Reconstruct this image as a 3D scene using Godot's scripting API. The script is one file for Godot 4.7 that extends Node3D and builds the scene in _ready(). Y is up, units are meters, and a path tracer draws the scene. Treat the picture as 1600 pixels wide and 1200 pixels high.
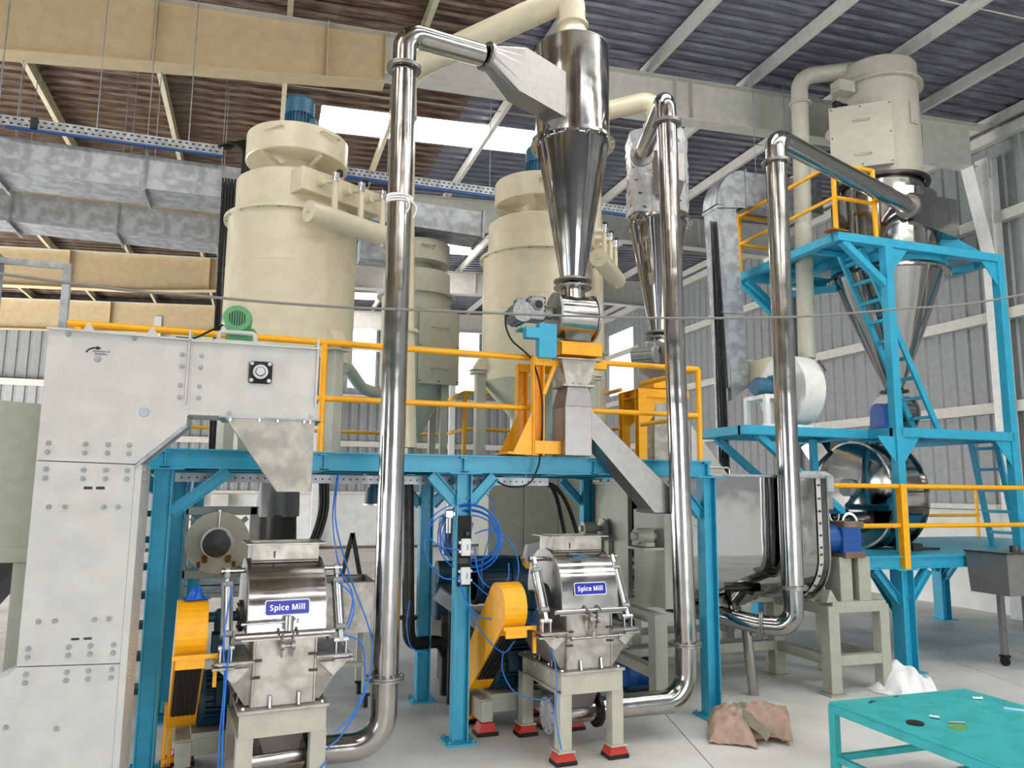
extends Node3D

# ---------------------------------------------------------------- shape collector
class Sh:
	var v := PackedVector3Array()
	var n := PackedVector3Array()
	var t := Transform3D()
	func at(p: Vector3, yaw := 0.0) -> Sh:
		t = Transform3D(Basis(Vector3.UP, yaw), p)
		return self
	func put(x: Transform3D) -> Sh:
		t = x
		return self
	func tri(a: Vector3, b: Vector3, c: Vector3, na: Vector3, nb: Vector3, nc: Vector3) -> void:
		# counter-clockwise seen from outside on the way in, clockwise on the way out
		v.append(t * a); v.append(t * c); v.append(t * b)
		n.append((t.basis * na).normalized()); n.append((t.basis * nc).normalized()); n.append((t.basis * nb).normalized())
	func ftri(a: Vector3, b: Vector3, c: Vector3) -> void:
		var m := (b - a).cross(c - a).normalized()
		tri(a, b, c, m, m, m)
	func quad(a: Vector3, b: Vector3, c: Vector3, d: Vector3) -> void:
		ftri(a, b, c); ftri(a, c, d)
	func otri(a: Vector3, b: Vector3, c: Vector3, o: Vector3) -> void:
		if (b - a).cross(c - a).dot((a + b + c) / 3.0 - o) < 0.0: ftri(a, c, b)
		else: ftri(a, b, c)
	func oquad(a: Vector3, b: Vector3, c: Vector3, d: Vector3, o: Vector3) -> void:
		if (b - a).cross(c - a).dot((a + b + c + d) / 4.0 - o) < 0.0: quad(d, c, b, a)
		else: quad(a, b, c, d)
	func hull8(p: Array) -> void: # p[0..3] bottom ring, p[4..7] top ring
		var o := Vector3.ZERO
		for q in p: o += q / 8.0
		oquad(p[0], p[1], p[2], p[3], o); oquad(p[4], p[5], p[6], p[7], o)
		for i in 4:
			var j := (i + 1) % 4
			oquad(p[i], p[j], p[4 + j], p[4 + i], o)
	func box(c: Vector3, s: Vector3, b := 0.0) -> void:
		var h := s / 2.0
		if b <= 0.0:
			hull8([c + Vector3(-h.x, -h.y, -h.z), c + Vector3(h.x, -h.y, -h.z), c + Vector3(h.x, -h.y, h.z), c + Vector3(-h.x, -h.y, h.z),
				c + Vector3(-h.x, h.y, -h.z), c + Vector3(h.x, h.y, -h.z), c + Vector3(h.x, h.y, h.z), c + Vector3(-h.x, h.y, h.z)])
			return
		b = minf(b, minf(h.x, minf(h.y, h.z)) * 0.9)
		for ax in 3:
			var u := (ax + 1) % 3
			var w := (ax + 2) % 3
			for s0 in [-1.0, 1.0]:
				var q := []
				for k in [[-1, -1], [1, -1], [1, 1], [-1, 1]]:
					var p := Vector3.ZERO
					p[ax] = s0 * h[ax]; p[u] = k[0] * (h[u] - b); p[w] = k[1] * (h[w] - b)
					q.append(c + p)
				oquad(q[0], q[1], q[2], q[3], c)
				for s1 in [-1.0, 1.0]: # edges between +-ax and +-u
					var e := []
					for k in [-1.0, 1.0]:
						var p := Vector3.ZERO
						p[ax] = s0 * h[ax]; p[u] = s1 * (h[u] - b); p[w] = k * (h[w] - b)
						var r := Vector3.ZERO
						r[ax] = s0 * (h[ax] - b); r[u] = s1 * h[u]; r[w] = k * (h[w] - b)
						e.append(c + p); e.append(c + r)
					oquad(e[0], e[1], e[3], e[2], c)
		for sx in [-1.0, 1.0]:
			for sy in [-1.0, 1.0]:
				for sz in [-1.0, 1.0]:
					var g := Vector3(sx * h.x, sy * h.y, sz * h.z)
					var d := Vector3(sx * b, sy * b, sz * b)
					otri(c + g - Vector3(0, d.y, d.z), c + g - Vector3(d.x, 0, d.z), c + g - Vector3(d.x, d.y, 0), c)
	static func frame(a: Vector3, b: Vector3, up := Vector3.UP) -> Transform3D:
		# z along a->b, y towards up, origin at a
		var z := (b - a).normalized()
		var u := up
		if absf(z.dot(u)) > 0.98: u = Vector3.FORWARD if absf(z.z) < 0.9 else Vector3.RIGHT
		var x := u.cross(z).normalized()
		return Transform3D(Basis(x, z.cross(x).normalized(), z), a)
	func bar(a: Vector3, b: Vector3, w: float, h: float, up := Vector3.UP, bev := 0.0) -> void:
		var k := t
		t = k * frame(a, b, up)
		box(Vector3(0, 0, a.distance_to(b) / 2.0), Vector3(w, h, a.distance_to(b)), bev)
		t = k
	func prism(poly: PackedVector2Array, z0: float, z1: float) -> void:
		# polygon in the xy plane pulled along z
		var p := poly.duplicate()
		if Geometry2D.is_polygon_clockwise(p): p.reverse()
		var area := 0.0
		for i in p.size():
			var q := p[(i + 1) % p.size()]
			area += p[i].x * q.y - q.x * p[i].y
		if area < 0.0: p.reverse()
		if z1 < z0:
			var k := z0
			z0 = z1; z1 = k
		for i in p.size():
			var a := p[i]
			var b := p[(i + 1) % p.size()]
			quad(Vector3(a.x, a.y, z1), Vector3(a.x, a.y, z0), Vector3(b.x, b.y, z0), Vector3(b.x, b.y, z1))
		var ix := Geometry2D.triangulate_polygon(p)
		for i in range(0, ix.size(), 3):
			var a := p[ix[i]]
			var b := p[ix[i + 1]]
			var c := p[ix[i + 2]]
			if (b - a).cross(c - a) < 0.0:
				var k := b
				b = c; c = k
			ftri(Vector3(a.x, a.y, z1), Vector3(b.x, b.y, z1), Vector3(c.x, c.y, z1))
			ftri(Vector3(a.x, a.y, z0), Vector3(c.x, c.y, z0), Vector3(b.x, b.y, z0))
	func extrude(a: Vector3, b: Vector3, poly: PackedVector2Array, up := Vector3.UP) -> void:
		var k := t
		t = k * frame(a, b, up)
		prism(poly, 0.0, a.distance_to(b))
		t = k
	func ibeam(a: Vector3, b: Vector3, w: float, h: float, tf := 0.012, tw := 0.008, up := Vector3.UP) -> void:
		var x := w / 2.0
		var y := h / 2.0
		extrude(a, b, PackedVector2Array([Vector2(-x, -y), Vector2(x, -y), Vector2(x, -y + tf), Vector2(tw / 2, -y + tf), Vector2(tw / 2, y - tf), Vector2(x, y - tf),
			Vector2(x, y), Vector2(-x, y), Vector2(-x, y - tf), Vector2(-tw / 2, y - tf), Vector2(-tw / 2, -y + tf), Vector2(-x, -y + tf)]), up)
	func channel(a: Vector3, b: Vector3, w: float, h: float, th := 0.008, up := Vector3.UP) -> void:
		var x := w / 2.0
		var y := h / 2.0
		extrude(a, b, PackedVector2Array([Vector2(-x, -y), Vector2(x, -y), Vector2(x, -y + th), Vector2(-x + th, -y + th), Vector2(-x + th, y - th), Vector2(x, y - th), Vector2(x, y), Vector2(-x, y)]), up)
	func angle(a: Vector3, b: Vector3, w: float, h: float, th := 0.006, up := Vector3.UP) -> void:
		extrude(a, b, PackedVector2Array([Vector2(0, 0), Vector2(w, 0), Vector2(w, th), Vector2(th, th), Vector2(th, h), Vector2(0, h)]), up)
	func cyl(a: Vector3, b: Vector3, r0: float, r1 := -1.0, seg := 20, caps := true) -> void:
		if r1 < 0.0: r1 = r0
		var f := frame(a, b)
		var l := a.distance_to(b)
		var sl := (r0 - r1) / l
		for i in seg:
			var u := TAU * i / seg
			var w := TAU * (i + 1) / seg
			var d0 := f.basis * Vector3(cos(u), sin(u), 0)
			var d1 := f.basis * Vector3(cos(w), sin(w), 0)
			var n0 := (d0 + f.basis.z * sl).normalized()
			var n1 := (d1 + f.basis.z * sl).normalized()
			if r0 > 1e-6: tri(a + d0 * r0, a + d1 * r0, b + d1 * r1, n0, n1, n1)
			if r1 > 1e-6: tri(a + d0 * r0, b + d1 * r1, b + d0 * r1, n0, n1, n0)
			if caps:
				if r0 > 1e-6: tri(a, a + d1 * r0, a + d0 * r0, -f.basis.z, -f.basis.z, -f.basis.z)
				if r1 > 1e-6: tri(b, b + d0 * r1, b + d1 * r1, f.basis.z, f.basis.z, f.basis.z)
	func tube(p: PackedVector3Array, r: float, seg := 12, caps := true, r1 := -1.0) -> void:
		if r1 < 0.0: r1 = r
		var m := p.size()
		var x := Vector3.ZERO
		var rings := []
		var norms := []
		for i in m:
			var d := (p[mini(i + 1, m - 1)] - p[maxi(i - 1, 0)]).normalized()
			if i == 0:
				var u := Vector3.UP if absf(d.y) < 0.9 else Vector3.RIGHT
				x = u.cross(d).normalized()
			else:
				x = (x - d * x.dot(d)).normalized()
			var y := d.cross(x)
			var rr := lerpf(r, r1, float(i) / maxf(m - 1, 1))
			var ring := PackedVector3Array()
			var nn := PackedVector3Array()
			for k in seg:
				var e := x * cos(TAU * k / seg) + y * sin(TAU * k / seg)
				ring.append(p[i] + e * rr); nn.append(e)
			rings.append(ring); norms.append(nn)
		for i in m - 1:
			for k in seg:
				var j := (k + 1) % seg
				tri(rings[i][k], rings[i][j], rings[i + 1][j], norms[i][k], norms[i][j], norms[i + 1][j])
				tri(rings[i][k], rings[i + 1][j], rings[i + 1][k], norms[i][k], norms[i + 1][j], norms[i + 1][k])
		if caps:
			var d0 := (p[0] - p[1]).normalized()
			var d1 := (p[m - 1] - p[m - 2]).normalized()
			for k in seg:
				var j := (k + 1) % seg
				tri(p[0], rings[0][j], rings[0][k], d0, d0, d0)
				tri(p[m - 1], rings[m - 1][k], rings[m - 1][j], d1, d1, d1)
	func lathe(prof: Array, seg := 32, smooth := false, a0 := 0.0, a1 := TAU) -> void:
		# profile of Vector2(radius, height), bottom to top, round the y axis
		var pn := []
		for i in prof.size() - 1:
			var d: Vector2 = prof[i + 1] - prof[i]
			pn.append(Vector2(d.y, -d.x).normalized())
		for i in prof.size() - 1:
			var p0: Vector2 = prof[i]
			var p1: Vector2 = prof[i + 1]
			if p0.is_equal_approx(p1): continue
			var m0: Vector2 = pn[i]
			var m1: Vector2 = pn[i]
			if smooth:
				if i > 0: m0 = (pn[i] + pn[i - 1]).normalized()
				if i < pn.size() - 1: m1 = (pn[i] + pn[i + 1]).normalized()
			for k in seg:
				var u := a0 + (a1 - a0) * k / seg
				var w := a0 + (a1 - a0) * (k + 1) / seg
				var c0 := Vector3(cos(u), 0, -sin(u))
				var c1 := Vector3(cos(w), 0, -sin(w))
				var A := c0 * p0.x + Vector3.UP * p0.y
				var B := c1 * p0.x + Vector3.UP * p0.y
				var C := c1 * p1.x + Vector3.UP * p1.y
				var D := c0 * p1.x + Vector3.UP * p1.y
				var nA := c0 * m0.x + Vector3.UP * m0.y
				var nB := c1 * m0.x + Vector3.UP * m0.y
				var nC := c1 * m1.x + Vector3.UP * m1.y
				var nD := c0 * m1.x + Vector3.UP * m1.y
				if p0.x > 1e-6: tri(A, B, C, nA, nB, nC)
				if p1.x > 1e-6: tri(A, C, D, nA, nC, nD)
	func ring(p: Vector3, axis: Vector3, ri: float, ro: float, h: float, seg := 28) -> void:
		var k := t
		var f := frame(p, p + axis)
		t = k * Transform3D(Basis(f.basis.x, f.basis.z, -f.basis.y), p)
		lathe([Vector2(ri, -h / 2), Vector2(ro, -h / 2), Vector2(ro, h / 2), Vector2(ri, h / 2), Vector2(ri, -h / 2)], seg)
		t = k
	func bolt(p: Vector3, d: Vector3, r := 0.012, h := 0.01) -> void:
		cyl(p, p + d.normalized() * h, r, r * 0.86, 6)
	func bolts_round(p: Vector3, axis: Vector3, rr: float, cnt: int, r := 0.011, h := 0.012, both := false) -> void:
		var f := frame(p, p + axis)
		for i in cnt:
			var u := TAU * (i + 0.5) / cnt
			var q := p + (f.basis.x * cos(u) + f.basis.y * sin(u)) * rr
			bolt(q, axis, r, h)
			if both: bolt(q, -axis, r, h)
	func surf(nu: int, nv: int, f: Callable, two := false, th := 0.0) -> void:
		var P := []
		for j in nv + 1:
			var row := PackedVector3Array()
			for i in nu + 1: row.append(f.call(float(i) / nu, float(j) / nv))
			P.append(row)
		var N := []
		for j in nv + 1:
			var row := PackedVector3Array()
			for i in nu + 1:
				var a: Vector3 = P[j][mini(i + 1, nu)] - P[j][maxi(i - 1, 0)]
				var b: Vector3 = P[mini(j + 1, nv)][i] - P[maxi(j - 1, 0)][i]
				var m := a.cross(b)
				row.append(m.normalized() if m.length() > 1e-9 else Vector3.UP)
			N.append(row)
		for j in nv:
			for i in nu:
				tri(P[j][i], P[j][i + 1], P[j + 1][i + 1], N[j][i], N[j][i + 1], N[j + 1][i + 1])
				tri(P[j][i], P[j + 1][i + 1], P[j + 1][i], N[j][i], N[j + 1][i + 1], N[j + 1][i])
				if two:
					tri(P[j][i] - N[j][i] * th, P[j + 1][i + 1] - N[j + 1][i + 1] * th, P[j][i + 1] - N[j][i + 1] * th, -N[j][i], -N[j + 1][i + 1], -N[j][i + 1])
					tri(P[j][i] - N[j][i] * th, P[j + 1][i] - N[j + 1][i] * th, P[j + 1][i + 1] - N[j + 1][i + 1] * th, -N[j][i], -N[j + 1][i], -N[j + 1][i + 1])
	func islands() -> Array:
		# the loose pieces of this shape, each a shape of its own
		var ids := {}
		var root := PackedInt32Array()
		var at := PackedInt32Array()
		for p in v:
			var k := Vector3i((p * 20000.0).round())
			if not ids.has(k):
				ids[k] = root.size()
				root.append(root.size())
			at.append(ids[k])
		for i in range(0, v.size(), 3):
			for j in [1, 2]:
				var a := at[i]
				var b := at[i + j]
				while root[a] != a: a = root[a]
				while root[b] != b: b = root[b]
				root[b] = a
		var got := {}
		for i in range(0, v.size(), 3):
			var a := at[i]
			while root[a] != a: a = root[a]
			if not got.has(a): got[a] = Sh.new()
			for j in 3:
				got[a].v.append(v[i + j]); got[a].n.append(n[i + j])
		return got.values()
	func mesh() -> ArrayMesh:
		var a := []
		a.resize(Mesh.ARRAY_MAX)
		a[Mesh.ARRAY_VERTEX] = v
		a[Mesh.ARRAY_NORMAL] = n
		var m := ArrayMesh.new()
		m.add_surface_from_arrays(Mesh.PRIMITIVE_TRIANGLES, a)
		return m

# ---------------------------------------------------------------- naming and placing
var taken := {}
var world_built := {}
var M := {}

func V(x: float, y: float, z: float) -> Vector3: return Vector3(x, y, z)
func numbered(called: String) -> String:
	if not taken.has(called):
		taken[called] = 0
		return called
	taken[called] += 1
	return "%s_%03d" % [called, taken[called]]
func tag(o: Node, label: String, category: String, group := "") -> Node:
	o.set_meta("label", label)
	o.set_meta("category", category)
	if group != "": o.set_meta("group", group)
	return o
# a thing whose parts are given in room coordinates: its node stands at its base
func thing(called: String, label: String, category: String, base: Vector3, group := "") -> Node3D:
	var o := Node3D.new()
	o.name = numbered(called)
	add_child(o)
	o.position = base
	world_built[o] = true
	tag(o, label, category, group)
	return o
# a thing whose parts are given in its own coordinates
func local_thing(called: String, label: String, category: String, base: Vector3, yaw := 0.0, group := "") -> Node3D:
	var o := thing(called, label, category, base, group)
	world_built.erase(o)
	o.rotation.y = yaw
	return o
const LOOSE := ["end_plate", "handle", "joint_flange", "lifting_lug", "cover_disc", "slot_plate", "cover_strip", "foot", "hanger", "header_end", "toggle_clamp", "caster", "guard_foot", "shaft_bearing_block", "rubber_mat"]
func part(parent: Node3D, called: String, s: Sh, m: Material, label := "") -> MeshInstance3D:
	if called in LOOSE:
		var all := s.islands()
		for k in range(1, all.size()):
			var e := MeshInstance3D.new()
			e.name = called
			e.mesh = all[k].mesh()
			e.material_override = m
			parent.add_child(e, true)
			if world_built.has(parent): e.position = -parent.position
		s = all[0]
	var o := MeshInstance3D.new()
	o.name = called
	o.mesh = s.mesh()
	o.material_override = m
	parent.add_child(o, true)
	if world_built.has(parent): o.position = -parent.position
	if label != "": o.set_meta("label", label)
	if called in ["bolts", "studs", "perforations", "weld_seam", "belts", "vent_slots"]: o.set_meta("kind", "stuff")
	return o
func single(called: String, label: String, category: String, s: Sh, m: Material, group := "") -> MeshInstance3D:
	var o := MeshInstance3D.new()
	o.name = numbered(called)
	o.mesh = s.mesh()
	o.material_override = m
	add_child(o)
	tag(o, label, category, group)
	return o
func struct(called: String, s: Sh, m: Material, label := "", category := "") -> MeshInstance3D:
	var o := MeshInstance3D.new()
	o.name = numbered(called)
	if s != null:
		o.mesh = s.mesh()
		o.material_override = m
	add_child(o)
	o.set_meta("kind", "structure")
	if label != "": o.set_meta("label", label)
	if category != "": o.set_meta("category", category)
	return o
func copy(src: Node3D, label: String, at: Vector3, yaw: float) -> Node3D:
	var c: Node3D = src.duplicate()
	c.name = numbered(String(src.name))
	add_child(c)
	c.position = at
	c.rotation.y = yaw
	c.set_meta("label", label)
	return c
# rounds the inner corners of a path
func fillet(p: Array, r: float, seg := 8) -> PackedVector3Array:
	var out := PackedVector3Array([p[0]])
	for i in range(1, p.size() - 1):
		var a: Vector3 = p[i - 1]
		var b: Vector3 = p[i]
		var c: Vector3 = p[i + 1]
		var d0 := (a - b).normalized()
		var d1 := (c - b).normalized()
		var half := acos(clampf(d0.dot(d1), -1, 1)) / 2.0
		var cut := minf(r / tan(half), minf(a.distance_to(b), b.distance_to(c)) * 0.49)
		var rr := cut * tan(half)
		var o := b + (d0 + d1).normalized() * (rr / sin(half))
		var s0 := b + d0 * cut - o
		var s1 := b + d1 * cut - o
		for k in seg + 1: out.append(o + s0.slerp(s1, float(k) / seg))
	out.append(p[p.size() - 1])
	return out
# a smooth curve through the points
func curve(p: Array, per := 8) -> PackedVector3Array:
	var out := PackedVector3Array()
	for i in p.size() - 1:
		var a: Vector3 = p[maxi(i - 1, 0)]
		var b: Vector3 = p[i]
		var c: Vector3 = p[i + 1]
		var d: Vector3 = p[mini(i + 2, p.size() - 1)]
		for k in per: out.append(b.cubic_interpolate(c, a, d, float(k) / per))
	out.append(p[p.size() - 1])
	return out

# ---------------------------------------------------------------- materials
func noise_tex(freq: float, oct: int, c0: Color, c1: Color, seed_: int, lo := 0.3, hi := 0.7, w := 512, h := 512) -> NoiseTexture2D:
	var nz := FastNoiseLite.new()
	nz.seed = seed_
	nz.frequency = freq
	nz.fractal_octaves = oct
	nz.noise_type = FastNoiseLite.TYPE_SIMPLEX_SMOOTH
	var tx := NoiseTexture2D.new()
	tx.width = w; tx.height = h
	tx.noise = nz
	tx.seamless = true
	var g := Gradient.new()
	g.offsets = PackedFloat32Array([lo, hi])
	g.colors = PackedColorArray([c0, c1])
	tx.color_ramp = g
	return tx
func bump_tex(freq: float, oct: int, seed_: int, strength: float) -> NoiseTexture2D:
	var nz := FastNoiseLite.new()
	nz.seed = seed_
	nz.frequency = freq
	nz.fractal_octaves = oct
	var tx := NoiseTexture2D.new()
	tx.width = 512; tx.height = 512
	tx.noise = nz
	tx.seamless = true
	tx.as_normal_map = true
	tx.bump_strength = strength
	return tx
func mat(called: String, c: Color, rough: float, metal := 0.0, tex: Texture2D = null, scale := 1.0, opt := {}) -> StandardMaterial3D:
	var m := StandardMaterial3D.new()
	m.resource_name = called
	m.albedo_color = c
	m.roughness = rough
	m.metallic = metal
	if tex != null: m.albedo_texture = tex
	m.uv1_triplanar = true
	m.uv1_scale = Vector3.ONE * scale
	if opt.has("scale3"): m.uv1_scale = opt.scale3
	if opt.has("world"): m.uv1_world_triplanar = true
	if opt.has("rough_tex"): m.roughness_texture = opt.rough_tex
	if opt.has("normal"):
		m.normal_enabled = true
		m.normal_texture = opt.normal
		m.normal_scale = opt.get("normal_scale", 1.0)
	if opt.has("coat"):
		m.clearcoat_enabled = true
		m.clearcoat = opt.coat
		m.clearcoat_roughness = opt.get("coat_rough", 0.15)
	M[called] = m
	return m
func materials() -> void:
	var w := Color.WHITE
	var soft := noise_tex(0.012, 4, Color(0.95, 0.95, 0.95), w, 3, 0.2, 0.8)
	var patch := noise_tex(0.006, 5, Color(0.85, 0.845, 0.835), w, 9, 0.25, 0.75)
	var speck := noise_tex(0.02, 3, Color(0.9, 0.9, 0.9), w, 12)
	var r_soft := noise_tex(0.01, 5, Color(0.55, 0.55, 0.55), w, 5)
	var wave := bump_tex(0.006, 2, 21, 3.0)
	var fine := bump_tex(0.06, 3, 22, 2.0)
	mat("steel", Color(0.72, 0.71, 0.695), 0.2, 1.0, soft, 0.8, {"rough_tex": r_soft, "normal": wave, "normal_scale": 0.35})
	mat("mirror", Color(0.64, 0.635, 0.63), 0.11, 1.0, null, 0.8, {"rough_tex": r_soft, "normal": wave, "normal_scale": 0.3})
	mat("dull_steel", Color(0.62, 0.61, 0.595), 0.42, 0.9, soft, 1.3)
	mat("worn_steel", Color(0.70, 0.685, 0.65), 0.45, 0.75, patch, 1.6)
	mat("dark_steel", Color(0.33, 0.32, 0.31), 0.45, 0.8, patch, 1.5)
	mat("galvanised", Color(0.70, 0.72, 0.74), 0.5, 0.65, patch, 1.6)
	mat("cream", Color(0.84, 0.80, 0.69), 0.34, 0.0, soft, 0.7, {"coat": 0.25, "coat_rough": 0.2})
	mat("cream_grey", Color(0.72, 0.715, 0.65), 0.4, 0.0, soft, 0.8)
	mat("frame_grey", Color(0.655, 0.66, 0.60), 0.45, 0.0, soft, 1.0)
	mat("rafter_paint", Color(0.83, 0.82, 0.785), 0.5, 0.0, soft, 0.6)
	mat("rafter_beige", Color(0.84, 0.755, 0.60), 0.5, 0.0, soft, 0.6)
	mat("white_panel", Color(0.775, 0.77, 0.75), 0.42, 0.0, soft, 0.6)
	mat("white_paint", Color(0.90, 0.90, 0.88), 0.45, 0.0, soft, 0.8)
	mat("blue_paint", Color(0.19, 0.65, 0.78), 0.42, 0.0, soft, 0.9)
	mat("teal_paint", Color(0.20, 0.68, 0.69), 0.45, 0.0, noise_tex(0.009, 5, Color(0.86, 0.93, 0.92), Color(1, 1, 1), 17, 0.3, 0.6), 0.9)
	mat("yellow_paint", Color(1.0, 0.70, 0.02), 0.4, 0.0, soft, 1.0)
	mat("motor_blue", Color(0.17, 0.38, 0.49), 0.45, 0.0, soft, 1.5)
	mat("motor_dark", Color(0.05, 0.25, 0.33), 0.5, 0.0, soft, 1.5)
	mat("motor_green", Color(0.36, 0.62, 0.42), 0.4, 0.0, soft, 1.5)
	mat("gear_blue", Color(0.07, 0.31, 0.60), 0.4, 0.0, soft, 1.5)
	mat("bolt_steel", Color(0.66, 0.66, 0.65), 0.4, 0.5)
	mat("tote_steel", Color(0.50, 0.50, 0.495), 0.45, 0.4, soft, 1.2)
	mat("cast_alu", Color(0.62, 0.63, 0.63), 0.48, 0.6, speck, 2.0)
	mat("alu", Color(0.86, 0.86, 0.87), 0.28, 0.9, soft, 1.5)
	mat("white_valve", Color(0.88, 0.88, 0.87), 0.4)
	mat("black", Color(0.035, 0.035, 0.04), 0.45)
	mat("rubber", Color(0.07, 0.07, 0.075), 0.75)
	mat("hose_blue", Color(0.06, 0.43, 0.80), 0.3)
	mat("line_blue", Color(0.06, 0.30, 0.55), 0.4)
	mat("red_pad", Color(0.72, 0.17, 0.12), 0.6)
	mat("wire_grey", Color(0.48, 0.47, 0.45), 0.6)
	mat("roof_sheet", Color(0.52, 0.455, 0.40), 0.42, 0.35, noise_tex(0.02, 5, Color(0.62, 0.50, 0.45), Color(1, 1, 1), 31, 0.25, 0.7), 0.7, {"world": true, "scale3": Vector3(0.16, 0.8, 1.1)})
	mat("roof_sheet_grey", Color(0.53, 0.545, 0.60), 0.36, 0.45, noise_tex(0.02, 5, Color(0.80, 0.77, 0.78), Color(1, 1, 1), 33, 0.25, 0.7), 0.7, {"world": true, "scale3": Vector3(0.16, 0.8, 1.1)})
	mat("wall_sheet", Color(0.60, 0.615, 0.62), 0.5, 0.1, soft, 0.7, {"world": true})
	mat("masonry", Color(0.88, 0.885, 0.885), 0.8, 0.0, noise_tex(0.008, 5, Color(0.96, 0.955, 0.945), w, 41, 0.2, 0.75), 0.4, {"world": true})
	mat("floor", Color(0.875, 0.87, 0.855), 0.55, 0.0, noise_tex(0.006, 6, Color(0.89, 0.885, 0.87), w, 43, 0.2, 0.75), 0.22, {"world": true, "normal": fine, "normal_scale": 0.05})
	mat("joint", Color(0.30, 0.29, 0.27), 0.9)
	mat("flap", Color(0.55, 0.53, 0.46), 0.8, 0.0, patch, 2.0)
	mat("sack", Color(0.71, 0.60, 0.54), 0.75, 0.0, noise_tex(0.02, 4, Color(0.88, 0.88, 0.84), w, 51, 0.25, 0.7), 1.2, {"normal": fine, "normal_scale": 0.25})
	mat("white_cloth", Color(0.90, 0.90, 0.90), 0.7)
	mat("grey_tarp", Color(0.37, 0.375, 0.38), 0.65)
	mat("brown_tarp", Color(0.19, 0.165, 0.15), 0.7)
	mat("label_blue", Color(0.10, 0.13, 0.62), 0.35)
	mat("print_white", Color(0.95, 0.95, 0.97), 0.4)
	mat("print_black", Color(0.05, 0.05, 0.05), 0.5)
	mat("print_cyan", Color(0.25, 0.62, 0.78), 0.4)
	mat("glove", Color(0.08, 0.38, 0.80), 0.45)
	mat("wood", Color(0.50, 0.42, 0.36), 0.8, 0.0, patch, 2.0)
	mat("orange_rust", Color(0.62, 0.36, 0.12), 0.8, 0.0, patch, 3.0)
	var film := mat("film", Color(0.93, 0.94, 0.95, 0.45), 0.16, 0.0, null, 1.0, {"normal": bump_tex(0.03, 4, 77, 6.0), "normal_scale": 1.0})
	film.transparency = BaseMaterial3D.TRANSPARENCY_ALPHA
	film.cull_mode = BaseMaterial3D.CULL_DISABLED
	var sk := mat("daylight", Color(0.95, 0.96, 0.97), 0.5)
	sk.emission_enabled = true
	sk.emission = Color(0.97, 0.985, 1.0)
	sk.emission_energy_multiplier = 2.2

# ---------------------------------------------------------------- camera, sky, daylight
func stage() -> void:
	var cam := Camera3D.new()
	cam.name = "camera"
	cam.fov = 53.904
	cam.near = 0.05
	cam.far = 200.0
	add_child(cam)
	cam.position = V(0, 2.2, 0)
	cam.rotation_order = EULER_ORDER_YXZ
	cam.rotation_degrees = V(7.9054, -18.4925, 0.5529)
	cam.current = true
	var we := WorldEnvironment.new()
	we.name = "environment"
	var e := Environment.new()
	e.background_mode = Environment.BG_SKY
	var sky := Sky.new()
	var sm := ProceduralSkyMaterial.new()
	sm.sky_top_color = Color(0.72, 0.82, 0.95)
	sm.sky_horizon_color = Color(0.96, 0.97, 1.0)
	sm.ground_bottom_color = Color(0.55, 0.54, 0.52)
	sm.ground_horizon_color = Color(0.8, 0.8, 0.8)
	sm.sky_energy_multiplier = 1.8
	sm.ground_energy_multiplier = 1.5
	sm.sun_angle_max = 1.0
	sky.sky_material = sm
	e.sky = sky
	e.tonemap_mode = Environment.TONE_MAPPER_LINEAR
	e.tonemap_exposure = 1.12
	e.sdfgi_enabled = true
	e.ssao_enabled = true
	e.ssil_enabled = true
	we.environment = e
	add_child(we)
	# daylight that enters by the tall door bays of the front and left walls
	daylight(V(6.0, 2.4, 10.8), V(8.0, 4.6, 0), V(0, 0, -1), 1.7)
	daylight(V(-13.6, 2.6, -2.0), V(15.0, 5.0, 0), V(1, 0, 0), 0.45)
	daylight(V(-13.6, 1.5, -20.0), V(15.0, 2.8, 0), V(1, 0, 0), 6.5)
func daylight(p: Vector3, size: Vector3, d: Vector3, energy: float) -> void:
	var l := AreaLight3D.new()
	l.name = numbered("daylight")
	l.area_size = Vector2(size.x, size.y)
	l.area_normalize_energy = false
	l.light_energy = energy
	l.light_color = Color(1.0, 0.985, 0.96)
	l.shadow_enabled = true
	l.set("area_range", 60.0)
	add_child(l)
	l.position = p
	l.look_at(p + d, Vector3.UP if absf(d.y) < 0.9 else Vector3.FORWARD)

func roof_y(x: float) -> float: return 8.60 + 0.047 * x

func ribbed(pitch: float, count: int, depth: float, top: float, side: float) -> PackedVector2Array:
	# trapezoid-ribbed sheet, x across, y out; closed outline 6 mm thick
	var up := PackedVector2Array()
	for i in count:
		var x := i * pitch
		up.append(Vector2(x, 0)); up.append(Vector2(x + (pitch - top) / 2 - side, 0))
		up.append(Vector2(x + (pitch - top) / 2, depth)); up.append(Vector2(x + (pitch + top) / 2, depth))
		up.append(Vector2(x + (pitch + top) / 2 + side, 0))
	up.append(Vector2(count * pitch, 0))
	var q := up.duplicate()
	for i in range(up.size() - 1, -1, -1): q.append(up[i] + Vector2(0, 0.006))
	return q

func piece(parent: Node3D, called: String, m: Mesh, mt: Material, x: Transform3D) -> MeshInstance3D:
	var o := MeshInstance3D.new()
	o.name = called
	o.mesh = m
	o.material_override = mt
	parent.add_child(o, true)
	o.transform = x
	return o

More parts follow.
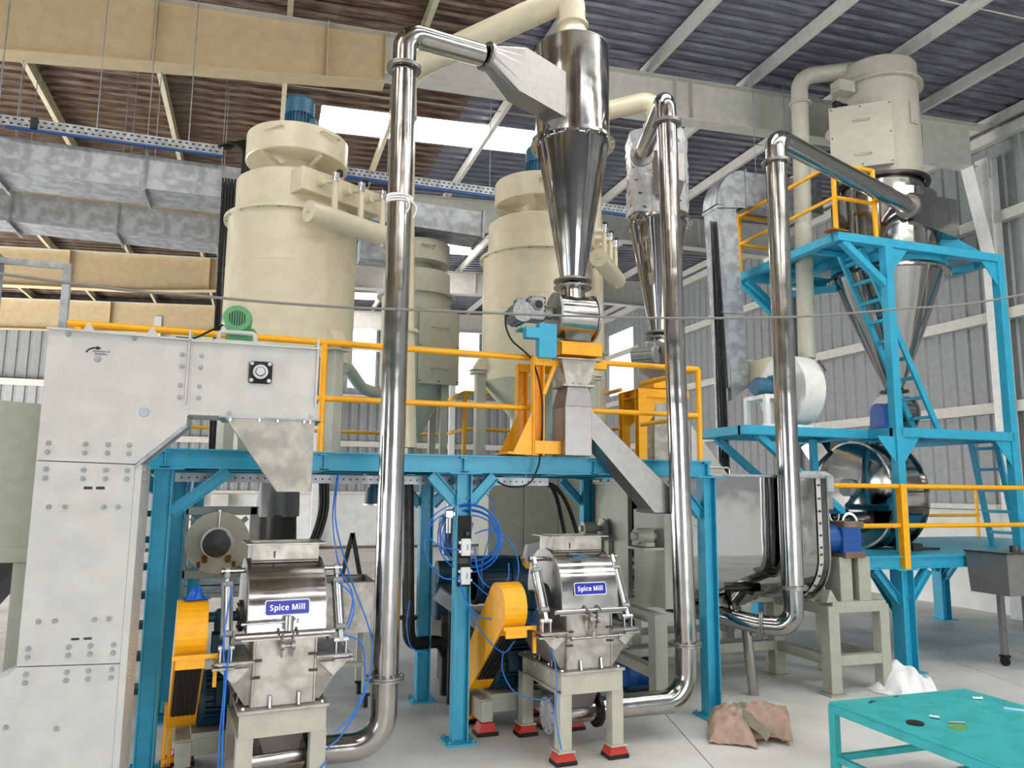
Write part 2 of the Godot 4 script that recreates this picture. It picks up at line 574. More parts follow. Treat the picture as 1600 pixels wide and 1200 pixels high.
func building() -> void:
	var X0 := -14.0
	var X1 := 13.15
	var Z0 := -28.4
	var Z1 := 11.0
	var s := Sh.new()
	# ---- floor: a slab with sawn joints, each bay its own piece
	s.box(V((X0 + X1) / 2, -0.16, (Z0 + Z1) / 2), V(X1 - X0 + 0.6, 0.28, Z1 - Z0 + 0.6))
	var fl := struct("floor", s, M.joint, "grey power-floated concrete floor with thin dark joints", "floor")
	var room := PackedVector2Array([Vector2(X0, Z0), Vector2(X1, Z0), Vector2(X1, Z1), Vector2(X0, Z1)])
	for i in range(-5, 6):
		for j in range(-5, 6):
			var za := -8.9 + 4.6 * j + 0.004
			var zb := za + 4.6 - 0.008
			var xa := 3.79 + 4.6 * i + 0.005
			var xb := xa + 4.6 - 0.010
			var k := -0.268
			var cell := PackedVector2Array([Vector2(xa + k * (za + 6.3), za), Vector2(xb + k * (za + 6.3), za), Vector2(xb + k * (zb + 6.3), zb), Vector2(xa + k * (zb + 6.3), zb)])
			for c in Geometry2D.intersect_polygons(cell, room):
				s = Sh.new()
				s.t = Transform3D(Basis(V(1, 0, 0), V(0, 0, 1), V(0, -1, 0)), Vector3.ZERO)
				s.prism(c, 0.0, 0.05)
				part(fl, "slab", s, M.floor).position = Vector3.ZERO
	s = Sh.new()
	s.box(V(-2, -0.34, 0), V(140, 0.06, 140))
	struct("ground", s, M.floor, "pale concrete yard outside the open bays", "ground")
	# ---- roof sheets, skylight sheets and purlins
	var slope := atan(0.047)
	var rx := Basis(Vector3(0, 0, 1), slope)
	s = Sh.new()
	s.bar(V(X0 - 0.3, roof_y(X0 - 0.3) + 0.32, -8.7), V(X1 + 0.3, roof_y(X1 + 0.3) + 0.32, -8.7), 0.05, 0.02)
	var ce := struct("ceiling", s, M.roof_sheet, "dark rust-mottled ribbed metal roof, brown at left and bluish grey at right, on pale purlins", "ceiling")
	var rib := ribbed(0.255, 4, 0.045, 0.07, 0.03)
	var full := X1 - X0 + 0.6
	var lens := {}
	var strips := {0: [[0.75, 5.1]], 7: [[3.9, 5.9]], 13: [[2.6, 4.2]], -7: [[1.5, 5.5]], -9: [[-5.0, -1.0], [2.0, 11.5]], -12: [[-5.0, -1.0], [3.0, 11.5]], -15: [[-5.0, -1.0], [3.0, 11.5]], -19: [[-7.0, 9.0]]}
	for k in range(-24, 16):
		var z := -12.95 - 1.02 * (k + 1)
		if z < Z0 - 1.0 or z > Z1: continue
		var spans := []
		var x := X0 - 0.3
		for g in strips.get(k, []):
			spans.append([x, g[0], 0]); spans.append([g[0], g[1], 1]); x = g[1]
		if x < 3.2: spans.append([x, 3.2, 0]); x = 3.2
		spans.append([x, X1 + 0.3, 2])  # brown sheet lengths end here, bluish-grey ones run on to the right
		for sp in spans:
			var L: float = (sp[1] - sp[0]) / cos(slope)
			var key := "%.2f" % L
			if not lens.has(key):
				s = Sh.new()
				s.extrude(V(0, 0, 0), V(L, 0, 0), rib)
				lens[key] = s.mesh()
			# the outline's x runs along -z of the frame: shift to the near edge
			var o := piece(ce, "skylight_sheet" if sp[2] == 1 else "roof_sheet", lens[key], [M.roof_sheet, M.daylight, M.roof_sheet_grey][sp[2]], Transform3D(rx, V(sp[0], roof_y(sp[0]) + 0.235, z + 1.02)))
			if sp[2] == 1: daylight(V((sp[0] + sp[1]) / 2, roof_y((sp[0] + sp[1]) / 2) + 0.19, z + 0.51), V(sp[1] - sp[0], 0.95, 0), V(0, -1, 0), 3.0)
	s = Sh.new()
	s.channel(V(0, 0, Z0), V(0, 0, Z1), 0.075, 0.2, 0.012)
	var pm := s.mesh()
	s = Sh.new()
	for i in range(0, 90):
		for dz in [0.0, 0.12]:
			s.bolt(V(-0.0375, 0.03 if i % 2 == 0 else -0.03, -27.9 + i * 0.42 + dz), V(-1, 0, 0), 0.016, 0.008)
	for k in range(-8, 8):
		var x := 0.1 + 1.86 * k
		if x < X0 or x > X1: continue
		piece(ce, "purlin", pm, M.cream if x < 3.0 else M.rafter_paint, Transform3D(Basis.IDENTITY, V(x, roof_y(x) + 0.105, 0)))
	for z in [-7.4, -12.1, -19.0, -25.0]:
		s = Sh.new()
		s.tube(PackedVector3Array([V(X0, roof_y(X0) + 0.08, z), V(X1, roof_y(X1) + 0.08, z)]), 0.011, 6)
		part(ce, "sag_rod", s, M.rafter_paint)
	# ---- portal rafters and their columns
	for z in [-10.2, -16.2, -22.2, -28.15, -4.2, 1.8, 7.8]:
		var r := struct("rafter", null, null, "cream steel portal rafter %s" % {-10.2: "nearest the camera, spanning above the cyclone", -16.2: "behind the near one, above the ducts", -22.2: "third from the camera, deep in the hall", -28.15: "against the back wall", -4.2: "overhead in front of the mills", 1.8: "overhead behind the camera", 7.8: "overhead by the front door"}[z], "beam")
		var bot := [[X0, 6.95], [-3.3, 7.42], [1.43, 7.90], [1.43, 8.03], [6.0, 8.18], [9.3, 8.32], [12.6, 8.32]]
		s = Sh.new()
		for i in bot.size() - 1:
			if bot[i][0] == bot[i + 1][0]: continue
			var a := V(bot[i][0], bot[i][1], z)
			var b := V(bot[i + 1][0], bot[i + 1][1], z)
			s = Sh.new()
			s.hull8([a + V(0, 0, -0.006), b + V(0, 0, -0.006), b + V(0, 0, 0.006), a + V(0, 0, 0.006), V(a.x, roof_y(a.x), z - 0.006), V(b.x, roof_y(b.x), z - 0.006), V(b.x, roof_y(b.x), z + 0.006), V(a.x, roof_y(a.x), z + 0.006)])
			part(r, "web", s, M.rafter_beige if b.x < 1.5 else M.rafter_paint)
		s = Sh.new()
		for i in bot.size() - 1:
			if bot[i][0] == bot[i + 1][0]: continue
			s = Sh.new()
			s.bar(V(bot[i][0], bot[i][1], z), V(bot[i + 1][0], bot[i + 1][1], z), 0.28, 0.018)
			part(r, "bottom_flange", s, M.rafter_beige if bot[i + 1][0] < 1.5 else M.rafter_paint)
		s = Sh.new()
		s.bar(V(X0, roof_y(X0) - 0.006, z), V(X1 - 0.1, roof_y(X1 - 0.1) - 0.006, z), 0.24, 0.012)
		part(r, "top_flange", s, M.rafter_paint)
		for x in [-9.0, -5.0, -1.55, 0.62, 1.43, 6.15, 6.45, 10.4]:
			s = Sh.new()
			var yb := 7.42
			for i in bot.size() - 1:
				if x >= bot[i][0] and x <= bot[i + 1][0] and bot[i][0] < bot[i + 1][0]:
					yb = lerpf(bot[i][1], bot[i + 1][1], (x - bot[i][0]) / (bot[i + 1][0] - bot[i][0]))
			s.box(V(x, (yb + roof_y(x)) / 2, z), V(0.012, roof_y(x) - yb, 0.24 if x != 0.62 else 0.34))
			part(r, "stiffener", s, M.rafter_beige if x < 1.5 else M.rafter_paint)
		for side in [0, 1]:
			var c := struct("column", null, null, "%s steel H column carrying the %s" % ["pale" if side == 1 else "cream", "rafter at its right end" if side == 1 else "rafter at the open bays"] , "column")
			var xo := X1 - 0.06 if side == 1 else X0 + 0.0
			var xi := 12.86 if side == 1 else X0 + 0.45
			var yt := 8.55 if side == 1 else 7.2
			s = Sh.new()
			var cz: float = z if z > -28.0 else -28.1
			s.hull8([V(xi if side == 1 else xi - 0.1, 0, cz - 0.006), V(xo, 0, cz - 0.006), V(xo, 0, cz + 0.006), V(xi if side == 1 else xi - 0.1, 0, cz + 0.006), V(xi, yt, cz - 0.006), V(xo, yt, cz - 0.006), V(xo, yt, cz + 0.006), V(xi, yt, cz + 0.006)])
			part(c, "web", s, M.white_paint)
			s = Sh.new()
			s.bar(V(xi if side == 1 else xi - 0.1, 0, cz), V(xi, yt, cz), 0.016, 0.26, Vector3(0, 0, 1))
			part(c, "inner_flange", s, M.white_paint)
			if side == 1:
				s = Sh.new()
				s.hull8([V(xi - 0.01, 6.7, cz - 0.006), V(xi, 6.7, cz - 0.006), V(xi, 6.7, cz + 0.006), V(xi - 0.01, 6.7, cz + 0.006), V(12.48, 8.32, cz - 0.006), V(xi, 8.32, cz - 0.006), V(xi, 8.32, cz + 0.006), V(12.48, 8.32, cz + 0.006)])
				s.bar(V(xi - 0.01, 6.7, cz), V(12.48, 8.32, cz), 0.016, 0.26, Vector3(0, 0, 1))
				part(c, "haunch", s, M.white_paint)
			s = Sh.new()
			s.box(V(xo, yt / 2, cz), V(0.012, yt, 0.26))
			part(c, "outer_flange", s, M.white_paint)
			s = Sh.new()
			s.box(V(xi - 0.02, yt - 0.5, cz), V(0.05, 0.02, 0.3)); s.box(V(xi + 0.1, yt - 0.2, cz), V(0.02, 0.4, 0.22))
			part(c, "end_plate", s, M.white_paint)
	# ---- right wall: plastered base, ribbed sheets, girts
	s = Sh.new()
	s.box(V(X1 + 0.1, 0.94, (Z0 + Z1) / 2), V(0.2, 1.88, Z1 - Z0))
	var wr := struct("wall_right", s, M.masonry, "white plastered base wall with grey ribbed sheets above", "wall")
	var wrib := ribbed(0.34, 3, 0.04, 0.10, 0.03)
	s = Sh.new()
	s.extrude(V(0, 1.85, 0), V(0, 9.55, 0), wrib, V(1, 0, 0))
	var wm := s.mesh()
	s = Sh.new()
	s.extrude(V(0, 4.6, 0), V(0, 9.3, 0), wrib, V(1, 0, 0))
	var wm_short := s.mesh()
	s = Sh.new()
	s.extrude(V(0, 1.85, 0), V(0, 5.9, 0), wrib, V(1, 0, 0))
	var wm_low := s.mesh()
	s = Sh.new()
	s.extrude(V(0, 5.9, 0), V(0, 8.35, 0), wrib, V(1, 0, 0))
	var wm_mid := s.mesh()
	s = Sh.new()
	s.extrude(V(0, 8.35, 0), V(0, 9.55, 0), wrib, V(1, 0, 0))
	var wm_top := s.mesh()
	for k in range(0, 39):
		var z := Z0 + 0.1 + 1.02 * k
		var at := Transform3D(Basis(Vector3.UP, PI), V(X1 + 0.12, 0, z))
		if k == 3 or k == 2:
			piece(wr, "wall_sheet", wm_low, M.wall_sheet, at); piece(wr, "skylight_sheet", wm_mid, M.daylight, at); piece(wr, "wall_sheet", wm_top, M.wall_sheet, at)
		else: piece(wr, "wall_sheet", wm, M.wall_sheet, at)
	for y in [1.95, 3.79, 5.52, 7.40, 9.0]:
		s = Sh.new()
		s.channel(V(X1 - 0.02, y, Z0), V(X1 - 0.02, y, Z1), 0.16, 0.2 if y > 2.5 else 0.1, 0.012, V(0, 1, 0))
		part(wr, "girt", s, M.rafter_paint)
	# ---- back wall
	s = Sh.new()
	s.box(V((X0 + X1) / 2, 0.97, Z0 - 0.1), V(X1 - X0, 1.94, 0.2))
	var wb := struct("wall_back", s, M.masonry, "far white plastered base wall with grey ribbed sheets above", "wall")
	for k in range(0, 27):
		var x := X0 + 1.02 * (k + 1) - 0.3
		var at := Transform3D(Basis(Vector3.UP, PI / 2), V(x - 1.02, 0, Z0 - 0.12))
		if k == 21 or k == 17:
			piece(wb, "wall_sheet", wm_low, M.wall_sheet, at); piece(wb, "skylight_sheet", wm_mid, M.daylight, at); piece(wb, "wall_sheet", wm_top, M.wall_sheet, at)
		else: piece(wb, "wall_sheet", wm, M.wall_sheet, at)
	for y in [2.0, 3.79, 5.52, 7.40]:
		s = Sh.new()
		s.channel(V(X0, y, Z0 + 0.02), V(X1, y, Z0 + 0.02), 0.16, 0.2 if y > 2.5 else 0.1, 0.012, V(0, 1, 0))
		part(wb, "girt", s, M.rafter_paint)
	for x in [-3.5, 0.6, 2.02, 5.2, 7.0, 9.5]:
		s = Sh.new()
		s.box(V(x, 4.0, Z0 + 0.2), V(0.22 if x != 0.6 else 0.07, 8.0, 0.2 if x != 0.6 else 0.06), 0.006)
		part(wb, "pilaster", s, M.masonry)
	s = Sh.new()
	s.box(V(2.3, 0.05, Z0 + 0.04), V(22, 0.1, 0.06))
	part(wb, "skirting_strip", s, M.wood)
	# ---- left wall: open bays below, sheets above
	s = Sh.new()
	s.box(V(X0 - 0.1, 4.9, (Z0 + Z1) / 2), V(0.2, 0.3, Z1 - Z0))
	var wl := struct("wall_left", s, M.rafter_paint, "grey ribbed sheet wall above open door bays", "wall")
	for k in range(0, 39): piece(wl, "wall_sheet", wm_short, M.wall_sheet, Transform3D(Basis.IDENTITY, V(X0 - 0.12, 0, Z0 + 0.1 + 1.02 * (k + 1))))
	# ---- front wall behind the camera with a tall door bay
	s = Sh.new()
	s.box(V(-6.1, 1.0, Z1 + 0.1), V(15.8, 2.0, 0.2)); s.box(V(11.7, 1.0, Z1 + 0.1), V(3.0, 2.0, 0.2))
	var wf := struct("wall_front", s, M.masonry, "front wall with a tall open door bay", "wall")
	for k in range(0, 27):
		var x := X0 + 1.02 * k
		piece(wf, "wall_sheet", wm if x < 1.2 or x > 10.0 else wm_short, M.wall_sheet, Transform3D(Basis(Vector3.UP, -PI / 2), V(x + 1.02, 0, Z1 + 0.12)))

# ---------------------------------------------------------------- mezzanine platform with its rails
func h_column(o: Node3D, x: float, z: float, y1: float, w := 0.14) -> void:
	var s := Sh.new()
	s.ibeam(V(x, 0.012, z), V(x, y1, z), w, w, 0.011, 0.009, V(1, 0, 0))
	var c := part(o, "column", s, M.blue_paint)
	s = Sh.new()
	s.box(V(x, 0.008, z), V(w + 0.13, 0.016, w + 0.13), 0.003)
	part(c, "base_plate", s, M.blue_paint).position = Vector3.ZERO
	s = Sh.new()
	for k in [[-1, -1], [1, -1], [1, 1], [-1, 1]]: s.bolt(V(x + k[0] * (w / 2 + 0.035), 0.016, z + k[1] * (w / 2 + 0.035)), Vector3.UP, 0.012, 0.025)
	for y in [y1 - 0.30, y1 - 0.38]:
		for dx in [-0.035, 0.035]: s.bolt(V(x + dx, y, z + 0.005), V(0, 0, 1), 0.009, 0.012)
	part(c, "bolts", s, M.blue_paint).position = Vector3.ZERO
	s = Sh.new()
	s.box(V(x, y1 - 0.006, z), V(w + 0.16, 0.012, w + 0.08), 0.002)
	part(c, "cap_plate", s, M.blue_paint).position = Vector3.ZERO
func brace(o: Node3D, a: Vector3, b: Vector3, w := 0.085) -> void:
	var s := Sh.new()
	s.ibeam(a, b, w, 0.1, 0.008, 0.008, (b - a).cross(V(0, 0, 1)))
	part(o, "knee_brace", s, M.blue_paint)
func tube_part(o: Node3D, called: String, pts: Array, r: float, m: Material, fil := 0.0, seg := 12) -> MeshInstance3D:
	var s := Sh.new()
	s.tube(fillet(pts, fil) if fil > 0.0 else PackedVector3Array(pts), r, seg)
	return part(o, called, s, m)
func platform() -> void:
	var o := thing("mezzanine_platform", "long blue painted steel mezzanine that carries the cream filters above the spice mills", "platform", V(1.8, 0, -8.2))
	var s := Sh.new()
	s.prism(PackedVector2Array([Vector2(0, 0), Vector2(1, 0), Vector2(1, 1)]), 0, 0.001)
	s = Sh.new()
	s.t = Transform3D(Basis(V(1, 0, 0), V(0, 0, 1), V(0, -1, 0)), V(0, 2.503, 0))
	s.prism(PackedVector2Array([Vector2(-1.45, -6.73), Vector2(4.42, -6.73), Vector2(4.42, -9.65), Vector2(2.6, -9.65), Vector2(2.6, -10.9), Vector2(-1.45, -10.9)]), 0, 0.006)
	part(o, "deck_plate", s, M.blue_paint)
	s = Sh.new()
	s.ibeam(V(-1.47, 2.422, -6.77), V(4.42, 2.422, -6.77), 0.10, 0.16)
	part(o, "front_beam", s, M.blue_paint)
	for z in [-8.15, -9.6, -10.85]:
		s = Sh.new()
		s.ibeam(V(-1.45, 2.42, z), V(4.42 if z > -10.0 else 2.6, 2.42, z), 0.10, 0.15)
		part(o, "cross_beam", s, M.blue_paint)
	for x in [-1.42, -0.71, 0.55, 1.80, 3.1, 4.37]:
		s = Sh.new()
		s.ibeam(V(x, 2.415, -6.72), V(x, 2.415, -9.65 if x > 2.6 else -10.9), 0.08, 0.14)
		part(o, "joist", s, M.blue_paint)
	for c in [[-0.71, -6.77], [1.80, -6.77], [4.37, -6.77], [-0.71, -8.15], [1.76, -8.15], [4.30, -9.6], [-0.71, -10.85], [1.8, -10.85]]:
		h_column(o, c[0], c[1], 2.342)
	brace(o, V(-0.64, 1.98, -6.77), V(-0.22, 2.32, -6.77))
	brace(o, V(1.73, 2.07, -6.77), V(1.50, 2.32, -6.77)); brace(o, V(1.87, 2.07, -6.77), V(2.10, 2.32, -6.77))
	brace(o, V(4.30, 1.95, -6.77), V(3.98, 2.32, -6.77))
	for c in [[1.76, -8.15], [4.30, -9.6], [-0.71, -8.15]]:
		brace(o, V(c[0] - 0.07, 2.02, c[1]), V(c[0] - 0.36, 2.32, c[1])); brace(o, V(c[0] + 0.07, 2.02, c[1]), V(c[0] + 0.36, 2.32, c[1]))
	# rails
	var y2 := 3.455
	var y1 := 2.97
	var r := thing("guard_rail", "yellow two-rail guard along the front edge of the blue mezzanine, left of the first cyclone", "guard rail", V(0.5, 2.503, -6.77), "yellow guard rails of the mezzanine")
	tube_part(r, "top_rail", [V(-1.50, y2 + 0.03, -6.77), V(2.47, y2, -6.77)], 0.029, M.yellow_paint)
	tube_part(r, "middle_rail", [V(-1.45, y1, -6.77), V(2.47, y1, -6.77)], 0.026, M.yellow_paint)
	for x in [-1.42, 0.51]: tube_part(r, "post", [V(x, 2.503, -6.77), V(x, y2, -6.77)], 0.029, M.yellow_paint)
	r = thing("guard_rail", "yellow two-rail guard round the corner of the mezzanine right of the first cyclone", "guard rail", V(4.3, 2.503, -6.77), "yellow guard rails of the mezzanine")
	tube_part(r, "top_rail", [V(3.08, y2, -6.77), V(4.31, y2, -6.77), V(4.31, y2, -8.0)], 0.029, M.yellow_paint, 0.03)
	tube_part(r, "middle_rail", [V(3.0, y1, -6.77), V(4.31, y1, -6.77), V(4.31, y1, -8.0)], 0.026, M.yellow_paint, 0.03)
	tube_part(r, "post", [V(4.31, 2.503, -6.77), V(4.31, y2, -6.77)], 0.029, M.yellow_paint)
	r = thing("guard_rail", "yellow two-rail guard at the back of the mezzanine behind the cream filters", "guard rail", V(2.55, 2.503, -9.6), "yellow guard rails of the mezzanine")
	tube_part(r, "top_rail", [V(4.31, y2, -8.55), V(4.31, y2, -9.58), V(2.55, y2, -9.58), V(2.55, y2, -10.8), V(-1.5, y2, -10.8)], 0.027, M.yellow_paint, 0.03)
	tube_part(r, "middle_rail", [V(4.31, y1, -8.55), V(4.31, y1, -9.58), V(2.55, y1, -9.58), V(2.55, y1, -10.8), V(-1.5, y1, -10.8)], 0.024, M.yellow_paint, 0.03)
	for p in [V(4.31, 0, -9.58), V(2.55, 0, -9.58), V(2.55, 0, -10.8), V(0.4, 0, -10.8), V(-1.5, 0, -10.8)]: tube_part(r, "post", [V(p.x, 2.503, p.z), V(p.x, y2, p.z)], 0.03, M.yellow_paint)
	# perforated tray under the front edge
	var t := thing("cable_tray", "perforated galvanised cable tray hung under the mezzanine's front beam", "cable tray", V(1.2, 2.2, -7.0))
	s = Sh.new()
	s.channel(V(-0.65, 2.27, -7.0), V(2.72, 2.27, -7.0), 0.05, 0.075, 0.003, V(0, 1, 0))
	part(t, "tray", s, M.galvanised)
	s = Sh.new()
	for i in 54: s.cyl(V(-0.6 + i * 0.061, 2.27, -6.974), V(-0.6 + i * 0.061, 2.27, -6.9735), 0.008, 0.008, 8)
	part(t, "perforations", s, M.print_black)
	s = Sh.new()
	for x in [-0.3, 1.2, 2.5]: s.cyl(V(x, 2.29, -7.01), V(x, 2.36, -7.01), 0.008)
	part(t, "hanger", s, M.galvanised)

# ---------------------------------------------------------------- cyclone separators
# local: axis on y, y = 0 at the valve's bottom flange
func rotary_valve(o: Node3D, y: float, r: float, l: float) -> void:
	# drum along x, centred on the axis
	var s := Sh.new()
	s.cyl(V(-l / 2, y, 0), V(l / 2, y, 0), r, r, 36)
	s.cyl(V(0, y + r * 0.55, 0), V(0, y + r + 0.075, 0), 0.13, 0.12, 28)
	s.box(V(0, y - r * 0.92, 0), V(0.27, r * 0.55, 0.27))
	var b := part(o, "valve_body", s, M.steel)
	s = Sh.new()
	for x in [-l / 2, l / 2]:
		s.cyl(V(x - 0.012, y, 0), V(x + 0.012, y, 0), r + 0.018, r + 0.018, 36)
		s.bolts_round(V(x + 0.012 * signf(x), y, 0), V(signf(x), 0, 0), r - 0.012, 10, 0.009, 0.012)
	part(b, "end_plate", s, M.dull_steel)
	s = Sh.new()
	s.ring(V(0, y + r + 0.085, 0), Vector3.UP, 0.10, 0.19, 0.018)
	s.bolts_round(V(0, y + r + 0.094, 0), Vector3.UP, 0.165, 10, 0.009, 0.014, true)
	part(b, "flange", s, M.dull_steel)
	s = Sh.new()
	for i in 6: s.cyl(V(0.115 * cos(TAU * i / 6 + 0.3), y + r + 0.0, 0.115 * sin(TAU * i / 6 + 0.3)), V(0.115 * cos(TAU * i / 6 + 0.3), y + r + 0.08, 0.115 * sin(TAU * i / 6 + 0.3)), 0.009)
	part(b, "studs", s, M.alu)
func geared_drive(o: Node3D, y: float, x0: float) -> void:
	# worm gearbox and small motor on the -x side
	var s := Sh.new()
	s.cyl(V(x0, y, 0), V(x0 - 0.09, y, 0), 0.06, 0.055, 20)
	s.box(V(x0 - 0.17, y + 0.02, 0.02), V(0.17, 0.24, 0.16), 0.012)
	s.cyl(V(x0 - 0.17, y + 0.05, 0.09), V(x0 - 0.17, y + 0.05, 0.125), 0.055, 0.05, 20)
	var g := part(o, "gearbox", s, M.cast_alu)
	s = Sh.new()
	s.cyl(V(x0 - 0.17, y + 0.05, 0.1255), V(x0 - 0.17, y + 0.05, 0.128), 0.042, 0.042, 18)
	for dx in [-0.07, 0.07]:
		for k in 6: s.cyl(V(x0 - 0.17 + dx, y - 0.08 + k * 0.04, 0.1005), V(x0 - 0.17 + dx, y - 0.08 + k * 0.04, 0.103), 0.009, 0.009, 6)
	part(g, "bore", s, M.print_black)
	s = Sh.new()
	s.cyl(V(x0 - 0.33, y - 0.03, -0.16), V(x0 - 0.33, y - 0.03, 0.10), 0.095, 0.095, 24)
	s.cyl(V(x0 - 0.33, y - 0.03, 0.10), V(x0 - 0.33, y - 0.03, 0.13), 0.108, 0.10, 24)
	for k in 14: s.box(V(x0 - 0.33 + 0.098 * cos(TAU * k / 14), y - 0.03 + 0.098 * sin(TAU * k / 14), -0.03), V(0.012, 0.012, 0.24))
	s.box(V(x0 - 0.31, y + 0.095, -0.03), V(0.1, 0.06, 0.11), 0.01)
	s.box(V(x0 - 0.255, y + 0.03, 0.0), V(0.09, 0.10, 0.1), 0.02)
	part(o, "motor", s, M.cast_alu)
func cyclone(label: String, at: Vector3, yaw: float) -> Node3D:
	# body built round its own axis, y measured from the valve centre
	var o := local_thing("cyclone_separator", label, "cyclone", at, yaw, "")
	var s := Sh.new()
	s.lathe([Vector2(0.125, 0.40), Vector2(0.372, 1.80)], 56)
	part(o, "cone", s, M.mirror)
	s = Sh.new()
	s.lathe([Vector2(0.36, 1.785), Vector2(0.432, 1.785), Vector2(0.432, 1.815), Vector2(0.36, 1.815)], 56)
	s.bolts_round(V(0, 1.785, 0), V(0, -1, 0), 0.41, 22, 0.011, 0.016)
	part(o, "body_flange", s, M.steel)
	s = Sh.new()
	s.lathe([Vector2(0.378, 1.815), Vector2(0.378, 2.84), Vector2(0.30, 2.87), Vector2(0.16, 2.885)], 56)
	part(o, "barrel", s, M.steel)
	s = Sh.new()
	for y in [1.82, 2.835]: s.ring(V(0, y, 0), Vector3.UP, 0.37, 0.381, 0.012, 56)
	s.box(V(-0.378, 2.33, 0.0), V(0.006, 1.0, 0.014))
	part(o, "weld_seam", s, M.dull_steel)
	s = Sh.new()
	s.lathe([Vector2(0.20, 2.885), Vector2(0.185, 2.93), Vector2(0.135, 3.10), Vector2(0.132, 3.12)], 40)
	part(o, "outlet_cone", s, M.cream)
	s = Sh.new()
	s.ring(V(0, 3.12, 0), Vector3.UP, 0.10, 0.168, 0.022, 40)
	part(o, "outlet_flange", s, M.cream)
	s = Sh.new()
	s.ring(V(0, 0.365, 0), Vector3.UP, 0.10, 0.19, 0.018)
	s.lathe([Vector2(0.12, 0.355), Vector2(0.125, 0.41)], 28)
	part(o, "cone_flange", s, M.dull_steel)
	rotary_valve(o, 0.0, 0.215, 0.40)
	geared_drive(o, 0.02, -0.235)
	return o
func inlet(o: Node3D, pa: Vector3, ra: float, c: Vector3, d: Vector3) -> void:
	pass

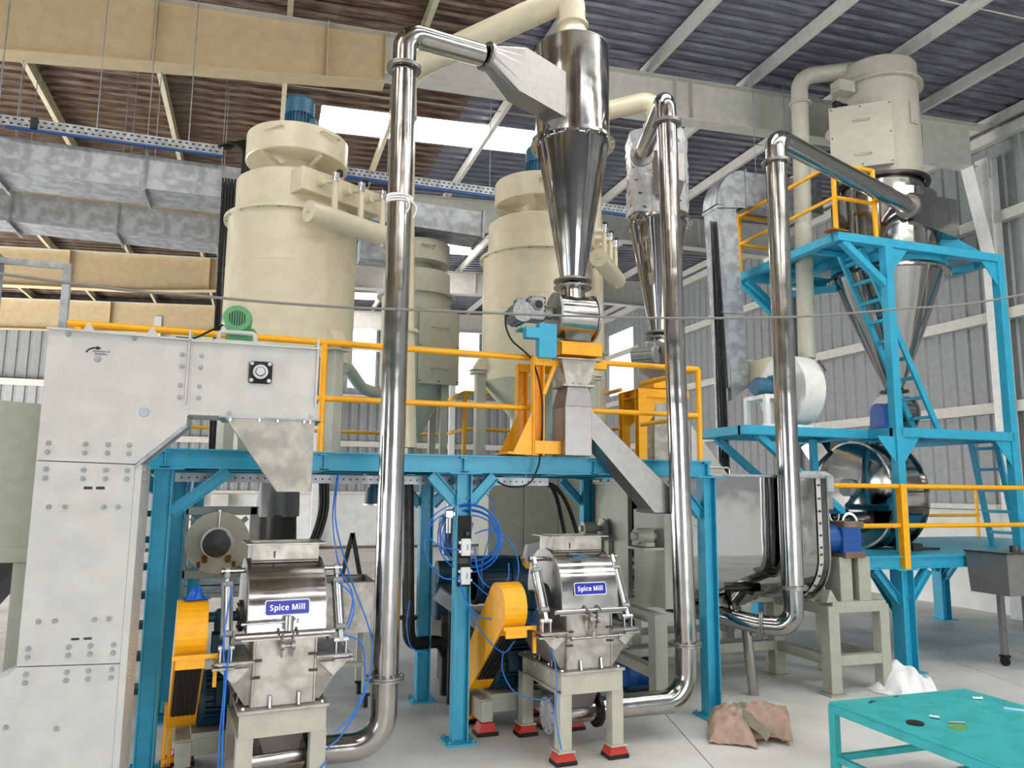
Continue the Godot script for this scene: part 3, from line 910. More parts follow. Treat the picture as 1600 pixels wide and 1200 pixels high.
func cyclone_one() -> void:
	var o := cyclone("tall polished steel cyclone at the front of the mezzanine with cream outlet pipe on top", V(2.885, 3.885, -6.75), 0.0)
	# square-to-round inlet box on the left
	var b := Vector3(2.885, 3.885, -6.75)
	var s := Sh.new()
	var ring := []
	var c0 := V(1.80, 6.14, -6.22) - b
	var n0 := (V(2.55, 6.05, -6.50) - V(1.80, 6.14, -6.22)).normalized()
	var sd := n0.cross(Vector3.UP).normalized()
	var u := sd.cross(n0).normalized()
	var sq0 := []
	var c1 := c0 + n0 * 0.36
	for k in [[-1, -1], [1, -1], [1, 1], [-1, 1]]: sq0.append(c1 + sd * k[0] * 0.11 + u * k[1] * 0.235)
	for i in 24:
		var a := TAU * (i + 0.5) / 24
		ring.append(c0 + (sd * cos(a) + u * sin(a)) * 0.102)
	for i in 24:
		var a0 := TAU * (i + 0.5) / 24
		var a1 := TAU * (i + 1.5) / 24
		var q0 := c1 + sd * clampf(cos(a0) * 1.5, -1, 1) * 0.11 + u * clampf(sin(a0) * 1.5, -1, 1) * 0.235
		var q1 := c1 + sd * clampf(cos(a1) * 1.5, -1, 1) * 0.11 + u * clampf(sin(a1) * 1.5, -1, 1) * 0.235
		s.oquad(ring[i], ring[(i + 1) % 24], q1, q0, c0 + n0 * 0.15)
	var far := []
	for p in sq0: far.append(p + n0 * 0.62)
	s.hull8(sq0 + far)
	part(o, "inlet_duct", s, M.dull_steel)
	s = Sh.new()
	s.ring(c0, n0, 0.09, 0.135, 0.03, 28)
	s.bolts_round(c0, n0, 0.12, 8, 0.008, 0.03, true)
	part(o, "inlet_flange", s, M.dull_steel)
	# yellow carrying frame
	var f := thing("cyclone_stand", "yellow welded frame carrying the first cyclone on the mezzanine edge", "frame", V(2.6, 2.503, -6.75), "yellow cyclone frames")
	for z in [-6.60, -7.05]:
		s = Sh.new()
		s.channel(V(2.46, 2.51, z), V(2.46, 3.43, z), 0.09, 0.11, 0.009, V(1, 0, 0))
		part(f, "post", s, M.yellow_paint)
		s = Sh.new()
		s.channel(V(2.42, 2.585, z), V(2.70, 2.585, z), 0.09, 0.12, 0.009)
		part(f, "foot_beam", s, M.yellow_paint)
		s = Sh.new()
		s.channel(V(2.42, 3.395, z), V(3.16, 3.395, z), 0.08, 0.08, 0.008)
		part(f, "top_beam", s, M.yellow_paint)
	for z in [-6.58]:
		s = Sh.new()
		s.bar(V(2.51, 3.08, z), V(2.62, 3.36, z), 0.05, 0.035)
		part(f, "diagonal", s, M.yellow_paint)
		s = Sh.new()
		s.extrude(V(2.41, 2.515, z), V(2.41, 2.515, z - 0.012), PackedVector2Array([Vector2(0, 0), Vector2(0.20, 0), Vector2(0, 0.42)]))
		part(f, "gusset", s, M.yellow_paint)
	s = Sh.new()
	s.extrude(V(2.41, 2.515, -7.0), V(2.41, 2.515, -7.012), PackedVector2Array([Vector2(0, 0), Vector2(0.20, 0), Vector2(0, 0.42)]))
	s.box(V(2.28, 2.53, -6.8), V(0.22, 0.02, 0.42))
	part(f, "gusset", s, M.yellow_paint)
	s = Sh.new()
	s.channel(V(2.69, 3.535, -6.585), V(3.11, 3.535, -6.585), 0.06, 0.115, 0.008)
	s.channel(V(2.69, 3.535, -6.92), V(3.11, 3.535, -6.92), 0.06, 0.115, 0.008)
	s.box(V(2.69, 3.535, -6.75), V(0.012, 0.115, 0.33)); s.box(V(3.10, 3.535, -6.75), V(0.012, 0.115, 0.33))
	part(f, "valve_seat", s, M.yellow_paint)
	s = Sh.new()
	s.box(V(2.9, 3.597, -6.75), V(0.46, 0.010, 0.40))
	part(f, "seat_flange", s, M.yellow_paint)
	# folded blue bracket under the gear motor
	var k := thing("drive_bracket", "folded blue sheet bracket under the gear motor of the first cyclone", "bracket", V(2.5, 3.42, -6.62))
	s = Sh.new()
	s.extrude(V(0, 0, -6.60), V(0, 0, -6.50), PackedVector2Array([Vector2(2.44, 3.42), Vector2(2.615, 3.42), Vector2(2.615, 3.745), Vector2(2.44, 3.745), Vector2(2.44, 3.70), Vector2(2.31, 3.70), Vector2(2.31, 3.60), Vector2(2.44, 3.60)]), V(0, 1, 0))
	part(k, "folded_plate", s, M.blue_paint)
	s = Sh.new()
	s.box(V(2.375, 3.71, -6.68), V(0.16, 0.02, 0.2))
	part(k, "shelf", s, M.blue_paint)
	# hopper and chute
	var h := thing("discharge_chute", "brushed steel discharge chute slanting from the first cyclone down to the mixer", "chute", V(2.83, 2.503, -6.6))
	s = Sh.new()
	s.hull8([V(2.70, 3.17, -6.70), V(2.93, 3.17, -6.70), V(2.93, 3.17, -6.47), V(2.70, 3.17, -6.47), V(2.655, 3.41, -6.80), V(3.01, 3.41, -6.80), V(3.01, 3.41, -6.47), V(2.655, 3.41, -6.47)])
	var hp := part(h, "hopper", s, M.worn_steel)
	s = Sh.new()
	s.box(V(2.83, 3.415, -6.64), V(0.46, 0.012, 0.42))
	s.box(V(2.815, 3.165, -6.585), V(0.32, 0.022, 0.30))
	for x in [2.68, 2.76, 2.84, 2.92]: s.bolt(V(x, 3.176, -6.45), Vector3.UP, 0.009, 0.014)
	part(hp, "flange", s, M.worn_steel).position = Vector3.ZERO
	s = Sh.new()
	s.hull8([V(2.68, 2.97, -6.78), V(2.95, 2.97, -6.78), V(2.95, 2.97, -6.45), V(2.68, 2.97, -6.45), V(2.71, 3.15, -6.72), V(2.92, 3.15, -6.72), V(2.92, 3.15, -6.46), V(2.71, 3.15, -6.46)])
	s.box(V(2.815, 2.74, -6.615), V(0.27, 0.46, 0.33), 0.004)
	part(h, "chute_box", s, M.dull_steel)
	s = Sh.new()
	var pf := PackedVector2Array([Vector2(2.94, 2.95), Vector2(2.94, 2.69), Vector2(3.50, 2.10), Vector2(3.60, 1.99), Vector2(3.90, 1.99), Vector2(3.88, 2.13), Vector2(3.70, 2.28)])
	s.extrude(V(0, 0, -6.72), V(0, 0, -6.46), pf)
	part(h, "slanted_duct", s, M.dull_steel)
	s = Sh.new()
	s.box(V(3.62, 2.01, -6.62), V(0.10, 0.045, 0.30)); s.box(V(3.8, 1.985, -6.62), V(0.36, 0.012, 0.34))
	part(h, "outlet_flange", s, M.dark_steel)

func cyclone_two() -> void:
	var o := cyclone("shorter steel cyclone wrapped in clear plastic film behind the second vertical pipe", V(4.74, 3.80, -8.3), 0.75)
	o.scale = Vector3.ONE
	var f := Sh.new()
	var rng := RandomNumberGenerator.new()
	rng.seed = 5
	f.surf(40, 18, func(u, v): return V((0.392 + 0.012 * sin(u * 61.0 + v * 9.0) + 0.010 * sin(v * 43.0 + u * 17.0)) * cos(u * TAU), 1.86 + v * 1.1 + 0.03 * sin(u * 20.0), -(0.392 + 0.012 * sin(u * 61.0 + v * 9.0) + 0.010 * sin(v * 43.0)) * sin(u * TAU)))
	f.surf(12, 16, func(u, v): return V(0.40 + 0.10 * u + 0.03 * sin(v * 14.0), 2.95 - v * 0.75 - 0.12 * u, -0.08 + 0.3 * (u - 0.5) * (0.4 + v) + 0.03 * sin(v * 21.0 + u * 5.0)))
	part(o, "plastic_film", f, M.film)
	var s := Sh.new()
	s.hull8([V(-0.50, 2.02, 0.10), V(-0.20, 1.98, 0.34), V(-0.20, 2.62, 0.34), V(-0.50, 2.58, 0.10), V(-0.62, 2.20, 0.26), V(-0.36, 2.16, 0.46), V(-0.36, 2.52, 0.46), V(-0.62, 2.50, 0.26)])
	part(o, "inlet_duct", s, M.dull_steel)
	var fr := thing("cyclone_stand", "yellow welded frame carrying the film-wrapped cyclone at the mezzanine side", "frame", V(4.4, 2.503, -8.3), "yellow cyclone frames")
	for z in [-8.12, -8.55]:
		s = Sh.new()
		s.channel(V(4.36, 2.51, z), V(4.36, 3.42, z), 0.11, 0.10, 0.009, V(0, 0, 1))
		part(fr, "post", s, M.yellow_paint)
		s = Sh.new()
		s.channel(V(4.36, 3.37, z), V(5.0, 3.37, z), 0.09, 0.10, 0.009)
		part(fr, "top_beam", s, M.yellow_paint)
		s = Sh.new()
		s.extrude(V(4.41, 3.32, z), V(4.41, 3.32, z + 0.012), PackedVector2Array([Vector2(0, 0), Vector2(0.32, 0), Vector2(0, -0.36)]))
		part(fr, "gusset", s, M.yellow_paint)
	s = Sh.new()
	s.channel(V(4.36, 3.37, -8.12), V(4.36, 3.37, -8.55), 0.09, 0.10, 0.009)
	part(fr, "top_beam", s, M.yellow_paint)
	s = Sh.new()
	s.box(V(4.74, 3.50, -8.3), V(0.42, 0.13, 0.40), 0.004)
	part(fr, "valve_seat", s, M.yellow_paint)
	var h := thing("discharge_chute", "boxy steel chute under the film-wrapped cyclone outside the mezzanine corner", "chute", V(4.75, 2.3, -8.2))
	s = Sh.new()
	s.hull8([V(4.52, 3.05, -8.50), V(4.98, 3.05, -8.50), V(4.98, 3.05, -8.08), V(4.52, 3.05, -8.08), V(4.58, 3.42, -8.45), V(4.92, 3.42, -8.45), V(4.92, 3.42, -8.13), V(4.58, 3.42, -8.13)])
	part(h, "hopper", s, M.worn_steel)
	s = Sh.new()
	s.box(V(4.75, 2.72, -8.28), V(0.50, 0.66, 0.46), 0.006)
	part(h, "chute_box", s, M.worn_steel)
	s = Sh.new()
	s.extrude(V(0, 0, -8.5), V(0, 0, -8.04), PackedVector2Array([Vector2(5.0, 3.0), Vector2(5.0, 2.4), Vector2(5.55, 1.9), Vector2(5.55, 2.35)]))
	part(h, "slanted_duct", s, M.white_panel)

# ---------------------------------------------------------------- product and air pipes
func flange(o: Node3D, p: Vector3, axis: Vector3, r: float, m: Material) -> void:
	var s := Sh.new()
	s.ring(p, axis, r * 0.9, r + 0.045, 0.014, 32)
	s.ring(p + axis * 0.018, axis, r * 0.9, r + 0.045, 0.014, 32)
	s.bolts_round(p + axis * 0.025, axis, r + 0.024, 8, 0.008, 0.012)
	s.bolts_round(p - axis * 0.007, -axis, r + 0.024, 8, 0.008, 0.012)
	part(o, "flange", s, m)
func pipes() -> void:
	var o := thing("steel_pipe", "tall polished steel pipe rising from the left spice mill to the first cyclone", "pipe", V(1.0, 0.3, -5.95), "polished product pipes")
	tube_part(o, "bottom_elbow", [V(0.475, 0.295, -5.975), V(1.0, 0.30, -5.95), V(1.0, 0.76, -5.95)], 0.1, M.steel, 0.44, 28)
	tube_part(o, "riser", [V(1.0, 0.79, -5.95), V(1.0, 5.68, -5.95)], 0.1, M.steel, 0.0, 32)
	tube_part(o, "top_elbow", [V(1.0, 5.72, -5.95), V(1.0, 6.03, -5.95), V(1.74, 6.13, -6.20)], 0.1, M.steel, 0.26, 28)
	flange(o, V(1.0, 0.77, -5.95), Vector3.UP, 0.1, M.dull_steel); flange(o, V(1.0, 5.70, -5.95), Vector3.UP, 0.1, M.dull_steel)
	var s := Sh.new()
	for k in 5: s.ring(V(1.0, 4.52 + 0.012 * k, -5.95), V(0.05 * sin(k * 2.0), 1, 0.05 * cos(k * 3.0)), 0.1, 0.112, 0.014, 24)
	s.tube(curve([V(1.03, 4.54, -5.84), V(1.06, 4.47, -5.83), V(1.04, 4.41, -5.84)], 5), 0.008, 6)
	s.tube(curve([V(1.08, 4.53, -5.87), V(1.12, 4.46, -5.85), V(1.10, 4.38, -5.86)], 5), 0.007, 6)
	part(o, "rag_tie", s, M.white_cloth)
	o = thing("steel_pipe", "tall polished steel pipe rising from the right spice mill to the film-wrapped cyclone", "pipe", V(3.8, 0.3, -6.35), "polished product pipes")
	tube_part(o, "bottom_elbow", [V(2.95, 0.295, -6.355), V(3.83, 0.31, -6.35), V(3.84, 0.79, -6.35)], 0.1, M.steel, 0.44, 28)
	tube_part(o, "riser", [V(3.84, 0.80, -6.35), V(3.75, 5.86, -6.35)], 0.1, M.steel, 0.0, 32)
	tube_part(o, "top_elbow", [V(3.75, 5.88, -6.35), V(3.75, 6.17, -6.37), V(4.26, 6.22, -7.85)], 0.1, M.steel, 0.22, 28)
	flange(o, V(3.84, 0.79, -6.35), Vector3.UP, 0.1, M.dull_steel); flange(o, V(3.75, 5.87, -6.35), Vector3.UP, 0.1, M.dull_steel)
	flange(o, V(4.20, 6.215, -7.7), V(0.32, 0.0, -0.95), 0.1, M.dull_steel)
	o = thing("steel_pipe", "tall polished steel pipe in front of the ribbon mixer rising to the tower cyclone", "pipe", V(5.5, 0.8, -6.9), "polished product pipes")
	tube_part(o, "bottom_elbow", [V(5.22, 0.775, -7.16), V(5.49, 0.77, -6.9), V(5.49, 1.17, -6.9)], 0.105, M.mirror, 0.26, 28)
	tube_part(o, "riser", [V(5.49, 1.19, -6.9), V(5.50, 5.94, -6.9)], 0.118, M.steel, 0.0, 32)
	tube_part(o, "top_elbow", [V(5.50, 5.96, -6.9), V(5.50, 6.27, -6.9), V(8.62, 6.26, -8.02)], 0.118, M.steel, 0.22, 28)
	flange(o, V(5.49, 1.18, -6.9), Vector3.UP, 0.115, M.dull_steel); flange(o, V(5.50, 5.95, -6.9), Vector3.UP, 0.118, M.dull_steel)
	flange(o, V(5.25, 0.775, -7.13), V(0.72, 0, 0.69), 0.112, M.dull_steel)
	tube_part(o, "tee_run", [V(4.52, 0.93, -7.85), V(5.22, 0.775, -7.16)], 0.1, M.mirror, 0.0, 28)
	tube_part(o, "prop", [V(5.27, 0.0, -7.33), V(5.14, 0.72, -7.25)], 0.055, M.steel, 0.0, 18)
	s = Sh.new()
	s.hull8([V(5.0, 0.96, -7.46), V(5.16, 0.96, -7.46), V(5.16, 0.96, -7.30), V(5.0, 0.96, -7.30), V(4.86, 1.13, -7.34), V(5.32, 1.13, -7.34), V(5.32, 1.13, -7.10), V(4.86, 1.13, -7.10)])
	s.cyl(V(5.08, 0.86, -7.34), V(5.08, 0.97, -7.38), 0.065, 0.07)
	part(o, "funnel", s, M.mirror)
	# cream air pipes
	o = thing("air_pipe", "thick cream air pipe arching from the first cyclone's top back towards the round filter", "pipe", V(1.4, 2.6, -7.95), "cream air pipes")
	tube_part(o, "arch", [V(2.885, 7.02, -6.75), V(2.885, 7.36, -6.75), V(1.34, 6.86, -7.95), V(1.36, 6.3, -7.95)], 0.138, M.cream, 0.26, 28)
	tube_part(o, "down_pipe", [V(1.36, 6.3, -7.95), V(1.42, 3.86, -7.95), V(1.48, 2.62, -7.95)], 0.115, M.cream, 0.0, 28)
	flange(o, V(1.42, 3.86, -7.95), Vector3.UP, 0.118, M.cream)
	o = thing("air_pipe", "pale air pipe arching from the film-wrapped cyclone to the filter beside it", "pipe", V(4.6, 6.9, -8.4), "cream air pipes")
	tube_part(o, "arch", [V(4.74, 6.92, -8.3), V(4.74, 7.32, -8.3), V(4.0, 7.2, -8.75), V(4.08, 5.2, -8.85), V(4.12, 2.52, -8.85)], 0.125, M.cream, 0.24, 28)
	flange(o, V(4.74, 6.94, -8.3), Vector3.UP, 0.125, M.cream); flange(o, V(4.10, 3.94, -8.85), Vector3.UP, 0.125, M.cream)

# ---------------------------------------------------------------- round dust filters
func motor(o: Node3D, a: Vector3, d: Vector3, r: float, l: float, m: Material, box_dir := Vector3.ZERO) -> void:
	# finned motor: flange at a, fan cowl at the far end
	var s := Sh.new()
	var e := a + d * l
	s.cyl(a, a + d * (l * 0.62), r * 0.86, r * 0.86, 24)
	s.cyl(a, a + d * (l * 0.07), r * 1.05, r * 1.05, 24)
	var mt := part(o, "motor", s, m)
	s = Sh.new()
	var f := Sh.frame(a, e)
	for k in 26:
		var u := TAU * k / 26
		var q := a + (f.basis.x * cos(u) + f.basis.y * sin(u)) * r * 0.92
		s.bar(q + d * l * 0.08, q + d * l * 0.62, r * 0.05, r * 0.2, f.basis.x * cos(u) + f.basis.y * sin(u))
	part(mt, "cooling_fins", s, m).position = Vector3.ZERO
	mt.get_child(0).set_meta("kind", "stuff")
	s = Sh.new()
	s.cyl(a + d * l * 0.60, a + d * l * 0.93, r, r, 28)
	s.cyl(a + d * l * 0.93, e, r, r * 0.86, 28)
	part(mt, "fan_cowl", s, m).position = Vector3.ZERO
	if box_dir != Vector3.ZERO:
		s = Sh.new()
		s.bar(a + d * l * 0.18 + box_dir * r * 1.02, a + d * l * 0.5 + box_dir * r * 1.02, r * 0.9, r * 0.5, box_dir, 0.008)
		part(mt, "terminal_box", s, m).position = Vector3.ZERO

func valve_head(o: Node3D, p: Vector3) -> void:
	var s := Sh.new()
	s.cyl(p, p + V(0, 0.05, 0), 0.034, 0.03, 14); s.cyl(p + V(0, 0.03, -0.07), p + V(0, 0.03, 0.04), 0.024, 0.024, 14)
	s.box(p + V(0, 0.07, 0), V(0.06, 0.05, 0.06), 0.008)
	var b := part(o, "valve", s, M.alu)
	s = Sh.new()
	s.box(p + V(0.045, 0.10, 0.0), V(0.055, 0.07, 0.05), 0.008)
	part(b, "coil", s, M.black).position = Vector3.ZERO

func filter_unit(label: String, at: Vector3, yaw: float, leg0: float) -> Node3D:
	var o := local_thing("dust_filter", label, "dust filter", at, yaw, "")
	var s := Sh.new()
	s.lathe([Vector2(0.11, 0.30), Vector2(0.66, 0.95)], 56)
	part(o, "hopper_cone", s, M.cream)
	s = Sh.new()
	s.lathe([Vector2(0.66, 0.95), Vector2(0.66, 2.43)], 64)
	part(o, "filter_body", s, M.cream)
	s = Sh.new()
	s.box(V(0.0, 1.75, 0.655), V(0.02, 1.3, 0.012))
	for y in [0.955, 1.9]: s.ring(V(0, y, 0), Vector3.UP, 0.655, 0.6625, 0.008, 64)
	part(o, "weld_seam", s, M.cream)
	s = Sh.new()
	s.lathe([Vector2(0.64, 2.415), Vector2(0.705, 2.415), Vector2(0.705, 2.445), Vector2(0.60, 2.45)], 64)
	var fl := part(o, "body_flange", s, M.cream)
	s = Sh.new()
	s.bolts_round(V(0, 2.415, 0), V(0, -1, 0), 0.685, 20, 0.011, 0.014)
	part(fl, "bolts", s, M.dull_steel)
	s = Sh.new()
	s.lathe([Vector2(0.60, 2.445), Vector2(0.60, 2.85), Vector2(0.56, 2.88), Vector2(0.30, 2.90)], 64)
	part(o, "shoulder", s, M.cream)
	s = Sh.new()
	s.lathe([Vector2(0.30, 2.89), Vector2(0.22, 3.0), Vector2(0.22, 3.1)], 36)
	for k in 5:
		var a := TAU * k / 5 + 0.4
		s.bar(V(cos(a) * 0.22, 3.02, sin(a) * 0.22), V(cos(a) * 0.50, 3.095, sin(a) * 0.50), 0.012, 0.06)
	part(o, "neck", s, M.cream)
	s = Sh.new()
	s.lathe([Vector2(0.05, 3.10), Vector2(0.522, 3.10), Vector2(0.53, 3.108), Vector2(0.53, 3.375), Vector2(0.522, 3.383), Vector2(0.0, 3.383)], 64)
	part(o, "fan_housing", s, M.cream)
	s = Sh.new()
	s.bar(V(-0.50, 3.30, 0.18), V(-0.42, 3.33, 0.36), 0.05, 0.04)
	s.tube(PackedVector3Array([V(-0.08, 3.32, 0.525), V(-0.08, 3.32, 0.56), V(0.14, 3.31, 0.56), V(0.14, 3.31, 0.52)]), 0.011, 8)
	part(o, "lug", s, M.cream)
	motor(o, V(0, 3.383, 0), Vector3.UP, 0.155, 0.50, M.motor_blue, V(0.6, 0, 0.8))
	for k in 4:
		var a := leg0 + TAU * k / 4
		var d := V(cos(a), 0, -sin(a))
		s = Sh.new()
		s.bar(d * 0.70 + V(0, 0.012, 0), d * 0.70 + V(0, 1.04, 0), 0.115, 0.115, d, 0.005)
		var lg := part(o, "leg", s, M.cream_grey)
		s = Sh.new()
		s.bar(d * 0.70, d * 0.70 + V(0, 0.014, 0), 0.20, 0.20, d)
		s.bar(d * 0.70 + V(0, 1.03, 0), d * 0.70 + V(0, 1.055, 0), 0.20, 0.20, d)
		part(lg, "foot_plate", s, M.cream_grey)
		s = Sh.new()
		s.bar(d * 0.71 + V(0, 1.055, 0), d * 0.63 + V(0, 1.20, 0), 0.17, 0.16, d)
		s.bar(d * 0.69 + V(0, 1.07, 0), d * 0.69 + V(0, 1.085, 0), 0.22, 0.24, d)
		part(lg, "bracket", s, M.cream)
	s = Sh.new()
	s.box(V(0.12, 2.70, 0.55), V(0.98, 0.24, 0.26), 0.006)
	part(o, "pulse_box", s, M.cream)
	s = Sh.new()
	s.cyl(V(-0.38, 2.30, 0.845), V(0.60, 2.30, 0.845), 0.105, 0.105, 32)
	s.cyl(V(0.60, 2.30, 0.845), V(0.63, 2.30, 0.845), 0.105, 0.085, 32)
	s.cyl(V(-0.395, 2.30, 0.845), V(-0.38, 2.30, 0.845), 0.105, 0.105, 32)
	s.cyl(V(0.50, 2.18, 0.845), V(0.50, 2.21, 0.845), 0.02)
	s.cyl(V(-0.43, 2.30, 0.845), V(-0.39, 2.30, 0.845), 0.022, 0.022, 10)
	part(o, "air_header", s, M.cream)
	for x in [-0.10, 0.22, 0.50]:
		s = Sh.new()
		s.cyl(V(x, 2.39, 0.845), V(x, 2.66, 0.845), 0.033, 0.028, 14)
		s.cyl(V(x - 0.07, 2.70, 0.68), V(x - 0.07, 2.70, 0.76), 0.045, 0.035, 14)
		s.tube(fillet([V(x, 2.64, 0.845), V(x, 2.70, 0.845), V(x - 0.05, 2.71, 0.72)], 0.04), 0.026, 10)
		part(o, "blow_pipe", s, M.cream)
		valve_head(o, V(x, 2.69, 0.845))
	return o

func door_panel(o: Node3D, c: Vector3, out: Vector3, w: float, h: float) -> void:
	var s := Sh.new()
	var x := Transform3D(Sh.frame(V(0, 0, 0), out).basis, c)
	s.t = x
	s.box(V(0, 0, -0.05), V(w - 0.03, h - 0.03, 0.12)); s.box(V(0, 0, 0.012), V(w, h, 0.014), 0.003)
	var p := part(o, "access_door", s, M.cream_grey)
	s = Sh.new()
	s.t = x
	for y in [-0.3, 0.24]:
		s.tube(fillet([V(-0.1, h * y, 0.02), V(-0.1, h * y, 0.06), V(0.12, h * y, 0.06), V(0.12, h * y, 0.02)], 0.02, 4), 0.009, 8)
	part(p, "handle", s, M.cream_grey).position = Vector3.ZERO
	s = Sh.new()
	s.t = x
	for k in [-0.46, 0.0, 0.46]:
		for j in [-0.46, 0.46]:
			s.bolt(V(w * k, h * j, 0.019), V(0, 0, 1), 0.011, 0.010); s.bolt(V(w * j, h * k, 0.019), V(0, 0, 1), 0.011, 0.010)
	part(p, "bolts", s, M.dark_steel).position = Vector3.ZERO

func filters() -> void:
	filter_unit("large cream round dust filter with blue motor on top, left above the white elevator", V(0.24, 2.506, -8.1), 0.54, 0.14)
	filter_unit("large cream round dust filter half hidden behind the front steel cyclone", V(3.09, 2.48, -8.3), 0.90, 0.664)
	# small filter with door further back
	var b := V(1.93, 2.506, -9.9)
	var o := thing("dust_filter", "smaller cream dust filter with a square door, between the two large ones", "dust filter", b)
	var s := Sh.new()
	s.t = Transform3D(Basis.IDENTITY, V(b.x, 0, b.z))
	s.lathe([Vector2(0.08, 2.85), Vector2(0.46, 3.55), Vector2(0.46, 4.74)], 48)
	part(o, "filter_body", s, M.cream_grey)
	s = Sh.new()
	s.t = Transform3D(Basis.IDENTITY, V(b.x, 0, b.z))
	s.lathe([Vector2(0.45, 4.73), Vector2(0.53, 4.73), Vector2(0.53, 4.76), Vector2(0.45, 4.765)], 48)
	s.bolts_round(V(0, 4.73, 0), V(0, -1, 0), 0.505, 16, 0.011, 0.014)
	part(o, "body_flange", s, M.cream_grey)
	s = Sh.new()
	s.t = Transform3D(Basis.IDENTITY, V(b.x, 0, b.z))
	s.lathe([Vector2(0.45, 4.76), Vector2(0.45, 5.06), Vector2(0.2, 5.10), Vector2(0.2, 5.2)], 48)
	part(o, "shoulder", s, M.cream_grey)
	s = Sh.new()
	s.t = Transform3D(Basis.IDENTITY, V(b.x, 0, b.z))
	s.lathe([Vector2(0.1, 5.19), Vector2(0.44, 5.19), Vector2(0.44, 5.47), Vector2(0.0, 5.475)], 48)
	s.tube(PackedVector3Array([V(-0.03, 5.38, 0.435), V(-0.03, 5.38, 0.47), V(0.15, 5.38, 0.46), V(0.15, 5.38, 0.42)]), 0.012, 8)
	part(o, "fan_housing", s, M.cream_grey)
	s = Sh.new()
	s.box(V(b.x - 0.55, 5.33, b.z), V(0.5, 0.3, 0.34), 0.005)
	part(o, "outlet_duct", s, M.galvanised)
	motor(o, V(b.x, 5.475, b.z), Vector3.UP, 0.10, 0.09, M.motor_blue)
	door_panel(o, V(b.x + 0.22, 4.02, b.z + 0.47), V(0.12, 0, 1).normalized(), 0.55, 1.0)
	for k in 4:
		var a := PI / 4 + PI / 2 * k
		s = Sh.new()
		s.bar(V(b.x + 0.47 * cos(a), 2.51, b.z + 0.47 * sin(a)), V(b.x + 0.47 * cos(a), 3.6, b.z + 0.47 * sin(a)), 0.09, 0.09)
		part(o, "leg", s, M.cream_grey)
	s = Sh.new()
	s.tube(fillet([V(b.x - 0.3, 3.35, b.z + 0.1), V(b.x - 0.75, 3.42, b.z + 0.5), V(b.x - 1.05, 3.7, b.z + 0.9)], 0.2), 0.075, 16)
	part(o, "cross_pipe", s, M.cream_grey)
	# tower filter above the third cyclone
	b = V(8.97, 6.9, -8.8)
	o = thing("dust_filter", "grey-cream filter drum with bolted door on top of the tower cyclone", "dust filter", b)
	s = Sh.new()
	s.t = Transform3D(Basis.IDENTITY, V(b.x, 0, b.z))
	s.lathe([Vector2(0.585, 6.90), Vector2(0.585, 8.43)], 56)
	part(o, "filter_body", s, M.cream_grey)
	s = Sh.new()
	s.t = Transform3D(Basis.IDENTITY, V(b.x, 0, b.z))
	s.lathe([Vector2(0.57, 8.42), Vector2(0.66, 8.42), Vector2(0.66, 8.45), Vector2(0.57, 8.455)], 56)
	s.bolts_round(V(0, 8.42, 0), V(0, -1, 0), 0.64, 16, 0.013, 0.016)
	part(o, "body_flange", s, M.cream_grey)
	s = Sh.new()
	s.t = Transform3D(Basis.IDENTITY, V(b.x, 0, b.z))
	s.lathe([Vector2(0.585, 8.45), Vector2(0.585, 8.76), Vector2(0.56, 8.79), Vector2(0.0, 8.80)], 56)
	part(o, "cap", s, M.cream_grey)
	s = Sh.new()
	s.t = Transform3D(Basis.IDENTITY, V(b.x, 0, b.z))
	s.lathe([Vector2(0.60, 6.86), Vector2(0.67, 6.86), Vector2(0.67, 6.90), Vector2(0.60, 6.905)], 56)
	part(o, "lower_flange", s, M.dark_steel)
	door_panel(o, V(b.x - 0.72, 7.45, b.z + 0.38), V(-0.62, 0, 0.78), 0.86, 0.98)
	s = Sh.new()
	s.t = Transform3D(Sh.frame(V(0, 0, 0), V(0.15, 0, 0.99)).basis, V(b.x + 0.10, 7.85, b.z + 0.575))
	s.box(V(0, 0, 0.01), V(0.17, 0.34, 0.02), 0.004)
	part(o, "inspection_cover", s, M.cream_grey)
	s = Sh.new()
	s.tube(fillet([V(b.x + 0.6, 8.0, b.z + 0.1), V(b.x + 0.74, 8.0, b.z + 0.15), V(b.x + 0.74, 7.6, b.z + 0.15), V(b.x + 0.6, 7.6, b.z + 0.1)], 0.03, 4), 0.012, 8)
	part(o, "handle", s, M.cream_grey)
	s = Sh.new()
	s.cyl(V(b.x - 0.98, 7.55, b.z + 0.10), V(b.x - 0.90, 7.55, b.z + 0.02), 0.11, 0.11, 24)
	s.box(V(b.x - 0.75, 8.34, b.z + 0.1), V(0.30, 0.18, 0.2), 0.005)
	part(o, "header_end", s, M.cream_grey)
	s = Sh.new()
	s.box(V(b.x - 0.94, 7.99, b.z + 0.16), V(0.11, 0.13, 0.08), 0.01); s.box(V(b.x - 0.82, 8.04, b.z + 0.14), V(0.2, 0.04, 0.05), 0.008); s.box(V(b.x - 0.94, 7.36, b.z + 0.1), V(0.06, 0.1, 0.06), 0.01)
	s.cyl(V(b.x - 0.94, 7.3, b.z + 0.1), V(b.x - 0.94, 6.0, b.z + 0.1), 0.008, 0.008, 6)
	part(o, "valve", s, M.black)
	# air pipe of the tower filter
	o = thing("air_pipe", "grey cream air pipe rising behind the tower and bending onto the filter drum's lid", "pipe", V(7.75, 3.1, -9.1), "cream air pipes")
	tube_part(o, "riser", [V(7.62, 4.15, -9.05), V(7.70, 8.15, -9.05)], 0.125, M.cream_grey, 0.0, 24)
	tube_part(o, "bend", [V(7.70, 8.16, -9.05), V(7.71, 8.62, -9.05), V(8.86, 8.86, -8.8), V(8.9, 8.78, -8.8)], 0.125, M.cream_grey, 0.28, 24)
	flange(o, V(7.70, 8.15, -9.05), Vector3.UP, 0.125, M.cream_grey)

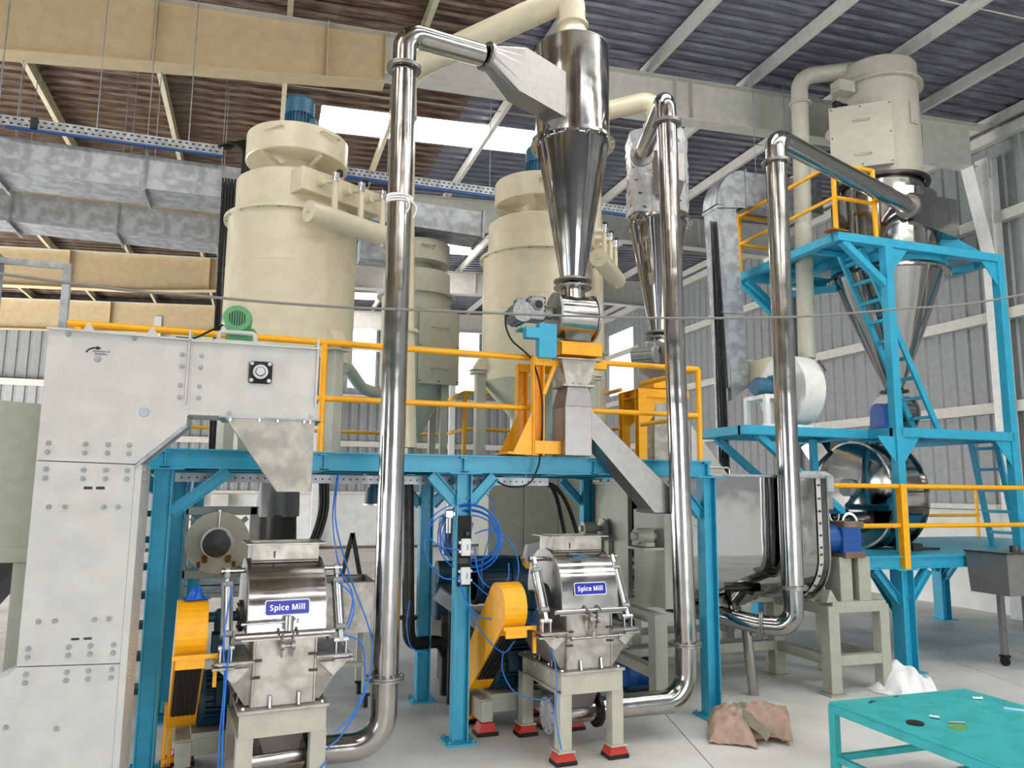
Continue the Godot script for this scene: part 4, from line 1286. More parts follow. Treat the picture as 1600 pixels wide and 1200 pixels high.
# ---------------------------------------------------------------- galvanised ducts and trays
func duct_run(label: String, a: Vector3, b: Vector3, w: float, h: float, step: float, hang := true) -> Node3D:
	var o := thing("air_duct", label, "duct", (a + b) / 2.0)
	var n := maxi(1, int(round(a.distance_to(b) / step)))
	for i in n:
		var p := a.lerp(b, float(i) / n)
		var q := a.lerp(b, float(i + 1) / n)
		var s := Sh.new()
		s.bar(p, q, w, h, Vector3.UP, 0.004)
		part(o, "duct_length", s, M.galvanised)
	for i in range(0, n + 1):
		var p := a.lerp(b, float(i) / n)
		var d := (b - a).normalized()
		var s := Sh.new()
		s.bar(p - d * 0.018, p + d * 0.018, w + 0.05, h + 0.05)
		part(o, "joint_flange", s, M.galvanised)
		if hang and i > 0 and i < n:
			s = Sh.new()
			var side := d.cross(Vector3.UP).normalized() * (w / 2 + 0.04)
			for k in [-1.0, 1.0]: s.cyl(p + side * k + V(0, -h / 2 - 0.05, 0), V(p.x + side.x * k, roof_y(p.x) + 0.22, p.z + side.z * k), 0.006, 0.006, 6)
			s.bar(p - side * 1.1 + V(0, -h / 2 - 0.04, 0), p + side * 1.1 + V(0, -h / 2 - 0.04, 0), 0.03, 0.02)
			part(o, "hanger", s, M.galvanised)
	return o
func tray_run(label: String, pts: Array, up: Vector3, w: float, h: float, cables: int) -> Node3D:
	var a: Vector3 = pts[0]
	var b: Vector3 = pts[1]
	var o := thing("cable_tray", label, "cable tray", (a + b) / 2.0)
	var s := Sh.new()
	s.channel(a, b, w, h, 0.004, up)
	part(o, "tray", s, M.galvanised)
	var f := Sh.frame(a, b, up)
	s = Sh.new()
	var L := a.distance_to(b)
	var n := int(L / 0.075)
	for i in n:
		for k in 2:
			var c := a + f.basis.z * (0.03 + i * 0.075 + 0.03 * (k % 2)) + f.basis.y * h * (k - 0.5) * 0.45
			for sx in [-1.0]:
				s.t = Transform3D(f.basis, c + f.basis.x * (w / 2 + 0.0012) * sx)
				s.box(Vector3.ZERO, V(0.002, 0.018, 0.034))
	var p := part(o, "perforations", s, M.print_black)
	p.set_meta("kind", "stuff")
	if absf((b - a).normalized().y) < 0.3:
		for q in [0.12, 0.4, 0.65, 0.9]:
			var hp := a.lerp(b, q)
			s = Sh.new()
			s.cyl(hp + V(0, 0, -0.02), V(hp.x, roof_y(hp.x) + 0.22, hp.z - 0.02), 0.006, 0.006, 6)
			part(o, "hanger", s, M.galvanised)
	for i in cables:
		var off := f.basis.x * (w * 0.1 + 0.022) + f.basis.y * h * (float(i) / maxf(cables - 1, 1) - 0.5) * 0.8
		s = Sh.new()
		s.tube(curve([a + off, a.lerp(b, 0.3) + off + f.basis.y * 0.012 * (i % 3 - 1), a.lerp(b, 0.7) + off - f.basis.y * 0.015 * (i % 2), b + off], 4), 0.014, 8)
		part(o, "cable", s, M.black)
	return o
func ducts() -> void:
	duct_run("wide galvanised duct running from the left edge to behind the left filter", V(-4.6, 5.95, -9.95), V(0.1, 5.95, -9.95), 0.6, 0.42, 1.55)
	duct_run("galvanised duct between the two large cream filters, above the small one", V(0.4, 5.78, -9.6), V(2.70, 5.70, -9.6), 0.5, 0.34, 2.3, false)
	duct_run("lower galvanised duct at the left, under the wide one", V(-6.2, 6.1, -12.2), V(0.6, 6.05, -12.2), 0.55, 0.44, 1.3)
	# duct over the blower: drop, elbow and cross run
	var o := thing("air_duct", "square galvanised duct dropping from an elbow to the tower blower", "duct", V(6.9, 3.6, -9.85))
	var s := Sh.new()
	s.bar(V(6.86, 3.75, -9.85), V(6.74, 6.6, -9.85), 0.36, 0.36, V(0, 0, 1), 0.004)
	part(o, "drop", s, M.galvanised)
	s = Sh.new()
	s.surf(1, 10, func(u, v): return V(7.10 - (0.54 * cos(v * PI / 2)), 6.62 + 0.62 * sin(v * PI / 2), -9.66 - u * 0.38), true, 0.01)
	for zz in [-9.66, -10.04]:
		var pl := PackedVector2Array([Vector2(7.10, 6.62), Vector2(7.10, 6.9), Vector2(7.10, 7.24)])
		for i in range(1, 11): pl.append(Vector2(7.10 - 0.54 * sin(i * PI / 20), 6.62 + 0.62 * cos(i * PI / 20)))
		s.extrude(V(0, 0, zz - 0.01), V(0, 0, zz), PackedVector2Array(Array(pl).map(func(q): return Vector2(q.x, q.y))))
	part(o, "elbow", s, M.galvanised)
	s = Sh.new()
	s.bar(V(7.1, 6.95, -9.85), V(8.6, 7.0, -9.85), 0.36, 0.56, Vector3.UP, 0.004)
	part(o, "cross_run", s, M.galvanised)
	s = Sh.new()
	s.bar(V(6.76, 6.58, -9.85), V(6.755, 6.62, -9.85), 0.42, 0.42, V(0, 0, 1)); s.bar(V(6.81, 4.90, -9.85), V(6.809, 4.93, -9.85), 0.40, 0.40, V(0, 0, 1)); s.bar(V(7.09, 6.95, -9.85), V(7.12, 6.95, -9.85), 0.42, 0.62)
	part(o, "joint_flange", s, M.galvanised)
	s = Sh.new()
	for x in [7.3, 7.9]: s.cyl(V(x, 7.2, -9.66), V(x, 8.95, -9.66), 0.006, 0.006, 6)
	part(o, "hanger", s, M.galvanised)
	duct_run("grey duct behind the tower filter at the far right under the rafter", V(9.9, 6.6, -11.5), V(12.3, 6.6, -11.5), 0.5, 0.42, 1.2)
	var t0 := tray_run("perforated cable tray with blue air line above the wide duct at the upper left", [V(-4.6, 6.28, -9.5), V(-0.6, 6.28, -9.5)], Vector3.UP, 0.06, 0.12, 0)
	var t1 := tray_run("perforated cable tray with blue air line behind the first vertical pipe", [V(0.9, 6.62, -10.4), V(6.4, 6.62, -10.4)], Vector3.UP, 0.06, 0.12, 0)
	s = Sh.new()
	s.box(V(-1.75, 6.208, -9.48), V(2.3, 0.03, 0.04), 0.006)
	part(t0, "air_line", s, M.line_blue)
	s = Sh.new()
	s.box(V(3.65, 6.54, -10.39), V(5.5, 0.05, 0.05), 0.006)
	part(t1, "air_line", s, M.line_blue)
	s = Sh.new()
	s.box(V(-2.62, 6.28, -9.47), V(0.07, 0.14, 0.06), 0.006)
	part(t0, "coupler", s, M.black)
	tray_run("upright perforated cable tray full of black cables left of the large filter", [V(-0.45, 2.45, -9.3), V(-0.50, 5.85, -9.3)], V(1, 0, 0), 0.07, 0.17, 5)
	tray_run("upright perforated cable tray with black cables beside the tower blower", [V(6.62, 1.6, -9.75), V(6.55, 6.35, -9.75)], V(1, 0, 0), 0.07, 0.17, 4)
	for i in 6:
		s = Sh.new()
		s.tube(curve([V(-0.70 + i * 0.03, 6.31, -9.5), V(-0.52 + i * 0.03, 6.36 + 0.012 * i, -9.42), V(-0.36 + i * 0.02, 6.26, -9.34), V(-0.36 + i * 0.02, 5.95, -9.3)], 6), 0.016, 8)
		single("power_cable", "black cable bending off the upper left tray, %s of six from the left" % ["first", "second", "third", "fourth", "fifth", "sixth"][i], "cable", s, M.black, "black cables bending off the upper left tray")

# ---------------------------------------------------------------- white bucket elevator at the left
func elevator() -> void:
	var Z := -5.5
	var B := -5.92
	var o := thing("bucket_elevator", "tall white sheet metal bucket elevator with bolted panels at the left edge", "elevator", V(-1.05, 0, -5.7))
	var pf := func(s: Sh, pts: Array, z0: float, z1: float) -> void:
		var pl := PackedVector2Array()
		for p in pts: pl.append(Vector2(p[0], p[1]))
		s.prism(pl, z0, z1)
	var s := Sh.new()
	pf.call(s, [[-1.325, 2.352], [-0.757, 2.338], [-0.465, 2.61], [-0.465, 3.175], [-1.325, 3.195]], B, Z)
	part(o, "head_panel", s, M.white_panel)
	s = Sh.new()
	pf.call(s, [[-0.458, 2.675], [0.378, 2.675], [0.378, 3.17], [-0.458, 3.175]], B, Z)
	part(o, "drive_panel", s, M.white_panel)
	s = Sh.new()
	pf.call(s, [[-1.325, 1.10], [-0.757, 1.085], [-0.757, 2.332], [-1.325, 2.346]], B, Z)
	part(o, "leg_panel", s, M.white_panel)
	s = Sh.new()
	pf.call(s, [[-1.80, 0.0], [-0.757, 0.0], [-0.757, 1.079], [-1.325, 1.094], [-1.36, 1.05], [-1.80, 0.86]], B, Z)
	part(o, "boot_panel", s, M.white_panel)
	# flanged edges
	s = Sh.new()
	s.box(V(-0.735, 1.17, (Z + B) / 2), V(0.04, 2.33, Z - B + 0.006))
	part(o, "edge_strip", s, M.white_panel)
	s = Sh.new()
	s.bar(V(-0.755, 2.32, Z - 0.06), V(-0.46, 2.60, Z - 0.06), 0.16, 0.018, V(0.7, -0.7, 0))
	part(o, "sloped_cover", s, M.galvanised)
	s = Sh.new()
	s.box(V(-0.05, 3.178, Z - 0.2), V(0.86, 0.012, 0.46)); s.bar(V(-1.33, 3.20, Z - 0.2), V(-0.47, 3.183, Z - 0.2), 0.46, 0.012); s.box(V(-0.465, 2.93, Z + 0.002), V(0.014, 0.53, 0.006))
	part(o, "cover_strip", s, M.white_panel)
	s = Sh.new()
	for x in [-1.10, -0.72]:
		s.extrude(V(x, 3.195, Z - 0.02), V(x, 3.195, Z - 0.03), PackedVector2Array([Vector2(-0.045, 0), Vector2(0.045, 0), Vector2(0.0, 0.07)]))
	for x in [-0.48, 0.37]: s.box(V(x, 3.0, Z - 0.2), V(0.012, 0.5, 0.44))
	part(o, "lifting_lug", s, M.white_panel)
	s = Sh.new()
	var bp := []
	for y in [2.46, 2.405, 2.295, 2.24]:
		for x in [-1.265, -1.055, -0.925, -0.80]: bp.append([x, y])
	for y in [1.20, 1.15, 1.05, 1.0]:
		for x in [-1.27, -1.05, -0.93, -0.80]: bp.append([x, y])
	for x in [-1.23, -1.14, -0.92, -0.84]: bp.append([x, 2.06]); bp.append([x, 1.36])
	for y in [3.08, 3.0, 2.87, 2.79]: bp.append([-0.52, y]); bp.append([-0.40, y])
	for x in [-1.21, -0.82]: bp.append([x, 3.17])
	for x in [-0.2, 0.34]: bp.append([x, 2.695])
	for k in [[-1.08, 0.72], [-0.95, 0.35], [-1.35, 0.75], [-1.2, 0.3]]: bp.append(k)
	for k in bp: s.cyl(V(k[0], k[1], Z), V(k[0], k[1], Z + 0.004), 0.017, 0.017, 12)
	for k in bp: s.bolt(V(k[0], k[1], Z + 0.004), V(0, 0, 1), 0.011, 0.011)
	for y in [2.3, 2.24, 1.19, 1.13, 1.03, 0.97]: s.bolt(V(-0.714, y, Z - 0.1), V(1, 0, 0), 0.012, 0.012)
	part(o, "bolts", s, M.bolt_steel)
	s = Sh.new()
	for k in [[-1.03, 3.018, 0.022], [-0.73, 2.68, 0.032]]:
		s.cyl(V(k[0], k[1], Z), V(k[0], k[1], Z + 0.006), k[2], k[2] * 0.9, 24)
	part(o, "cover_disc", s, M.galvanised)
	s = Sh.new()
	for x in [-1.02, -0.95]: s.box(V(x, 1.245, Z + 0.001), V(0.045, 0.014, 0.004), 0.001)
	for x in [-1.02, -0.95]: s.box(V(x, 2.18, Z + 0.001), V(0.05, 0.018, 0.003), 0.001)
	part(o, "slot_plate", s, M.dark_steel)
	# bearing block
	s = Sh.new()
	s.box(V(-0.012, 2.985, Z + 0.015), V(0.155, 0.155, 0.03), 0.012)
	s.cyl(V(-0.012, 2.985, Z + 0.03), V(-0.012, 2.985, Z + 0.055), 0.062, 0.055, 28)
	var br := part(o, "bearing", s, M.black)
	s = Sh.new()
	s.cyl(V(-0.012, 2.985, Z + 0.05), V(-0.012, 2.985, Z + 0.075), 0.030, 0.028, 20)
	s.ring(V(-0.012, 2.985, Z + 0.057), V(0, 0, 1), 0.034, 0.05, 0.006, 28)
	for kx in [-1, 1]:
		for ky in [-1, 1]: s.bolt(V(-0.012 + kx * 0.058, 2.985 + ky * 0.058, Z + 0.03), V(0, 0, 1), 0.016, 0.014)
	part(br, "shaft_end", s, M.alu).position = Vector3.ZERO
	# direction arrow and its two words
	s = Sh.new()
	var pts := []
	for i in 9:
		var a := PI * 0.93 - i * PI * 0.47 / 8
		pts.append(V(-1.045 + 0.055 * cos(a) , 3.048 + 0.043 * sin(a), Z + 0.0015))
	for i in 8: s.bar(pts[i], pts[i + 1], 0.010, 0.001, V(0, 0, 1))
	s.prism(PackedVector2Array([Vector2(-1.04, 3.105), Vector2(-1.04, 3.077), Vector2(-1.01, 3.09)]), Z, Z + 0.0015)
	var ar := part(o, "arrow_print", s, M.print_black)
	for row in [["Direction of", -1.01, 3.070], ["Rotation", -1.012, 3.052]]:
		lettering(o, row[0], V(row[1], row[2], Z + 0.001), 0.019, M.print_black, Basis.IDENTITY)
	# sheet steel discharge spout
	var sp := thing("discharge_spout", "tapering raw steel spout hanging under the elevator head", "spout", V(0.2, 2.16, -5.6))
	s = Sh.new()
	s.hull8([V(0.14, 2.165, B + 0.1), V(0.37, 2.165, B + 0.1), V(0.37, 2.165, Z - 0.08), V(0.14, 2.165, Z - 0.08), V(-0.225, 2.665, B + 0.02), V(0.372, 2.665, B + 0.02), V(0.372, 2.665, Z - 0.01), V(-0.225, 2.665, Z - 0.01)])
	part(sp, "spout_body", s, M.worn_steel)
	s = Sh.new()
	s.box(V(0.075, 2.668, (Z + B) / 2), V(0.68, 0.012, 0.46))
	part(sp, "flange", s, M.galvanised)
	s = Sh.new()
	for x in [-0.19, 0.0, 0.12, 0.30, 0.34]: s.bolt(V(x, 2.662, Z - 0.0), V(0, -1, 0), 0.014, 0.02)
	part(sp, "bolts", s, M.alu)
	# green geared motor on top
	var g := thing("gear_motor", "small green gear motor mounted on top of the white elevator head", "motor", V(-0.13, 3.21, -5.75))
	s = Sh.new()
	s.cyl(V(-0.19, 3.385, -5.95), V(-0.19, 3.385, -5.66), 0.095, 0.095, 28)
	s.cyl(V(-0.19, 3.385, -5.66), V(-0.19, 3.385, -5.61), 0.104, 0.092, 28)
	s.box(V(-0.16, 3.255, -5.8), V(0.21, 0.15, 0.26), 0.02)
	part(g, "motor_body", s, M.motor_green)
	s = Sh.new()
	for i in 7:
		var x := -0.24 + 0.0167 * i
		var hh := 0.055 * sqrt(1.0 - pow((i - 3) / 3.6, 2))
		s.box(V(x, 3.385, -5.609), V(0.007, hh * 2, 0.004))
	part(g, "vent_slots", s, M.print_black)
	s = Sh.new()
	s.tube(fillet([V(-0.30, 3.18, -5.53), V(-0.30, 3.265, -5.53), V(-0.06, 3.265, -5.53), V(-0.06, 3.18, -5.53)], 0.03, 4), 0.016, 8)
	s.box(V(-0.16, 3.195, -5.52), V(0.34, 0.02, 0.03))
	part(g, "guard_bracket", s, M.white_panel)
	s = Sh.new()
	s.tube(curve([V(-0.27, 3.36, -5.72), V(-0.38, 3.28, -5.66), V(-0.46, 3.22, -5.6), V(-0.58, 3.215, -5.6)], 6), 0.008, 6)
	part(g, "cable", s, M.black)
	# beige hopper at the far left
	var h := thing("feed_hopper", "olive-beige sheet metal hopper behind the elevator at the left edge", "hopper", V(-2.2, 0, -6.6))
	s = Sh.new()
	s.prism(PackedVector2Array([Vector2(-2.9, 1.72), Vector2(-1.5, 1.72), Vector2(-1.5, 2.78), Vector2(-1.78, 2.80), Vector2(-2.2, 2.55), Vector2(-2.9, 2.5)]), -7.3, -6.3)
	part(h, "hopper_body", s, M.frame_grey)
	s = Sh.new()
	s.box(V(-2.2, 1.70, -6.8), V(1.42, 0.10, 1.04), 0.005)
	part(h, "rim", s, M.frame_grey)
	s = Sh.new()
	s.hull8([V(-2.4, 0.9, -6.95), V(-2.1, 0.9, -6.95), V(-2.1, 0.9, -6.65), V(-2.4, 0.9, -6.65), V(-2.85, 1.65, -7.25), V(-1.6, 1.65, -7.25), V(-1.6, 1.65, -6.35), V(-2.85, 1.65, -6.35)])
	part(h, "lower_cone", s, M.dark_steel)
	for x in [-2.85, -1.55]:
		for z in [-7.25, -6.35]:
			s = Sh.new()
			s.box(V(x, 0.83, z), V(0.1, 1.66, 0.1), 0.004)
			part(h, "leg", s, M.frame_grey)
	# grey square riser and bracing seen beyond the hopper
	s = Sh.new()
	s.box(V(-2.72, 3.55, -8.6), V(0.32, 1.9, 0.34), 0.004); s.box(V(-2.72, 3.52, -8.42), V(0.34, 0.02, 0.02))
	single("vent_riser", "grey square sheet metal riser left of the elevator head", "duct", s, M.galvanised)
	s = Sh.new()
	s.bar(V(-4.4, 4.42, -8.6), V(-1.92, 4.42, -8.6), 0.06, 0.06)
	s.bar(V(-1.95, 4.42, -8.6), V(-1.95, 2.5, -8.6), 0.07, 0.07)
	for x in [-3.2, -4.3]: s.bar(V(x, 4.42, -8.6), V(x, 0, -8.6), 0.06, 0.06)
	single("pipe_gantry", "thin grey steel gantry above the elevator at the left", "gantry", s, M.galvanised)

func lettering(o: Node3D, text: String, p: Vector3, size: float, m: Material, b: Basis, bold := false) -> MeshInstance3D:
	var tm := TextMesh.new()
	var f := SystemFont.new()
	f.font_names = PackedStringArray(["Droid Sans"])
	if bold: f.font_weight = 700
	tm.font = f
	tm.text = text
	tm.font_size = 64
	tm.pixel_size = size / 64.0
	tm.depth = 0.0015
	var mi := MeshInstance3D.new()
	mi.name = "lettering"
	mi.mesh = tm
	mi.material_override = m
	o.add_child(mi, true)
	mi.transform = Transform3D(b, p - (o.position if world_built.has(o) else Vector3.ZERO))
	return mi

# ---------------------------------------------------------------- spice mills
# local: x centre, front of the bed flange at z = 0, floor at y = 0
func pneumatic(o: Node3D, a: Vector3, b: Vector3) -> void:
	# cylinder from the clevis a (low) to the rod eye b (high)
	var d := (b - a).normalized()
	var L := a.distance_to(b)
	var s := Sh.new()
	s.cyl(a + d * L * 0.20, a + d * L * 0.78, 0.032, 0.032, 24)
	var c := part(o, "pneumatic_cylinder", s, M.alu)
	s = Sh.new()
	var f := Sh.frame(a, b)
	for k in [0.16, 0.80]: s.bar(a + d * L * (k - 0.035), a + d * L * (k + 0.035), 0.082, 0.082, Vector3.UP, 0.008)
	for kx in [-1, 1]:
		for ky in [-1, 1]:
			var q: Vector3 = f.basis.x * kx * 0.031 + f.basis.y * ky * 0.031
			s.cyl(a + d * L * 0.16 + q, a + d * L * 0.82 + q, 0.006, 0.006, 8)
	part(c, "end_caps", s, M.cast_alu)
	c.get_child(0).set_meta("kind", "stuff")
	s = Sh.new()
	s.cyl(a + d * L * 0.8, b, 0.012, 0.012, 12)
	s.ring(b, V(1, 0, 0), 0.010, 0.028, 0.03, 16)
	s.bar(b - d * 0.06, b - d * 0.01, 0.05, 0.035, V(1, 0, 0), 0.005)
	part(c, "rod_eye", s, M.alu)
	s = Sh.new()
	s.bar(a - d * 0.01, a + d * L * 0.12, 0.05, 0.03, V(1, 0, 0))
	s.cyl(a + V(-0.05, 0, 0), a + V(0.05, 0, 0), 0.02, 0.02, 14)
	s.box(a + V(-0.035, -0.05, 0), V(0.012, 0.11, 0.055), 0.004)
	s.box(a + V(0.035, -0.05, 0), V(0.012, 0.11, 0.055), 0.004)
	s.box(a + V(0, -0.105, 0), V(0.11, 0.012, 0.09), 0.003)
	part(c, "clevis", s, M.alu)

func mill(label: String, at: Vector3, yaw: float, sticker: bool) -> Node3D:
	var o := local_thing("spice_mill", label, "mill", at, yaw, "")
	var s := Sh.new()
	# bed of welded channels on four legs
	for z in [-0.06, -0.86]:
		s = Sh.new()
		s.channel(V(-0.285, 0.62, z), V(0.285, 0.62, z), 0.10, 0.155, 0.010)
		part(o, "bed_beam", s, M.cream_grey)
	for x in [-0.245, 0.245]:
		s = Sh.new()
		s.ibeam(V(x, 0.62, -0.02), V(x, 0.62, -0.92), 0.09, 0.155, 0.010)
		part(o, "bed_beam", s, M.cream_grey)
	for x in [-0.24, 0.24]:
		for z in [-0.07, -0.85]:
			s = Sh.new()
			s.ibeam(V(x, 0.10, z), V(x, 0.545, z), 0.105, 0.105, 0.009, 0.009, V(1, 0, 0))
			s.box(V(x - signf(x) * 0.0, 0.32, z + 0.048), V(0.10, 0.44, 0.006))
			var lg := part(o, "leg", s, M.cream_grey)
			s = Sh.new()
			s.box(V(x, 0.105, z), V(0.155, 0.014, 0.155), 0.002)
			part(lg, "foot_plate", s, M.cream_grey)
			s = Sh.new()
			s.hull8([V(x - 0.09, 0.035, z - 0.07), V(x + 0.09, 0.035, z - 0.07), V(x + 0.09, 0.035, z + 0.07), V(x - 0.09, 0.035, z + 0.07), V(x - 0.06, 0.098, z - 0.06), V(x + 0.06, 0.098, z - 0.06), V(x + 0.06, 0.098, z + 0.06), V(x - 0.06, 0.098, z + 0.06)])
			part(lg, "vibration_pad", s, M.red_pad)
			s = Sh.new()
			s.box(V(x, 0.017, z), V(0.19, 0.034, 0.15), 0.004)
			part(lg, "rubber_mat", s, M.rubber)
	# flange plates
	s = Sh.new()
	s.box(V(0, 0.712, -0.43), V(0.60, 0.022, 0.88), 0.003)
	var fp := part(o, "bed_flange", s, M.worn_steel)
	s = Sh.new()
	for x in [-0.26, 0.26]:
		for z in [-0.04, -0.3, -0.6, -0.82]:
			s.bolt(V(x, 0.723, z), Vector3.UP, 0.014, 0.014); s.cyl(V(x, 0.70, z), V(x, 0.655, z), 0.010, 0.010, 8)
	part(fp, "bolts", s, M.alu)
	# lower housing
	s = Sh.new()
	s.box(V(0.0, 0.965, -0.40), V(0.43, 0.485, 0.68), 0.004)
	part(o, "lower_housing", s, M.worn_steel)
	s = Sh.new()
	for x in [-0.205, 0.205]: s.box(V(x, 0.955, -0.056), V(0.016, 0.46, 0.014), 0.003)
	part(o, "weld_seam", s, M.worn_steel)
	for k in [[-0.09, 0.76], [0.10, 0.77]]:
		s = Sh.new()
		s.cyl(V(k[0], k[1] - 0.045, -0.03), V(k[0], k[1] + 0.035, -0.045), 0.013, 0.013, 10)
		s.box(V(k[0], k[1] + 0.03, -0.05), V(0.024, 0.02, 0.03), 0.004)
		part(o, "swing_bolt", s, M.steel)
	for k in [[-0.19, 0.92], [0.19, 0.94], [-0.185, 1.03], [0.185, 1.05]]:
		s = Sh.new()
		s.box(V(k[0], k[1], -0.048), V(0.06, 0.016, 0.02), 0.004)
		part(o, "hinge_pin", s, M.dark_steel)
	# side hoppers with ribs that carry the pneumatic cylinders
	for sx in [-1.0, 1.0]:
		s = Sh.new()
		s.hull8([V(sx * 0.215, 0.735, -0.62), V(sx * 0.25, 0.735, -0.62), V(sx * 0.25, 0.735, -0.10), V(sx * 0.215, 0.735, -0.10), V(sx * 0.215, 1.02, -0.66), V(sx * 0.43, 1.02, -0.66), V(sx * 0.43, 1.02, -0.06), V(sx * 0.215, 1.02, -0.06)])
		s.box(V(sx * 0.33, 1.028, -0.33), V(0.25, 0.014, 0.60))
		var w := part(o, "side_wing", s, M.worn_steel)
		s = Sh.new()
		for z in [-0.2, -0.45]: s.bar(V(sx * 0.28, 0.725, z), V(sx * 0.25, 0.84, z - 0.04), 0.012, 0.05)
		part(w, "rib", s, M.dull_steel)
		w.get_child(0).set_meta("kind", "stuff")
		s = Sh.new()
		s.box(V(sx * 0.40, 0.995, -0.10), V(0.14, 0.018, 0.14), 0.003)
		s.extrude(V(sx * 0.33, 0.99, -0.04), V(sx * 0.33, 0.99, -0.05), PackedVector2Array([Vector2(-0.10, 0.0), Vector2(0.10, 0.0), Vector2(0.0 , -0.10)]))
		part(o, "cylinder_bracket", s, M.worn_steel)
		pneumatic(o, V(sx * 0.385, 1.12, -0.10), V(sx * 0.385, 1.60, -0.36))
	# domed cover: profile in z and y pulled along x
	var prof := [Vector2(-0.035, 1.205), Vector2(-0.045, 1.30)]
	for i in 19:
		var a := lerpf(0.12, PI - 0.12, float(i) / 18)
		prof.append(Vector2(-0.40 + 0.36 * cos(a), 1.30 + 0.385 * pow(sin(a), 0.9)))
	prof.append(Vector2(-0.755, 1.30)); prof.append(Vector2(-0.765, 1.205))
	s = Sh.new()
	for i in prof.size() - 1:
		var p: Vector2 = prof[i]
		var q: Vector2 = prof[i + 1]
		var pp: Vector2 = prof[maxi(i - 1, 0)]
		var qq: Vector2 = prof[mini(i + 2, prof.size() - 1)]
		var n0 := Vector3(0, -(q.x - pp.x), q.y - pp.y).normalized()
		var n1 := Vector3(0, -(qq.x - p.x), qq.y - p.y).normalized()
		if n0.dot(V(0, p.y - 1.3, p.x + 0.4)) < 0: n0 = -n0
		if n1.dot(V(0, q.y - 1.3, q.x + 0.4)) < 0: n1 = -n1
		s.tri(V(-0.26, p.y, p.x), V(0.26, p.y, p.x), V(0.26, q.y, q.x), n0, n0, n1)
		s.tri(V(-0.26, p.y, p.x), V(0.26, q.y, q.x), V(-0.26, q.y, q.x), n0, n1, n1)
	part(o, "cover_skin", s, M.steel)
	var pl := PackedVector2Array()
	for p in prof: pl.append(Vector2(-p.x, p.y))
	for x in [-0.262, 0.262]:
		s = Sh.new()
		s.t = Transform3D(Basis(V(0, 0, -1), V(0, 1, 0), V(1, 0, 0)), V(x, 0, 0))
		s.prism(pl, -0.004, 0.004)
		var sp := part(o, "cover_side", s, M.dull_steel)
		s = Sh.new()
		s.cyl(V(x, 1.28, -0.40), V(x + 0.03 * signf(x), 1.28, -0.40), 0.11, 0.11, 28)
		s.bolts_round(V(x + 0.03 * signf(x), 1.28, -0.40), V(signf(x), 0, 0), 0.085, 8, 0.010, 0.012)
		part(sp, "hub_plate", s, M.dark_steel)
		s = Sh.new()
		s.cyl(V(x, 1.60, -0.36), V(x + 0.155 * signf(x), 1.60, -0.36), 0.018, 0.018, 16)
		s.cyl(V(x + 0.15 * signf(x), 1.60, -0.36), V(x + 0.165 * signf(x), 1.60, -0.36), 0.026, 0.026, 16)
		part(sp, "lift_pin", s, M.steel)
	# inlet neck with flange
	s = Sh.new()
	for k in [[0, 0.145], [0, -0.145]]: s.box(V(0, 1.725, -0.42 + k[1]), V(0.46, 0.13, 0.008))
	for x in [-0.23, 0.23]: s.box(V(x, 1.725, -0.42), V(0.008, 0.13, 0.29))
	var nk := part(o, "inlet_neck", s, M.worn_steel)
	s = Sh.new()
	for z in [-0.42 + 0.175, -0.42 - 0.175]: s.box(V(0, 1.792, z), V(0.56, 0.012, 0.055), 0.002)
	for x in [-0.255, 0.255]: s.box(V(x, 1.792, -0.42), V(0.055, 0.012, 0.35), 0.002)
	part(nk, "inlet_flange", s, M.worn_steel)
	s = Sh.new()
	s.cyl(V(-0.08, 1.69, -0.265), V(-0.08, 1.74, -0.265), 0.005, 0.005, 8)
	s.bar(V(-0.23, 1.672, -0.268), V(0.23, 1.672, -0.268), 0.008, 0.012)
	part(nk, "lip", s, M.dark_steel)
	# locking bar and clamp
	s = Sh.new()
	s.cyl(V(-0.34, 1.20, -0.005), V(0.32, 1.20, -0.005), 0.021, 0.021, 18)
	s.bar(V(-0.30, 1.175, -0.02), V(0.29, 1.175, -0.02), 0.03, 0.014)
	part(o, "locking_bar", s, M.steel)
	s = Sh.new()
	for x in [-0.035, 0.035]:
		s.bar(V(x, 1.21, 0.02), V(x, 1.05, -0.005), 0.012, 0.034, V(0, 0, 1), 0.003)
		s.cyl(V(x - 0.012, 1.13, 0.025), V(x + 0.012, 1.13, 0.025), 0.03, 0.03, 16)
	for x in [-0.06, 0.06]: s.bar(V(x, 1.235, -0.03), V(x, 1.195, 0.05), 0.014, 0.02, V(0, 0, 1), 0.004)
	s.cyl(V(-0.05, 1.13, 0.025), V(0.05, 1.13, 0.025), 0.014, 0.014, 12)
	var cl := part(o, "clamp", s, M.dull_steel)
	s = Sh.new()
	if sticker:
		s.cyl(V(0.0, 1.04, 0.02), V(0.0, 0.98, 0.02), 0.022, 0.022, 14)
		s.cyl(V(-0.20, 0.985, 0.02), V(0.24, 0.99, 0.02), 0.010, 0.010, 10)
		for x in [-0.20, 0.24]: s.cyl(V(x - 0.012, 0.987, 0.02), V(x + 0.012, 0.987, 0.02), 0.018, 0.018, 12)
	else:
		s.cyl(V(0.0, 1.23, 0.03), V(0.0, 1.325, 0.025), 0.032, 0.032, 20)
		s.cyl(V(-0.30, 1.288, 0.03), V(0.02, 1.29, 0.03), 0.009, 0.009, 10)
		s.cyl(V(-0.31, 1.288, 0.03), V(-0.285, 1.288, 0.03), 0.014, 0.014, 12)
		s.cyl(V(0.05, 1.29, 0.03), V(0.066, 1.29, 0.03), 0.014, 0.014, 12)
	part(cl, "screw_handle", s, M.steel)
	# blue name plate on the curved face
	var a0 := 0.20
	var py := 1.30 + 0.385 * pow(sin(a0), 0.9)
	var pz := -0.40 + 0.36 * cos(a0)
	var tilt := -0.20
	var nb := Basis(Vector3.RIGHT, tilt)
	var c := V(-0.005, py - 0.015, pz + 0.014)
